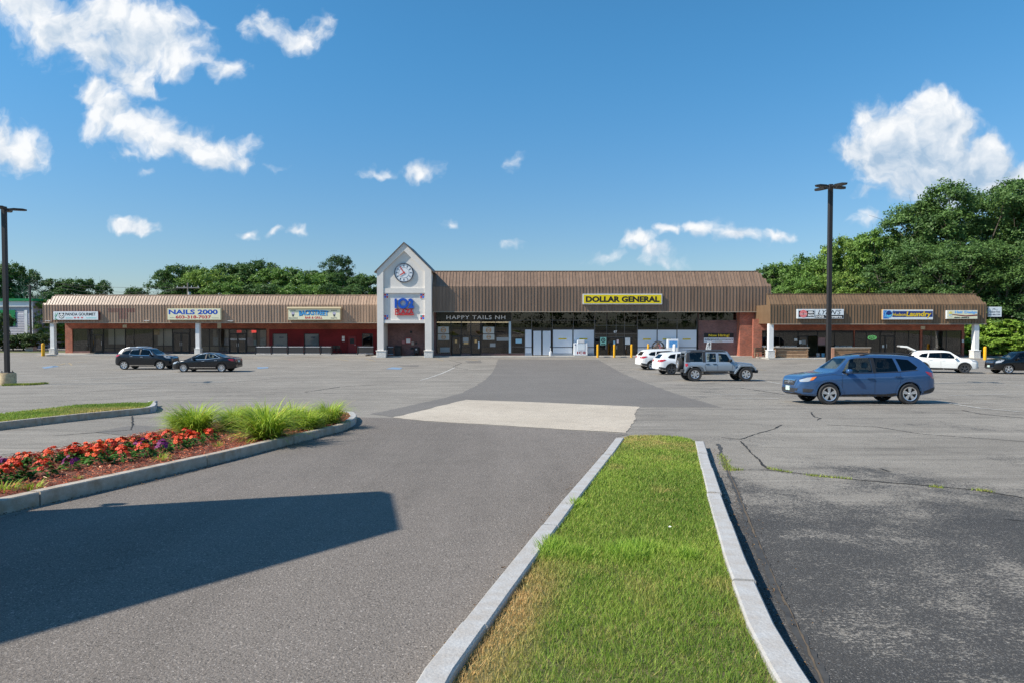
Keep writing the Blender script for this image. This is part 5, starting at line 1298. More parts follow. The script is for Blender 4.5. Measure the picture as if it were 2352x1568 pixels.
def chair(label, px, d, rz):
    t = tag(empty('patio_chair', (at(px, 800, d).x, d, .13), R(rz)), label, 'chair', 'patio chairs'); m = m_black
    MB().bbox(-.24, .24, -.24, .24, .42, .46, .01).build('seat', m, t); MB().bbox(-.24, .24, .2, .24, .55, .95, .01).build('backrest', m, t)
    for sx in (-1, 1):
        for sy in (-1, 1): MB().tube([(sx * .22, sy * .22, 0), (sx * .22, sy * .22, .42 if sy < 0 else .95)], .02, 6).build('leg', m, t)
chair('black metal patio chair nearest the red door', k2(1412, 0)[0], 80.2, 30); chair('black metal patio chair second from the red door', k2(1370, 0)[0], 80.6, -150)
# benches and log planters on the right
def bench():
    Yb = 72.6; t = tag(empty('wooden_bench', (XW(k5, 128, Yb), Yb, .11), R(20)), 'weathered wooden bench at the corner left of the right wing', 'bench'); m = mat('bench_wood', (.2, .14, .09), .85, var=(6, (.12, .08, .05), .7))
    for i in range(3): MB().bbox(-.75, .75, -.25 + i * .17, -.1 + i * .17, .42, .46, .006).build('seat_slat', m, t)
    for i in range(3): MB().bbox(-.75, .75, .27 + i * .02, .3 + i * .02, .55 + i * .16, .68 + i * .16, .006).build('back_slat', m, t)
    for s in (-.65, .65): MB().bbox(s - .05, s + .05, -.24, -.15, 0, .42, .008).build('leg', m, t); MB().bbox(s - .05, s + .05, .22, .34, 0, 1.0, .008).build('leg', m, t)
bench()


def log_wall(label, x0, x1, y0, y1, Y, post=False):
    r = rect(k5, x0, y0, x1, y1, Y); z0 = .11; t = tag(empty('log_planter', (r[0], Y, z0)), label, 'planter', 'log planters'); W, H = r[1] - r[0], r[3] - z0; n = 7; rn = random.Random(int(x0))
    ml = mat('log_wood', (.30, .19, .11), .9, var=(5, (.17, .10, .06), .8), bump=(12, .5)); ml2 = mat('log_wood_pale', (.42, .29, .18), .9, var=(5, (.24, .15, .09), .8), bump=(12, .5))
    for i in range(n):
        rr_ = H / n / 2; z = rr_ + i * H / n
        for yy in (0, .62): MB().tube([(rn.uniform(-.1, .02), yy, z), (W * .5, yy + rn.uniform(-.02, .02), z + rn.uniform(-.015, .015)), (W + rn.uniform(-.02, .1), yy, z)], rr_ * rn.uniform(.93, 1.06), 8).build('log', rn.choice((ml, ml2)), t)
        for xx in (.08, W - .08): MB().tube([(xx, -.12, z + rr_ * .3), (xx, .74, z + rr_ * .3)], rr_ * .85, 8).build('end_log', rn.choice((ml, ml2)), t)
    MB().bbox(-.12, W + .12, -.16, .78, H + .01, H + .055, .01).build('counter_top', mat('pale_board', (.55, .5, .43), .8), t)
    if post: MB().bbox(-.1, .22, -.32, -.13, 0, H, .01).build('end_board', mat('fresh_wood', (.42, .21, .13), .8, var=(3, (.3, .14, .09), .5)), t)


log_wall('left log wall planter beside the first right wing column', 252, 518, 630, 724, 71.2)
log_wall('right log wall planter partly hidden by the lamp post and blue car', 714, 1040, 630, 728, 71.2, True)
for (lb, x, c) in (('blue bucket on the walk between the log planters', 648, (.2, .45, .6)), ('grey bucket on the walk between the log planters', 604, (.4, .4, .4))):
    p = at(*k5(x, 700), 72.6); o = tag(empty('bucket', (p.x, 72.6, .11)), lb, 'bucket'); MB().lathe([(0, 0), (.15, 0), (.2, .4), (.18, .4), (.14, .03), (0, .03)], 14).build('bucket_body', mat('bucket_%d' % x, c, .5), o, smooth=40); MB().tube([(-.19, 0, .38), (-.1, -.12, .46), (.1, -.12, .46), (.19, 0, .38)], .01, 5).build('bail', m_alu, o)


# pylon sign just outside the picture at left: it throws the long shadow across the drive
def pylon():
    A, A2, B, Z = gnd(866, 1128), gnd(893, 1134), gnd(930, 1215), gnd(0, 1495)
    h = 5.2; k = h / -SUN_L.z; off = Vector((SUN_L.x * k, SUN_L.y * k))
    a, a2, b, c = [Vector((p.x, p.y)) - off for p in (A, A2, B, Z)]
    c = b + (c - b).normalized() * 6.0; dd = a + (c - b) * .9
    zt = gz(7) + h; t = tag(empty('pylon_sign', (a.x, a.y, 0)), 'tall tan pylon sign outside the left edge casting the drive shadow', 'sign'); bpy.context.view_layer.update(); inv = t.matrix_world.inverted()
    body = MB().prism([tuple(a), tuple(a2), tuple(b), tuple(c), tuple(dd)], 'z', gz(5) - .3, zt); o = link('cabinet', body.mesh('cabinet'), mat('pylon_tan', (.4, .36, .3), .7), t); o.matrix_parent_inverse = inv
    # a small floodlight on its far edge (it shows in the shadow)
    s = gnd(262, 1158); kz = 2.75; s2 = Vector((s.x, s.y)) - Vector((SUN_L.x, SUN_L.y)) * (kz / -SUN_L.z); z = gz(s.y) + kz
    fl = MB().tube([(s2.x, s2.y, z), (s2.x - .05, s2.y - .35, z - .1)], .03, 6).bbox(s2.x - .10, s2.x + .10, s2.y - .06, s2.y + .06, z - .06, z + .06, .03); o = link('floodlight', fl.mesh('floodlight'), m_darkmetal, t); o.matrix_parent_inverse = inv


pylon()
# ================================================================== cars
m_tyre = mat('tyre_rubber', (.022, .022, .023), .85, var=(9, (.035, .034, .033), .5))
m_rim = mat('alloy_rim', (.62, .62, .63), .28, metal=.85)
m_rim_dk = mat('dark_alloy', (.10, .10, .105), .35, metal=.7)
m_plastic = mat('black_plastic', (.028, .028, .03), .6)
m_chrome = mat('chrome', (.7, .7, .71), .15, metal=1.0)
m_lamp = mat('headlamp', (.30, .32, .34), .12, spec=.8, coat=1)
m_tail = mat('tail_lamp', (.38, .015, .02), .15, coat=1)
m_amber = mat('amber_lens', (.6, .16, .02), .2, coat=1)
m_plate = mat('number_plate', (.55, .66, .60), .5, var=(14, (.2, .32, .28), .6))
m_cglass = glass_mat('car_glass', (.60, .66, .64), 1.6)
m_cglass_dk = glass_mat('car_glass_privacy', (.16, .17, .17), 1.6)
m_cabin = mat('cabin_trim', (.05, .05, .052), .8)
m_seat = mat('seat_cloth', (.30, .30, .29), .9)


def paint(name, c, metal=.35):
    return mat('paint_' + name, c, .25, metal=metal, coat=.8, spec=.35, var=(1.2, tuple(x * .93 for x in c), .4))


def boolean(me, cutters):
    base = bpy.data.objects.new('b', me); COL.objects.link(base); tmp = []
    for c in cutters:
        o = bpy.data.objects.new('c', c); COL.objects.link(o); tmp.append(o); md = base.modifiers.new('b', 'BOOLEAN'); md.operation = 'DIFFERENCE'; md.object = o; md.solver = 'EXACT'
    bpy.context.view_layer.update(); dg = bpy.context.evaluated_depsgraph_get(); out = bpy.data.meshes.new_from_object(base.evaluated_get(dg))
    bpy.data.objects.remove(base)
    for o in tmp: bpy.data.objects.remove(o)
    return out


def smooth_interp(pts, xs, sig):
    p = sorted(pts); X = np.array([q[0] for q in p]); Y = np.array([q[1] for q in p]); fine = np.arange(X[0], X[-1] + .01, .01); v = np.interp(fine, X, Y)
    if sig > 0:
        k = np.exp(-.5 * (np.arange(-int(3 * sig / .01), int(3 * sig / .01) + 1) * .01 / sig) ** 2); k /= k.sum(); n = len(k) // 2
        pad = np.concatenate([2 * v[0] - v[1:n + 1][::-1], v, 2 * v[-1] - v[-n - 1:-1][::-1]]); v = np.convolve(pad, k, 'valid')
    return np.interp(xs, fine, v)


def loft(S, inset=0.0, x0=None, x1=None, zfloor=None):
    a = S['top'][0][0] if x0 is None else x0; b = S['top'][-1][0] if x1 is None else x1
    lo, hi = min(p[0] for p in S['top']), max(p[0] for p in S['top']); a, b = max(lo, min(a, b)), min(hi, max(a, b))
    n = int((b - a) / .055); xs = np.linspace(a, b, n)
    sg = S.get('sig', .035)
    zt = smooth_interp(S['top'], xs, sg) - inset; zb = smooth_interp(S['bot'], xs, .03); zl = smooth_interp(S['belt'], xs, .04); w = smooth_interp(S['w'], xs, .03) - inset; rw = smooth_interp(S['rw'], xs, .05) - inset
    if zfloor: zb = np.full(n, zfloor)
    V = []; H = []
    for i in range(n):
        t, bo, be, W, rW = zt[i], zb[i], min(zl[i], zt[i] - .07), w[i], rw[i]; be = max(be, bo + .02); t = max(t, be + .03)
        up = (t - be); rW2 = rW + (W * .93 - rW) * max(0, min(1, 1 - (up - .08) / .35)) if up < .43 else rW; hh = be - bo
        sec = [(0, bo), (W * .72, bo), (W * .9, bo + .02), (W * .965, bo + .09 * hh + .02), (W * .99, bo + .3 * hh), (W * S.get('mid', .985), bo + .55 * hh), (W * 1.0, bo + .78 * hh), (W * .975, bo + .95 * hh), (W * .945, be),
               (W * .945 * .5 + rW2 * .5 + .012, be + up * .45), (rW2 + .01, be + up * .80), (rW2 - .03, be + up * .93), (rW2 * .8, t - .012 * min(1, up / .3)), (rW2 * .45, t), (0, t + .004)]
        H.append(len(sec)); V.append(sec)
    m = len(V[0]); R_ = 2 * m - 2; vs = []; fs = []
    for i, sec in enumerate(V):
        ring = [(y, z) for y, z in sec] + [(-y, z) for y, z in sec[-2:0:-1]]
        vs += [(xs[i], y, z) for y, z in ring]
    for i in range(n - 1):
        for j in range(R_): fs.append((i * R_ + j, i * R_ + (j + 1) % R_, (i + 1) * R_ + (j + 1) % R_, (i + 1) * R_ + j))
    for i in (0, n - 1): fs.append(tuple(range(i * R_, (i + 1) * R_)))
    mb = MB(); mb.v = vs; mb.f = fs; return mb


def make_wheel(car, x, y, r, wd, side, rim_r, spokes, m_r, nm='wheel', style=0):
    s = side; prof = [(rim_r * .98, -wd / 2 + .015), (r * .9, -wd / 2), (r * .975, -wd / 2 + .025), (r, -wd / 4), (r, wd / 4), (r * .975, wd / 2 - .025), (r * .9, wd / 2), (rim_r * .98, wd / 2 - .015)]
    o = MB().lathe(prof, 32, 'y', (0, 0, 0), True).build(nm, m_tyre, car, (x, y, r), smooth=35)
    rb = MB(); yo = s * wd / 2
    rb.lathe([(rim_r * .86, yo - s * .05), (rim_r * .88, yo - s * .005), (rim_r * .97, yo + s * .004), (rim_r, yo - s * .02), (rim_r * .98, yo - s * .1), (rim_r * .86, yo - s * .1)], 32, 'y', (0, 0, 0), True)
    rb.lathe([(0, yo - s * .002), (rim_r * .16, yo - s * .004), (rim_r * .2, yo - s * .03), (rim_r * .2, yo - s * .08), (0, yo - s * .08)], 16, 'y')
    for i in range(spokes):
        a = 2 * math.pi * (i + .25) / spokes; w0, w1 = (rim_r * .13, rim_r * .17) if spokes <= 6 else (rim_r * .06, rim_r * .085)
        if style == 1: w0, w1 = rim_r * .12, rim_r * .26
        pts = [(rim_r * .15, -w0), (rim_r * .9, -w1), (rim_r * .9, w1), (rim_r * .15, w0)]
        rb.prism([(u * math.cos(a) - v * math.sin(a), u * math.sin(a) + v * math.cos(a)) for u, v in pts], 'y', yo - s * .012, yo - s * .05)
    rb.build('rim', m_r, o, smooth=30)
    MB().lathe([(0, yo - s * .085), (rim_r * .93, yo - s * .085), (rim_r * .93, yo - s * .12), (0, yo - s * .12)], 24, 'y').build('brake_disc', m_darkmetal, o)
    return o


class Car:
    def __init__(s, name, label, S, loc, yaw, group=None):
        s.S = S; s.t = tag(empty(name, loc, yaw), label, 'car', group); s.full = loft(S); s.me = s.full.mesh('body')
        s.bvh = BVHTree.FromPolygons([v.co for v in s.me.vertices], [tuple(p.vertices) for p in s.me.polygons]); s.cut = []

    def hit(s, axis, sd, u, v):
        if axis == 'y': o, d = Vector((u, sd * 3, v)), Vector((0, -sd, 0))
        elif axis == 'x': o, d = Vector((sd * 6, u, v)), Vector((-sd, 0, 0))
        else: o, d = Vector((u, v, 5)), Vector((0, 0, -1))
        h = s.bvh.ray_cast(o, d)
        if h[0] is None: h = s.bvh.find_nearest(o + d * (o.length * .6))
        return h[0], h[1]

    def decal(s, name, poly, axis, sd, m, off=.006, parent=None, skirt=.02, ml=.09, smooth=True):
        """a panel laid on the body along a projection axis"""
        bm = bmesh.new(); f = bm.faces.new([bm.verts.new((p[0], p[1], 0)) for p in poly]); bmesh.ops.triangulate(bm, faces=[f])
        for _ in range(5):
            es = [e for e in bm.edges if e.calc_length() > ml * 1.3]
            if not es: break
            bmesh.ops.subdivide_edges(bm, edges=es, cuts=1); bmesh.ops.triangulate(bm, faces=bm.faces[:])
        bmesh.ops.recalc_face_normals(bm, faces=bm.faces[:]); out = {'y': Vector((0, sd, 0)), 'x': Vector((sd, 0, 0)), 'z': Vector((0, 0, 1))}[axis]
        for v in bm.verts:
            p, n = s.hit(axis, sd, v.co.x, v.co.y); n = n if n.dot(out) > 0 else -n; v.co = p + (n * .6 + out * .4).normalized() * off
        if skirt:
            be = [e for e in bm.edges if e.is_boundary]; r = bmesh.ops.extrude_edge_only(bm, edges=be)
            for g in r['geom']:
                if isinstance(g, bmesh.types.BMVert): g.co -= out * skirt
        bm.normal_update(); c = Vector((0, 0, 0))
        for fc in bm.faces:
            if fc.normal.dot(out) < 0: fc.normal_flip()
        me = bpy.data.meshes.new(name); bm.to_mesh(me); bm.free()
        if smooth: me.shade_smooth(); me.set_sharp_from_angle(angle=R(40))
        return link(name, me, m, parent or s.t)

    def finish(s, pm, wells):
        S = s.S; cuts = []
        for (x, r) in wells:
            for sd in (-1, 1):
                mb = MB(); mb.lathe([(0, 0), (r, 0), (r, sd * .55), (0, sd * .55)], 32, 'y', (x, sd * S['well_y'], S['r'])); cuts.append(mb.mesh('w'))
        if S.get('cabin'):
            c0, c1 = S['cabin']; cuts.append(loft(S, .055, c0, c1, S.get('floor', .42)).mesh('i'))
            for p in S['win']: cuts.append(MB().prism(p, 'y', -1.5, 1.5).mesh('p'))
            if S.get('ws'): cuts.append(MB().prism(S['ws'], 'x', S['ws_x'], 4.0).mesh('p'))
            if S.get('rs'): cuts.append(MB().prism(S['rs'], 'x', -4.0, S['rs_x']).mesh('p'))
        me = boolean(s.me, cuts); me.materials.clear(); me.materials.append(pm); me.shade_smooth(); me.set_sharp_from_angle(angle=R(28))
        s.body = link('body', me, pm, s.t)
        for (x, r) in wells: MB().box(x - r * .8, x + r * .8, -S['well_y'] + .02, S['well_y'] - .02, S['r'] - .1, S['r'] + .28).build('axle_housing', m_plastic, s.t)
        if S.get('cabin'):
            dk = S.get('dark_from', 1)
            for i, p in enumerate(S['win']):
                for sd in (-1, 1):
                    g = S.get('gap', .012); cx = sum(q[0] for q in p) / len(p); cz = sum(q[1] for q in p) / len(p)
                    s.decal('side_window', p, 'y', sd, m_cglass_dk if i >= dk else m_cglass, -.012, skirt=0, ml=.2)
            if S.get('ws'): s.decal('windscreen', S['ws'], 'x', 1, m_cglass, -.012, skirt=0, ml=.2)
            if S.get('rs'): s.decal('rear_window', S['rs'], 'x', -1, m_cglass_dk, -.012, skirt=0, ml=.2)
            x = S.get('seat_x', .2); zf = S.get('floor', .42)
            for xx in (x, x - .95):
                for y in (-.38, .38):
                    o = MB().bbox(xx - .1, xx + .42, y - .25, y + .25, zf, zf + .2, .05).build('seat', m_seat, s.t); MB().bbox(xx - .2, xx - .04, y - .24, y + .24, zf + .15, zf + .68, .05).build('seat_back', m_seat, o); MB().bbox(xx - .2, xx - .08, y - .14, y + .14, zf + .72, zf + .92, .04).build('head_rest', m_seat, o)
            MB().bbox(x + .62, x + .95, -.68, .68, zf + .1, zf + .5, .05).build('dashboard', m_cabin, s.t); MB().lathe([(.17, -.015), (.19, 0), (.17, .015)], 16, 'x', (x + .55, .38, zf + .5), True).build('steering_wheel', m_cabin, s.t)

    def wheels(s, r, wd, rim, spokes, m_r, style=0):
        for x in s.S['axles']:
            for sd in (-1, 1): make_wheel(s.t, x, sd * s.S['track'], r, wd, sd, rim, spokes, m_r, style=style)

    def seam(s, pts, sd, m=None, wd=.008, nm='panel_gap'):
        """a thin dark panel gap drawn on the flank"""
        mb = MB(); V = []
        for i in range(len(pts) - 1):
            a, b = Vector(pts[i]), Vector(pts[i + 1]); k = max(2, int((b - a).length / .08))
            for j in range(k + (1 if i == len(pts) - 2 else 0)):
                q = a.lerp(b, j / k); t = (b - a).normalized(); nn = Vector((-t.y, t.x)) * wd / 2
                for e in (-1, 1): p, n = s.hit('y', sd, q.x + nn.x * e, q.y + nn.y * e); V.append(tuple(p + Vector((0, sd, 0)) * .003))
        mb.v = V; mb.f = [(2 * i, 2 * i + 2, 2 * i + 3, 2 * i + 1) for i in range(len(V) // 2 - 1)]; mb.build(nm, m or m_black, s.t)

    def strip(s, name, pts, sd, wd, m, off=.008):
        mb = MB(); V = []
        for i, q in enumerate(pts):
            a = Vector(pts[max(i - 1, 0)]); b = Vector(pts[min(i + 1, len(pts) - 1)]); t = (b - a).normalized(); nn = Vector((-t.y, t.x)) * wd / 2
            for e in (-1, 1): p, n = s.hit('y', sd, q[0] + nn.x * e, q[1] + nn.y * e); V.append(tuple(p + Vector((0, sd, 0)) * off))
        mb.v = V; mb.f = [(2 * i, 2 * i + 2, 2 * i + 3, 2 * i + 1) for i in range(len(V) // 2 - 1)]; return mb.build(name, m, s.t)

    def mirror(s, x, z, sd, m, y=None):
        p, n = s.hit('y', sd, x, z - .04); yy = abs(p.y)
        o = MB().bbox(x - .09, x + .07, sd * (yy + .03) if sd > 0 else sd * (yy + .24), sd * (yy + .24) if sd > 0 else sd * (yy + .03), z - .05, z + .10, .035).build('wing_mirror', m, s.t, smooth=50); MB().box(x - .03, x + .03, min(sd * (yy - .02), sd * (yy + .08)), max(sd * (yy - .02), sd * (yy + .08)), z - .085, z - .045).build('mirror_arm', m_plastic, o)

    def handle(s, x, z, sd, m):
        p, n = s.hit('y', sd, x, z); mb = MB(); y0, y1 = sorted((p.y + sd * .004, p.y + sd * .035)); mb.bbox(x - .11, x + .11, y0, y1, z - .016, z + .016, .008).build('door_handle', m, s.t)

    def rails(s, x0, x1, y, m, z=None, h=.06):
        for sd in (-1, 1):
            P = []
            for i in range(9):
                x = x0 + (x1 - x0) * i / 8; q, n = s.hit('z', 1, x, sd * y); P.append((x, sd * y, q.z + h * min(1, 4 * min(i, 8 - i) / 8 + .15)))
            MB().tube(P, .026, 6).build('roof_rail', m, s.t)


def place(d, px, pyb=None): return (at(px, 800, d).x, d, gz(d))


def pitch_to_slope(o, yaw):
    """sit a car on the sloping lot"""
    y = o.location.y; sl = (gz(y + 1.5) - gz(y - 1.5)) / 3; n = Vector((0, -sl, 1)).normalized(); fwd = Vector((math.cos(yaw), math.sin(yaw), 0)); fwd = (fwd - n * fwd.dot(n)).normalized(); lf = n.cross(fwd)
    o.matrix_world = Matrix(((fwd.x, lf.x, n.x, o.location.x), (fwd.y, lf.y, n.y, o.location.y), (fwd.z, lf.z, n.z, o.location.z), (0, 0, 0, 1)))


def suv_spec(L0=2.30, L1=-2.28, H=1.64, W=.88, hood=1.0, belt=.98, **kw):
    S = dict(top=[(L1, .62), (L1 + .02, .9), (L1 + .07, 1.04), (L1 + .14, 1.14), (L1 + .44, H - .14), (L1 + .60, H - .055), (-1.1, H - .01), (-.4, H), (.1, H - .015), (.50, H - .075), (1.05, hood + .10), (1.14, hood + .06), (1.6, hood + .01), (2.0, hood - .055), (L0 - .13, hood - .10), (L0 - .04, hood - .22), (L0 - .01, .62), (L0, .56)],
             bot=[(L1, .42), (L1 + .2, .34), (-1.6, .25), (1.6, .25), (L0 - .2, .28), (L0, .36)], belt=[(L1, .95), (-1.9, belt + .12), (-1.0, belt + .06), (.9, belt), (1.3, belt - .03), (L0, .8)],
             w=[(L1, W - .26), (L1 + .08, W - .13), (L1 + .3, W - .045), (-1.5, W - .005), (-1.2, W), (1.3, W), (1.8, W - .03), (L0 - .2, W - .12), (L0 - .06, W - .24), (L0, W - .34)],
             rw=[(L1, .54), (-1.6, .62), (0, .645), (.5, .61), (1.1, .66), (L0, .55)], axles=(1.32, -1.32), track=.77, r=.345, well_y=.50, cabin=(L1 + .30, 1.0), seat_x=.05, floor=.45)
    S.update(kw); return S


# ---- blue estate-type SUV, nearest car
def blue_car():
    S = suv_spec(win=[[(.89, 1.03), (.52, 1.47), (.3, 1.515), (-.12, 1.525), (-.13, 1.045)], [(-.25, 1.05), (-.24, 1.525), (-.88, 1.505), (-.98, 1.08)], [(-1.08, 1.09), (-.97, 1.495), (-1.38, 1.455), (-1.64, 1.21), (-1.56, 1.13)]],
                 ws=[(-.60, 1.16), (.60, 1.16), (.49, 1.50), (-.49, 1.50)], ws_x=.0, rs=[(-.55, 1.14), (.55, 1.14), (.46, 1.47), (-.46, 1.47)], rs_x=-1.6, dark_from=1)
    d = 23.05; c = Car('blue_car', 'blue wagon-shaped car parked sideways, the nearest car', S, place(d, 1968), R(180)); pm = paint('blue', srgb(56, 88, 128), .45); c.finish(pm, [(1.32, .395), (-1.32, .395)]); c.wheels(.345, .22, .235, 5, m_rim, 1)
    for sd in (-1, 1):
        c.decal('side_cladding', [(.92, .25), (-.9, .25), (-.9, .38), (-.5, .34), (.92, .31)], 'y', sd, m_plastic, .008)
        for xx in (1.32, -1.32):
            P = [(xx + .44 * math.cos(a), .345 + .44 * math.sin(a)) for a in np.linspace(.05, math.pi - .05, 15)]; c.strip('arch_trim', P, sd, .06, m_plastic if xx < -9 else pm, .012)
        c.decal('headlamp', [(2.19, .735), (2.20, .80), (2.0, .875), (1.72, .905), (1.80, .82), (1.98, .745)], 'y', sd, m_lamp, .01); c.decal('turn_signal', [(1.83, .80), (1.70, .91), (1.84, .893), (1.93, .78)], 'y', sd, m_amber, .014)
        c.decal('tail_lamp', [(-2.24, .80), (-2.23, 1.02), (-1.86, 1.07), (-1.94, .98), (-2.09, .86)], 'y', sd, m_tail, .01)
        c.decal('rear_bumper_trim', [(-2.26, .42), (-2.26, .58), (-1.75, .42), (-1.75, .34)], 'y', sd, m_plastic, .01)
        c.seam([(-.17, .33), (-.18, .9), (-.19, 1.04)], sd); c.seam([(.88, .35), (.90, .75), (.86, 1.0)], sd); c.seam([(-.95, .40), (-1.02, .8), (-1.02, 1.08)], sd); c.seam([(.85, .95), (1.2, .98)], sd); c.seam([(-.17, .35), (.85, .33)], sd, wd=.006)
        c.handle(-.02, .86, sd, pm); c.handle(-.93, .92, sd, pm); c.mirror(.72, 1.06, sd, pm); c.strip('window_trim', [(.86, 1.02), (-.13, 1.03), (-1.05, 1.07), (-1.62, 1.12)], sd, .02, m_plastic)
        c.decal('pillar_trim', [(-.13, 1.05), (-.12, 1.53), (-.24, 1.53), (-.25, 1.05)], 'y', sd, m_black, .006)
        c.decal('fog_lamp_surround', [(2.12, .40), (2.13, .52), (1.82, .50), (1.90, .40)], 'y', sd, m_plastic, .012)
    c.decal('grille', [(-.40, .62), (.40, .62), (.47, .80), (-.47, .80)], 'x', 1, m_plastic, .012); c.decal('grille_bar', [(-.44, .76), (.44, .76), (.46, .80), (-.46, .80)], 'x', 1, m_chrome, .02); c.decal('grille_bar', [(-.32, .70), (.32, .70), (.32, .725), (-.32, .725)], 'x', 1, m_chrome, .022)
    c.decal('emblem', [(.085 * math.cos(a), .715 + .05 * math.sin(a)) for a in np.linspace(0, 2 * math.pi, 13)[:-1]], 'x', 1, m_chrome, .028)
    c.decal('bumper_intake', [(-.55, .38), (.55, .38), (.62, .52), (-.62, .52)], 'x', 1, m_plastic, .01); c.decal('number_plate', [(-.15, .44), (.15, .44), (.15, .58), (-.15, .58)], 'x', 1, m_plate, .03); c.decal('lower_lip', [(-.7, .30), (.7, .30), (.66, .36), (-.66, .36)], 'x', 1, m_plastic, .015)
    c.decal('number_plate', [(-.15, .78), (.15, .78), (.15, .92), (-.15, .92)], 'x', -1, m_plate, .01); c.rails(.15, -1.65, .56, m_plastic); pitch_to_slope(c.t, R(180.5))


def gray_jeep():
    W = .80
    S = dict(top=[(-2.02, .70), (-2.0, .95), (-1.98, 1.1), (-1.97, 1.62), (-1.93, 1.75), (-1.4, 1.80), (.3, 1.80), (.50, 1.74), (.86, 1.18), (.92, 1.13), (1.5, 1.09), (1.92, 1.03), (2.0, .96), (2.02, .80)], sig=.012,
             bot=[(-2.02, .55), (2.02, .55)], belt=[(-2.02, 1.09), (.9, 1.08), (1.0, 1.02), (2.02, .92)], w=[(-2.02, W - .02), (-1.95, W), (.9, W), (1.0, W - .08), (1.6, W - .14), (2.0, W - .20), (2.02, W - .24)],
             rw=[(-2.02, .62), (.5, .62), (.95, .64), (2.02, .50)], mid=1.0, axles=(1.4735, -1.4735), track=.79, r=.405, well_y=.42, cabin=(-1.88, .80), seat_x=.0, floor=.62,
             win=[[(.66, 1.12), (.42, 1.56), (-.06, 1.62), (-.06, 1.12)], [(-.20, 1.12), (-.20, 1.62), (-.76, 1.62), (-.74, 1.12)], [(-.98, 1.12), (-.98, 1.66), (-1.72, 1.66), (-1.72, 1.12)]],
             ws=[(-.60, 1.24), (.60, 1.24), (.53, 1.66), (-.53, 1.66)], ws_x=.0, rs=[(-.5, 1.15), (.5, 1.15), (.46, 1.62), (-.46, 1.62)], rs_x=-1.5, dark_from=2)
    d = 40.2; c = Car('gray_off_roader', 'boxy gray off-road car with black hardtop and rear spare wheel', S, place(d, 1645), 0); pm = paint('gray', srgb(134, 146, 158), .3); bk = mat('hardtop_black', (.022, .022, .024), .55)
    c.finish(pm, [(1.4735, .46), (-1.4735, .46)]); c.wheels(.405, .26, .245, 6, m_rim, 1)
    c.decal('hardtop_roof', [(-1.97, -.56), (.46, -.56), (.46, .56), (-1.97, .56)], 'z', 1, bk, .012, ml=.2)
    for sd in (-1, 1):
        for p in ([(-.82, 1.10), (-.80, 1.74), (-.97, 1.74), (-.975, 1.10)], [(-1.73, 1.10), (-1.73, 1.74), (-1.96, 1.72), (-1.97, 1.10)], [(-.97, 1.665), (-.97, 1.75), (-1.73, 1.75), (-1.73, 1.665)], [(-.82, 1.68), (-.82, 1.76), (.30, 1.76), (.40, 1.68)]):
            c.decal('hardtop_side', p, 'y', sd, bk, .012)
        for xx, dx in ((1.4735, 1), (-1.4735, -1)):
            # flat-topped flares
            pr = [(-.62, .50), (-.50, .80), (-.36, .93), (.34, .93), (.52, .84), (.62, .62), (.55, .60), (.46, .78), (.30, .865), (-.32, .865), (-.45, .75), (-.55, .50)]
            if dx > 0: pr = [(-u, v) for u, v in pr]; pr = [(-.70, .44), (-.50, .74), (-.34, .93), (.38, .93), (.54, .80), (.60, .66), (.54, .64), (.48, .76), (.33, .865), (-.30, .865), (-.44, .70), (-.62, .44)]
            y0, y1 = (.60, .94) if sd > 0 else (-.94, -.60); MB().prism([(xx + u, v) for u, v in pr], 'y', y0, y1).build('wheel_flare', pm if True else m_plastic, c.t)
        c.seam([(-.80, .60), (-.86, .9), (-.80, 1.1)], sd, wd=.014); c.seam([(-.13, .58), (-.13, 1.75)], sd, wd=.014); c.seam([(.70, .58), (.74, 1.08)], sd, wd=.014); c.seam([(-.80, .60), (.70, .60)], sd, wd=.012)
        c.handle(-.30, 1.00, sd, m_black); c.handle(-.98 + .28, 1.0, sd, m_black) if False else c.handle(.0 - .72, 1.0, sd, m_black); c.mirror(.60, 1.18, sd, m_black)
        c.decal('tail_lamp', [(-1.98, .86), (-1.98, 1.02), (-1.86, 1.02), (-1.86, .86)], 'y', sd, m_tail, .03)
        MB().box(-.85, .85, *sorted((sd * .72, sd * .86)), .45, .52).build('side_step', m_plastic, c.t); MB().tube([(2.03, sd * .42, .86), (2.06, sd * .42, .86)], .09, 14).build('headlamp', m_lamp, c.t)
    MB().bbox(-2.2, -2.02, -.78, .78, .50, .70, .03).build('rear_bumper', m_plastic, c.t); MB().bbox(2.02, 2.22, -.80, .80, .48, .66, .04).build('front_bumper', m_plastic, c.t)
    for y in np.linspace(-.24, .24, 7): MB().box(2.021, 2.035, y - .025, y + .025, .70, .96).build('grille_slot', m_black, c.t)
    w = make_wheel(c.t, 0, 0, .39, .25, 1, .24, 6, m_rim, 'spare_wheel', 1); w.location = (-2.18, -.12, .98); w.rotation_euler = (0, 0, R(90))
    MB().box(-2.06, -2.0, -.3, .1, .85, 1.1).build('spare_bracket', m_plastic, c.t); pitch_to_slope(c.t, R(0))


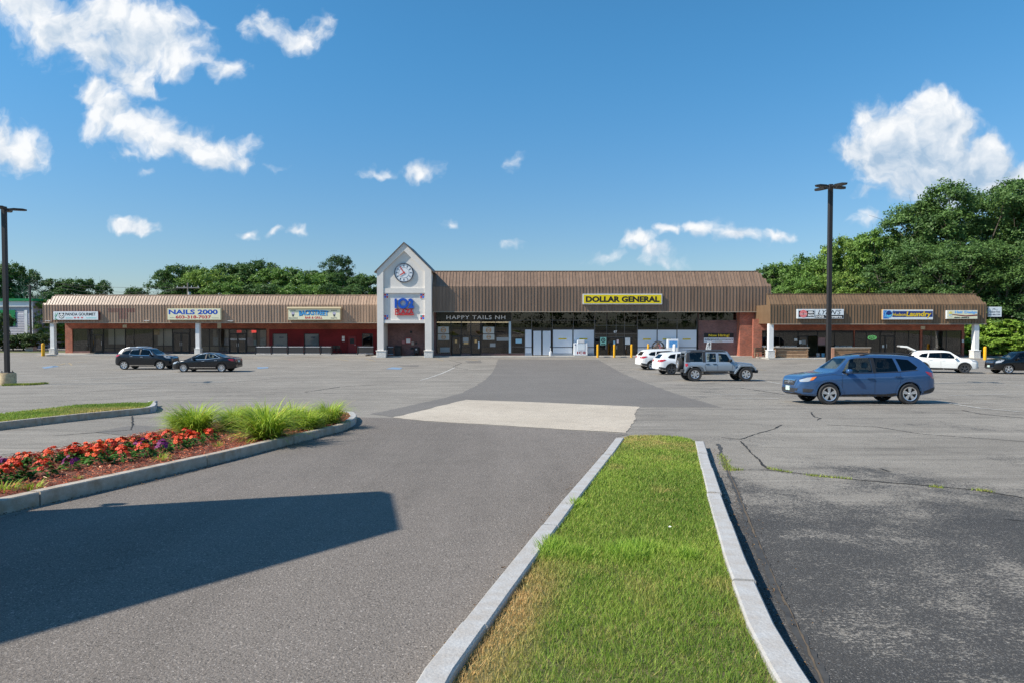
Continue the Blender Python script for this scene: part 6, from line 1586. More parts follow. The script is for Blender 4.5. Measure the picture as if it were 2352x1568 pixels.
def generic(name, label, d, px, yaw, col, S, rimspec, feats=(), group=None, pname='x', metal=.1):
    c = Car(name, label, S, place(d, px), R(yaw), group); pm = paint(pname, col, metal); ax = S['axles']; r = S['r']
    c.finish(pm, [(ax[0], r + .05), (ax[1], r + .05)]); c.wheels(r, .22, r * .70, *rimspec)
    L0, L1 = S['top'][-1][0], S['top'][0][0]; hood = S.get('hood_z', .95)
    for sd in (-1, 1):
        if 'clad' in feats:
            c.decal('side_cladding', [(ax[0] - .4, .25), (ax[1] + .4, .25), (ax[1] + .4, .40), (ax[0] - .4, .37)], 'y', sd, m_plastic, .008); c.decal('rear_bumper_trim', [(L1 + .04, .40), (L1 + .04, .58), (ax[1] - .42, .50), (ax[1] - .42, .34)], 'y', sd, m_plastic, .01)
            for xx in ax: c.strip('arch_trim', [(xx + (r + .075) * math.cos(a), r + (r + .075) * math.sin(a)) for a in np.linspace(.05, math.pi - .05, 15)], sd, .07, m_plastic, .012)
        z = S.get('lamp_z', hood - .22); c.decal('headlamp', [(L0 - .10, z - .06), (L0 - .08, z + .04), (L0 - .35, z + .15), (L0 - .62, z + .16), (L0 - .4, z + .0)], 'y', sd, m_lamp, .01)
        tz = S.get('tail_z', .98); c.decal('tail_lamp', [(L1 + .04, tz - .12), (L1 + .05, tz + .07), (L1 + .40, tz + .08), (L1 + .52, tz + .04), (L1 + .25, tz - .08)], 'y', sd, m_tail, .01)
        wb = S['win'][0]; xm = wb[-1][0] - .05; c.seam([(xm, .35), (xm - .01, .95)], sd); c.seam([(wb[0][0] - .02, .38), (wb[0][0], .9)], sd); xr = S['win'][1][-1][0]; c.seam([(xr + .12, .45), (xr + .02, .92)], sd)
        hm = m_chrome if 'chrome' in feats else pm; c.handle(xm + .16, S['hz'], sd, hm); c.handle(xr + .16, S['hz'] + .04, sd, hm); c.mirror(wb[0][0] - .10, wb[0][1] + .04, sd, pm)
        if 'chrome' in feats: c.strip('window_trim', S['trim'], sd, .025, m_chrome); c.strip('sill_trim', [(ax[0] - .45, .36), (ax[1] + .45, .36)], sd, .035, m_chrome)
        c.decal('pillar_trim', [(wb[-1][0], wb[-1][1]), (wb[-2][0], wb[-2][1]), (S['win'][1][1][0], S['win'][1][1][1]), (S['win'][1][0][0], S['win'][1][0][1])], 'y', sd, m_black, .006)
    gy = .42; c.decal('grille', [(-gy, z - .12), (gy, z - .12), (gy + .05, z + .08), (-gy - .05, z + .08)], 'x', 1, m_plastic, .012); c.decal('bumper_intake', [(-.55, .36), (.55, .36), (.6, .48), (-.6, .48)], 'x', 1, m_plastic, .012)
    c.decal('grille_bar', [(-gy, z - .02), (gy, z - .02), (gy, z + .02), (-gy, z + .02)], 'x', 1, m_chrome, .02); c.decal('number_plate', [(-.15, .46), (.15, .46), (.15, .60), (-.15, .60)], 'x', 1, m_plate, .03); pz = S.get('plate_z', .84); c.decal('number_plate', [(-.15, pz - .07), (.15, pz - .07), (.15, pz + .07), (-.15, pz + .07)], 'x', -1, m_plate, .012)
    if S.get('rear_lamp'):
        for sd in (-1, 1): c.decal('tail_lamp', [(sd * (S['w'][0][1] - .02), tz - .10), (sd * (S['w'][0][1] - .02), tz + .06), (sd * .38, tz + .03), (sd * .40, tz - .07)], 'x', -1, m_tail, .012)
    if 'rails' in feats: c.rails(.1, -1.5, .56, m_chrome if 'chrome' in feats else m_plastic)
    pitch_to_slope(c.t, R(yaw)); return c


SUVW = [[(.86, 1.06), (.48, 1.45), (.2, 1.50), (-.10, 1.505), (-.11, 1.08)], [(-.21, 1.085), (-.20, 1.50), (-.86, 1.47), (-.98, 1.11)], [(-1.06, 1.12), (-.95, 1.46), (-1.34, 1.41), (-1.58, 1.24), (-1.48, 1.16)]]
WSP = dict(ws=[(-.60, 1.18), (.60, 1.18), (.49, 1.47), (-.49, 1.47)], ws_x=.0, rs=[(-.53, 1.14), (.53, 1.14), (.45, 1.43), (-.45, 1.43)], rs_x=-1.55, win=SUVW, hz=.94)
cars_grp = None
blue_car(); gray_jeep()
W2 = dict(WSP); W2['win'] = [[(x, z + .09) for x, z in p] for p in SUVW]; W2['ws'] = [(y, z + .08) for y, z in WSP['ws']]; W2['rs'] = [(y, z + .08) for y, z in WSP['rs']]; W2['hz'] = 1.02
S = suv_spec(2.30, -2.24, 1.74, .91, 1.13, 1.09, axles=(1.43, -1.43), r=.37, lamp_z=.93, tail_z=1.12, dark_from=0, trim=[(.88, 1.14), (.50, 1.57), (.1, 1.62), (-.85, 1.59), (-1.02, 1.21), (-.5, 1.165), (.88, 1.14)], **W2)
generic('dark_suv', 'dark navy upright SUV with silver roof rails left of the sedan', 55.2, 338.5, 0, srgb(12, 18, 26), S, (6, m_rim, 1), ('chrome', 'rails'), pname='navy', metal=.2)
# sedan
SD = dict(top=[(-2.42, .60), (-2.40, .92), (-2.32, 1.06), (-1.9, 1.10), (-1.55, 1.14), (-.75, 1.42), (-.3, 1.46), (.15, 1.45), (.5, 1.37), (1.18, 1.0), (1.3, .96), (1.8, .88), (2.2, .76), (2.40, .62), (2.44, .52)], bot=[(-2.42, .36), (-2.2, .28), (-1.6, .19), (1.6, .19), (2.2, .22), (2.44, .30)],
          belt=[(-2.42, 1.0), (-1.6, 1.02), (-.5, .97), (.9, .91), (1.4, .88), (2.44, .70)], w=[(-2.42, .62), (-2.36, .76), (-2.0, .88), (-1.4, .92), (1.4, .92), (2.0, .86), (2.3, .70), (2.44, .5)], rw=[(-2.42, .6), (-1.4, .55), (-.4, .57), (.4, .56), (1.2, .68), (2.44, .5)],
          axles=(1.425, -1.425), track=.80, r=.335, well_y=.52, cabin=(-1.55, 1.05), seat_x=.05, floor=.38, win=[[(.78, .97), (.30, 1.30), (-.05, 1.365), (-.16, 1.37), (-.17, .99)], [(-.26, .995), (-.25, 1.37), (-.72, 1.31), (-1.22, 1.10), (-1.16, 1.04)]],
          ws=[(-.62, 1.04), (.62, 1.04), (.50, 1.34), (-.50, 1.34)], ws_x=.05, rs=[(-.52, 1.17), (.52, 1.17), (.46, 1.36), (-.46, 1.36)], rs_x=-1.0, hz=.84, lamp_z=.66, tail_z=.92, hood_z=.88, rear_lamp=True, plate_z=.80, dark_from=9, trim=[(.84, .95), (.30, 1.33), (-.12, 1.40), (-.72, 1.345), (-1.28, 1.09), (-.3, .965), (.84, .95)])
generic('dark_sedan', 'dark navy sedan with many-spoked wheels nose to nose with the dark SUV', 52.0, 476.5, 180, srgb(9, 14, 21), SD, (13, m_rim, 0), ('chrome',), pname='darknavy', metal=.2)
S = suv_spec(2.22, -2.2, 1.64, .90, 1.04, 1.0, axles=(1.32, -1.32), r=.35, lamp_z=.82, tail_z=1.02, rear_lamp=True, dark_from=0, **WSP)
generic('white_suv', 'white SUV further left of the two beside the gray off-roader', 54.9, 1525, 9, srgb(226, 226, 224), S, (5, m_rim, 1), ('clad',), pname='white', metal=0)
S = suv_spec(2.2, -2.24, 1.60, .90, 1.02, .98, axles=(1.335, -1.335), r=.36, lamp_z=.80, tail_z=1.0, rear_lamp=True, dark_from=0, **WSP)
generic('white_suv', 'white SUV half hidden behind the gray off-roader', 48.6, 1574, 8, srgb(222, 223, 224), S, (5, m_rim_dk, 1), ('clad',), pname='white2', metal=0)
S = suv_spec(2.28, -2.3, 1.66, .90, 1.05, 1.0, axles=(1.345, -1.345), r=.36, lamp_z=.86, tail_z=1.0, dark_from=0, **WSP)
c = generic('white_suv', 'white SUV with raised tailgate right of the blue car', 50.8, 2161, -20, srgb(222, 222, 218), S, (5, m_rim_dk, 0), ('clad',), pname='white3', metal=0)
tg = MB().prism([(-1.72, 1.66), (-2.3, 1.96), (-2.72, 1.99), (-2.80, 1.93), (-2.74, 1.86), (-2.3, 1.84), (-1.78, 1.57)], 'y', -.62, .62).build('tailgate', MATS['paint_white3'], c.t); MB().prism([(-1.86, 1.735), (-2.28, 1.955), (-2.28, 1.962), (-1.86, 1.742)], 'y', -.48, .48).build('tailgate_glass', m_black, tg)
for sd in (-.6, .6): MB().tube([(-1.95, sd, 1.3), (-2.4, sd, 1.88)], .018, 6).build('gas_strut', m_plastic, c.t)
S = suv_spec(2.2, -2.2, 1.66, .91, 1.03, 1.0, axles=(1.32, -1.32), r=.35, lamp_z=.84, tail_z=1.0, dark_from=0, **WSP)
generic('black_suv', 'black SUV cut off by the right edge of the picture', 49.3, 2348, 172, srgb(9, 10, 13), S, (5, m_rim, 1), (), pname='black', metal=.1)
# ================================================================== vegetation
m_leaf = vcol_mat('foliage', .55, translucent=.28, spec=.35)
m_bark = mat('bark', (.13, .105, .085), .95, var=(5, (.07, .06, .05), .8), bump=(9, .8))
m_dead = mat('dead_wood', (.26, .24, .22), .95, var=(5, (.16, .15, .14), .8))


def leaf_quads(C, N, size, rng, aspect=.62):
    """leaf quads at C with rough normals N"""
    n = len(C); N = N / (np.linalg.norm(N, axis=1, keepdims=True) + 1e-9); t = rng.normal(size=(n, 3)); u = np.cross(N, t); u /= (np.linalg.norm(u, axis=1, keepdims=True) + 1e-9); v = np.cross(N, u)
    s = (size * rng.uniform(.65, 1.35, n))[:, None]; u = u * s * .5; v = v * s * .5 * aspect
    V = np.stack([C - u, C - v * 1.0 + u * .1, C + u, C + v * 1.0 + u * .1], 1).reshape(-1, 3)
    return V, np.arange(4 * n).reshape(-1, 4)


def crown_points(rng, lobes, per, flat=.7, spread=.3):
    """clumps of leaves on the outer shell of each lobe"""
    C = []; N = []; K = []
    for li, (c, r, ncl) in enumerate(lobes):
        c = np.array(c); r = np.array(r)
        for k in range(ncl):
            d = rng.normal(size=3); d /= np.linalg.norm(d); d[2] = abs(d[2]) * .9 + d[2] * .25 if rng.random() < .75 else d[2]; d /= np.linalg.norm(d)
            p = c + d * r * rng.uniform(.72, 1.04); m = max(3, int(per * rng.uniform(.5, 1.5))); s = spread * r.mean() * rng.uniform(.7, 1.3)
            q = p + rng.normal(size=(m, 3)) * s * np.array([1, 1, flat]) * .5
            C.append(q); nn = d * .7 + np.array([0, 0, .5]) + rng.normal(size=(m, 3)) * .75; N.append(nn); K.append(np.full(m, rng.random()))
    return np.concatenate(C), np.concatenate(N), np.concatenate(K)


def branch_mesh(name, H, lobes, rng, r0, trunk_top=.55, m=None):
    mb = MB(); top = H * trunk_top; pts = [(rng.normal(0, .02) * H * .2 * (i / 5), rng.normal(0, .02) * H * .2 * (i / 5), top * i / 5 - (.3 if i == 0 else 0)) for i in range(6)]
    mb.tube(pts, [r0 * (1.25 if i == 0 else 1 - .12 * i) for i in range(6)], 8)
    for (c, r, n) in lobes:
        b = pts[int(rng.integers(2, 6))]; c = Vector(c); b = Vector(b); mid = b.lerp(c, .5) + Vector((0, 0, -.03 * H)); mb.tube([b, mid, c], [r0 * .42, r0 * .26, r0 * .08], 5, False)
        for _ in range(3):
            e = c + Vector(rng.normal(size=3)) * float(np.mean(r)) * .55; mb.tube([c.lerp(mid, .3), e], [r0 * .12, r0 * .03], 4, False)
    return mb.mesh(name, 60)


def make_arch(seed, H, Rr, nl, per, leaf, c_lo, c_hi, shape='round', low=.28, clumps=26):
    rng = np.random.default_rng(seed); lobes = []
    for i in range(nl):
        t = (i + .5) / nl; z = low + (1 - low) * (t ** .85); a = i * 2.399 + rng.uniform(-.4, .4)
        if shape == 'round': rad = math.sqrt(max(0, 1 - ((z - .55) / .5) ** 2)) * .62
        elif shape == 'broad': rad = math.sqrt(max(0, 1 - ((z - .62) / .46) ** 2)) * .72
        elif shape == 'cone': rad = (1 - z) * .75 + .06
        else: rad = .5 * (1 - .4 * z)
        rr = Rr * rng.uniform(.30, .44) * (1 if shape != 'cone' else (.55 + .6 * (1 - z)))
        rad *= rng.uniform(.75, 1.1); lobes.append(((math.cos(a) * rad * Rr, math.sin(a) * rad * Rr, min(z * H, H - rr * .75)), (rr, rr, rr * .78), clumps))
    C, N, K = crown_points(rng, lobes, per); C[:, 2] = np.maximum(C[:, 2], .3)
    V, F = leaf_quads(C, N, leaf, rng); a, b = np.array(c_lo), np.array(c_hi); t = np.clip(K * .75 + rng.random(len(K)) * .4 - .05, 0, 1)[:, None]; col = (a * (1 - t) + b * t) * rng.uniform(.8, 1.2, (len(K), 1))
    cm = fast_mesh('crown', V, F, np.repeat(col, 4, 0)); cm.materials.append(m_leaf)
    tm = branch_mesh('trunk', H, lobes, rng, H * .016 + .06); tm.materials.append(m_bark); return dict(H=H, R=Rr, crown=cm, trunk=tm)


DG, MG, LG, YG = srgb(62, 88, 48), srgb(94, 122, 62), srgb(106, 136, 58), srgb(138, 160, 76)
ARCH = {'oak': make_arch(1, 20, 7.5, 20, 64, .32, DG, MG, 'broad', .2, 30), 'oak2': make_arch(2, 20, 7.0, 19, 64, .32, DG, MG, 'round', .2, 30),
        'maple': make_arch(3, 12, 4.6, 15, 46, .28, MG, LG, 'round', .22, 26), 'maple2': make_arch(4, 12, 4.8, 15, 46, .28, srgb(78, 108, 44), YG, 'round', .18, 26),
        'dark': make_arch(5, 12, 4.4, 15, 46, .28, DG, srgb(84, 112, 54), 'round', .22, 26), 'dark2': make_arch(6, 12, 4.8, 14, 46, .28, srgb(56, 82, 44), srgb(90, 118, 58), 'broad', .22, 26),
        'pine': make_arch(12, 16, 4.2, 17, 40, .26, srgb(40, 66, 38), srgb(66, 94, 50), 'broad', .3, 22), 'shrub': make_arch(8, 4, 2.4, 12, 34, .24, LG, srgb(140, 168, 66), 'round', .05, 22), 'hedge': make_arch(9, 2, 1.8, 9, 34, .17, srgb(40, 62, 32), srgb(86, 106, 56), 'round', .1, 20)}


def tree(name, label, arch, px, py, d, width, rot, cat='tree', group=None, zbase=0.0):
    A = ARCH[arch]; x = at(px, 700, d).x; zt = at(px, py, d).z; sz = (zt - zbase) / A['H']; sx = width / 2 / A['R']
    t = tag(empty(name, (x, d, zbase), R(rot)), label, cat, group); t.scale = (sx, sx, sz); link('crown', A['crown'], None, t); link('trunk', A['trunk'], None, t); return t


TG = 'trees beyond the right wing'
for a in [('oak_tree', 'tallest broad dark oak over the right wing, second from the right edge', 'oak', 2235, 428, 92, 17, 10), ('oak_tree', 'dark oak cut off by the right edge of the picture', 'oak2', 2345, 440, 90, 15, 80),
          ('oak_tree', 'dark oak with a stepped left shoulder beside the tallest oak', 'oak2', 2130, 462, 95, 14, 200), ('oak_tree', 'lower dark oak filling in below the tallest oak', 'oak', 2180, 560, 86, 13, 140),
          ('oak_tree', 'lower dark oak at the right edge above the white projecting sign', 'oak', 2310, 570, 84, 12, 300), ('broadleaf_tree', 'mid green tree just right of the right lamp post', 'maple', 2015, 535, 98, 10.5, 30),
          ('broadleaf_tree', 'bright green tree behind the right lamp post', 'maple2', 1945, 548, 102, 9.5, 100), ('broadleaf_tree', 'bright green tree left of the right lamp post', 'maple', 1880, 585, 104, 9.5, 170),
          ('broadleaf_tree', 'yellow-green tree over the middle of the right wing roof', 'maple2', 1925, 628, 94, 9, 250), ('broadleaf_tree', 'mid green tree just right of the tall central roof', 'maple', 1822, 606, 108, 9.5, 320),
          ('broadleaf_tree', 'dark green small tree touching the right end of the central roof', 'dark', 1778, 612, 112, 9, 20), ('broadleaf_tree', 'green tree low behind the tavern sign', 'maple', 1845, 640, 95, 8.5, 75),
          ('broadleaf_tree', 'dark tree low behind the laundry sign', 'dark2', 2045, 610, 90, 10.5, 120)]: tree(*a[:2], *a[2:], group=TG)
# second rank: fills the gaps with their own trees
for i, (px, py, ar) in enumerate(((1800, 632, 'dark2'), (1900, 612, 'dark'), (1985, 585, 'dark2'), (2080, 540, 'oak2'), (2270, 500, 'oak2'))):
    tree('broadleaf_tree', '%s tree of the rear rank beyond the right wing, counted from the left' % ('first', 'second', 'third', 'fourth', 'fifth')[i], ar, px, py, 118, 13, 47 * i, group=TG)
LGp = 'trees beyond the left wing'
for i, (px, py, ar, w, d, lb) in enumerate([(150, 642, 'dark', 9.5, 118, 'round tree standing alone behind the panda sign'), (212, 645, 'dark2', 7, 121, 'round tree standing alone right of the panda sign'), (312, 662, 'dark', 5, 124, 'small tree between the lone round trees and the long tree row'),
                                          (394, 622, 'dark2', 7.5, 130, 'leftmost dark tree of the long row over the nail salon sign'), (430, 612, 'dark', 9, 134, 'dark tree behind the utility pole'), (482, 622, 'maple2', 9.5, 122, 'pale green round tree over the nail salon sign'),
                                          (545, 608, 'dark', 10, 132, 'tall dark tree just right of the pale green tree'), (588, 604, 'dark2', 10, 136, 'tallest rounded tree in the middle of the long row'), (636, 618, 'maple', 9, 128, 'mid green tree left of the bar sign'),
                                          (682, 622, 'dark2', 10, 130, 'broad dark tree above the left part of the bar sign'), (728, 628, 'maple', 9, 126, 'mid green tree above the bar sign'), (752, 622, 'dark', 9, 134, 'dark tree beneath the tall pine'), (800, 632, 'dark2', 8.5, 128, 'dark tree between the pine and the clock tower'),
                                          (845, 636, 'dark', 8, 126, 'dark tree touching the left side of the clock tower'), (520, 650, 'maple', 8, 118, 'low green tree below the middle of the long row'), (610, 655, 'dark', 8, 118, 'low dark tree below the tallest rounded tree'), (700, 655, 'maple', 8, 117, 'low green tree above the bar sign hood'),
                                          (412, 650, 'dark', 7, 119, 'low dark tree left of the utility pole'), (780, 655, 'dark2', 8, 118, 'low dark tree left of the clock tower gable')]):
    tree('broadleaf_tree', lb, ar, px, py, d, w * (1.05 if i < 3 else 1.28), 61 * i, group=LGp)
tree('pine_tree', 'tall pine standing above the tree row left of the clock tower', 'pine', 776, 588, 130, 7.5, 15, group=LGp)
for i, (px, py, ar, w, d, lb) in enumerate([(2, 605, 'dark', 9, 112, 'dark tree behind the left lamp post'), (45, 620, 'dark2', 8, 116, 'dark tree right of the left lamp post over the green building'), (-40, 600, 'dark', 9, 114, 'dark tree at the left edge'), (92, 690, 'maple2', 4.5, 100, 'vine covered small tree beside the end of the left wing'), (118, 672, 'dark', 6, 112, 'dark tree peeping over the left end of the left wing')]):
    tree('broadleaf_tree', lb, ar, px, py, d, w, 71 * i + 9, group='trees by the green trimmed building')
for i, (px, py, w, d) in enumerate([(2222, 742, 5.6, 82), (2262, 738, 6.2, 82.5), (2305, 735, 6.6, 81.5), (2345, 738, 6.4, 81), (2240, 778, 4.0, 79), (2290, 776, 4.4, 78.5), (2335, 775, 4.4, 78)]):
    tree('leafy_shrub', ('first', 'second', 'third', 'fourth')[i % 4 if i < 4 else i - 4] + (' shrub of the back row on the bright bank at right, from the left' if i < 4 else ' shrub of the front row on the bright bank at right, from the left'), 'shrub', px, py, d, w, 50 * i, 'shrub', 'shrubs right of the right wing')
for i, (px, py, w, d, lb) in enumerate([(147, 742, 6, 104, 'bright shrub seen between the first column and the brick pier'), (128, 752, 5, 106, 'bright shrub left of the first column')]): tree('leafy_shrub', lb, 'shrub', px, py, d, w, 33 * i, 'shrub')
for i, (px, py, w, d) in enumerate([(5, 770, 4.2, 92.5), (28, 772, 4, 93), (52, 768, 4, 92.5), (78, 766, 4.4, 93), (-14, 720, 5, 93.5)]): tree('hedge_shrub', '%s shrub from the left before the green trimmed building' % ('second', 'third', 'fourth', 'fifth', 'first')[i], 'hedge', px, py, d, w, 40 * i, 'shrub', 'shrubs before the green building')


def bare_tree():
    rng = random.Random(5); mb = MB()
    def br(p, d, L, r, k):
        q = p + d * L; mid = p.lerp(q, .5) + Vector((rng.uniform(-.1, .1), rng.uniform(-.1, .1), 0)) * L; mb.tube([p, mid, q], [r, r * .8, r * .6], 5 if k > 2 else 4, False)
        if k == 0: return
        for _ in range(3 if k > 1 else 4):
            e = (d + Vector((rng.uniform(-.8, .8), rng.uniform(-.8, .8), rng.uniform(-.1, .55)))).normalized(); br(q if rng.random() < .6 else mid, e, L * rng.uniform(.6, .85), r * .55, k - 1)
    br(Vector((0, 0, -.2)), Vector((.05, 0, 1)), 3.6, .17, 5); d = 106; t = tag(empty('bare_tree', (at(74, 700, d).x, d, 0)), 'leafless grey tree by the left end of the left wing', 'tree'); mb.build('branches', m_dead, t); t.scale = (.95, .95, .98)


bare_tree()

# ------------------------------------------------------------------ background buildings, fence, poles
def green_building():
    d = 98.0; x1 = at(74, 700, d).x; x0 = x1 - 16; zt = at(0, 692, d).z
    t = tag(empty('green_trimmed_building', (x1, d, 0)), 'pale grey clapboard building with green band at the far left', 'building')
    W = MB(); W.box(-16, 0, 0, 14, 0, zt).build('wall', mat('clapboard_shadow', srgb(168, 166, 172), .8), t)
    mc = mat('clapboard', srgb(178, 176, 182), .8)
    n = int((zt - 1.9) / .24)
    for i in range(n):
        z = .3 + i * .24
        MB().add([(-16, -.05, z), (-.35, -.05, z), (-.35, -.05 - .0, z + .0), (-16, -.001, z + .236), (-.35, -.001, z + .236)], [(0, 1, 4, 3)]).build('board', mc, t)
    MB().box(-.34, .06, -.07, .0 - .002, 0, zt - .3).build('corner_board', m_white_p, t); MB().box(-1.1, -.7, -.075, -.052, .2, zt - 1.3).build('downpipe', m_white_p, t)
    mg = mat('trim_green', srgb(10, 120, 66), .5); MB().box(-16.1, -2.4, -.12, -.06, zt - 3.5, zt - 1.3).build('green_band', mg, t); MB().box(-16.3, .3, -.4, 14.3, zt + .002, zt + .35).build('roof_edge', mg, t); MB().box(-16.1, .1, -.2, -.055, zt - .8, zt - .01).build('white_fascia', m_white_p, t)


green_building()
fx = at(100, 700, 103).x
for i in range(14):
    pass
fn = tag(empty('rail_fence', (at(76, 700, 103).x, 103, 0)), 'white two-rail fence beyond the left end of the left wing', 'fence'); mw = mat('fence_white', (.6, .6, .58), .7)
for i in range(9): MB().box(i * 2.4 - .08, i * 2.4 + .08, -.08, .08, 0, 1.6).build('post', mw, fn)
for z in (.75, 1.3): MB().box(-.2, 19.4, -.13, -.085, z, z + .2).build('rail', mw, fn)
def utility_pole(label, px, py, d):
    zt = at(px, py, d).z; t = tag(empty('utility_pole', (at(px, 700, d).x, d, 0)), label, 'utility pole'); m = mat('pole_wood', (.2, .17, .14), .95)
    MB().tube([(0, 0, 0), (0, 0, zt)], [.17, .12], 8).build('pole', m, t); MB().box(-1.9, 1.9, -.08, .08, zt - .9, zt - .72).build('crossarm', m_dead, t)
    for x in (-1.7, -.6, .6, 1.7): MB().tube([(x, 0, zt - .72), (x, 0, zt - .5)], .06, 6).build('insulator', m_paper, t)
    MB().tube([(.35, -.2, zt - 2.4), (.35, -.2, zt - 1.5)], .24, 10).build('transformer', mat('transformer_grey', (.35, .36, .36), .6), t); return Vector((t.location.x, d, zt - .6))
pa = utility_pole('wooden utility pole with crossarm above the left wing roof', 432, 650, 112); pb = Vector((-120, 112, 14)); 
for i, (dz, px0, py0) in enumerate(((0, 60, 632), (0, 260, 662), (-.2, 250, 667))):
    a = at(px0 - 120, py0 - 12 + i * 2, 112); b = pa + Vector((0, 0, dz)); mb = MB(); mb.tube([a.lerp(b, t) + Vector((0, 0, -1.2 * 4 * t * (1 - t))) for t in np.linspace(0, 1, 13)], .022, 4, False)
    tag(mb.build('power_line', m_darkmetal), ('highest', 'middle', 'lowest')[i] + ' power line crossing the sky over the left wing', 'cable', 'power lines at left')

# ------------------------------------------------------------------ the wooded far side of the road (seen in the shop windows)
def far_wood():
    rng = np.random.default_rng(40); lobes = []
    for i in range(70): x = -210 + i * 6 + rng.uniform(-2, 2); h = rng.uniform(8, 15); lobes.append(((x, -62 + rng.uniform(-6, 4), 2.5 + h * .5), (4.5, 4.5, h * .55), 60))
    C, N, K = crown_points(rng, lobes, 40); V, F = leaf_quads(C, N, .75, rng); a, b = np.array(DG), np.array(MG); col = a + (b - a) * K[:, None]
    tag(link('far_wood', fast_mesh('far_wood', V, F, np.repeat(col, 4, 0)), m_leaf), 'wooded far side of the main road behind the viewpoint', 'woods', kind='stuff')


far_wood()

# ------------------------------------------------------------------ flower bed planting
def chips():
    rng = np.random.default_rng(21); q = poly_sample(bed_poly, 26000, rng); q = q[(q[:, 0] > -9) & (q[:, 1] > 5)]; n = len(q); a = rng.uniform(0, np.pi, n); L = rng.uniform(.02, .06, n); W = rng.uniform(.006, .014, n)
    dx, dy = np.cos(a), np.sin(a); z = gzf(q[:, 1]) + .117 + rng.uniform(0, .03, n) + .10 * 0; t = rng.uniform(-.4, .4, n); k = rng.uniform(-.6, .6, n)
    def P(su, sv): return np.stack([q[:, 0] + dx * L / 2 * su - dy * W / 2 * sv, q[:, 1] + dy * L / 2 * su + dx * W / 2 * sv, z + L / 2 * su * t + W / 2 * sv * k + .006], 1)
    V = np.stack([P(-1, -1), P(1, -1), P(1, 1), P(-1, 1)], 1).reshape(-1, 3); c1, c2, c3 = np.array(srgb(126, 58, 38)), np.array(srgb(176, 98, 68)), np.array(srgb(84, 38, 26)); u = rng.random((n, 1)); col = np.where(u < .5, c1, np.where(u < .8, c2, c3)) * rng.uniform(.7, 1.3, (n, 1)); col = np.where(rng.random((n, 1)) < .03, np.array(srgb(215, 175, 140)), col)
    tag(link('mulch', fast_mesh('mulch', V, np.arange(4 * n).reshape(-1, 4), np.repeat(col, 4, 0)), vcol_mat('mulch_chips', .9)), 'shredded red-brown bark mulch over the flower bed', 'mulch', kind='stuff')


chips()


def blossom_mesh(name, m):
    mb = MB(); n = 5
    for i in range(n):
        a = 2 * math.pi * i / n; ca, sa = math.cos(a), math.sin(a)
        P = [(.004, 0, 0), (.018, .016, .004), (.036, .017, .001), (.042, 0, -.003), (.036, -.017, .001), (.018, -.016, .004)]
        mb.add([(u * ca - v * sa, u * sa + v * ca, z + .0015 * i) for u, v, z in P], [(0, 1, 2, 3), (0, 3, 4, 5)])
    mb.lathe([(0, .008), (.006, .006), (.007, .0)], 6); me = mb.mesh(name); me.materials.append(m); return me


BL = {'orange': [blossom_mesh('blossom', mat('petal_orange%d' % i, c, .6)) for i, c in enumerate(((.58, .042, .003), (.50, .028, .003), (.62, .065, .004)))], 'purple': [blossom_mesh('blossom', mat('petal_purple%d' % i, c, .6)) for i, c in enumerate(((.20, .004, .12), (.14, .004, .09)))]}


def leaf_clump(seed, n=90, R0=.125, H=.185, L=.085):
    rng = np.random.default_rng(seed); V = []; F = []; cols = []
    for i in range(n):
        a = rng.uniform(0, 2 * np.pi); rr = R0 * math.sqrt(rng.random()); z = H * (1 - (rr / R0) ** 2 * .75) * rng.uniform(.35, 1); p = np.array([rr * math.cos(a), rr * math.sin(a), z]); d = np.array([math.cos(a), math.sin(a), rng.uniform(-.5, .35)]); d /= np.linalg.norm(d); s = np.cross(d, [0, 0, 1]); s /= np.linalg.norm(s) + 1e-9; up = np.cross(s, d); l = L * rng.uniform(.7, 1.25); b = len(V)
        V += [p, p + d * l * .45 + s * l * .22 + up * .008, p + d * l - up * .01, p + d * l * .45 - s * l * .22 + up * .008]; F.append((b, b + 1, b + 2, b + 3)); c = np.array(srgb(66, 106, 44)) * rng.uniform(.7, 1.5); cols += [c] * 4
    me = fast_mesh('foliage', np.array(V), np.array(F), np.array(cols)); me.materials.append(m_leaf); return me


LC = [leaf_clump(60 + i) for i in range(4)]
kf = lambda x, y: (.22788 * x, 980.1 + .22788 * y)
FL = [(40, 560, 'o', 1.1), (125, 535, 'o', 1.35), (20, 425, 'p', .9), (215, 385, 'o', 1.0), (318, 385, 'o', 1.0), (435, 495, 'o', 1.15), (520, 355, 'o', 1.15), (712, 425, 'p', .95), (760, 320, 'o', 1.2), (690, 325, 'o', 1.0), (868, 310, 'o', 1.15), (965, 378, 'o', 1.3), (1010, 250, 'o', 1.05), (1000, 310, 'o', 1.15), (1130, 265, 'o', 1.2), (1235, 245, 'o', 1.2), (1240, 350, 'o', 1.25), (1365, 205, 'o', 1.1),
      (1425, 235, 'p', 1.1), (1450, 300, 'o', 1.25), (1525, 190, 'o', 1.15), (1632, 265, 'p', 1.1), (1580, 215, 'o', 1.15), (1690, 165, 'o', 1.25), (1800, 220, 'o', 1.25), (1880, 140, 'o', 1.2), (1955, 185, 'o', 1.25), (2112, 140, 'o', 1.2)]
rnf = random.Random(9); co_ = {'o': 0, 'p': 0}
ORD = ['first', 'second', 'third', 'fourth', 'fifth', 'sixth', 'seventh', 'eighth', 'ninth', 'tenth', 'eleventh', 'twelfth', 'thirteenth', 'fourteenth', 'fifteenth', 'sixteenth', 'seventeenth', 'eighteenth', 'nineteenth', 'twentieth', 'twenty-first', 'twenty-second', 'twenty-third', 'twenty-fourth', 'twenty-fifth']
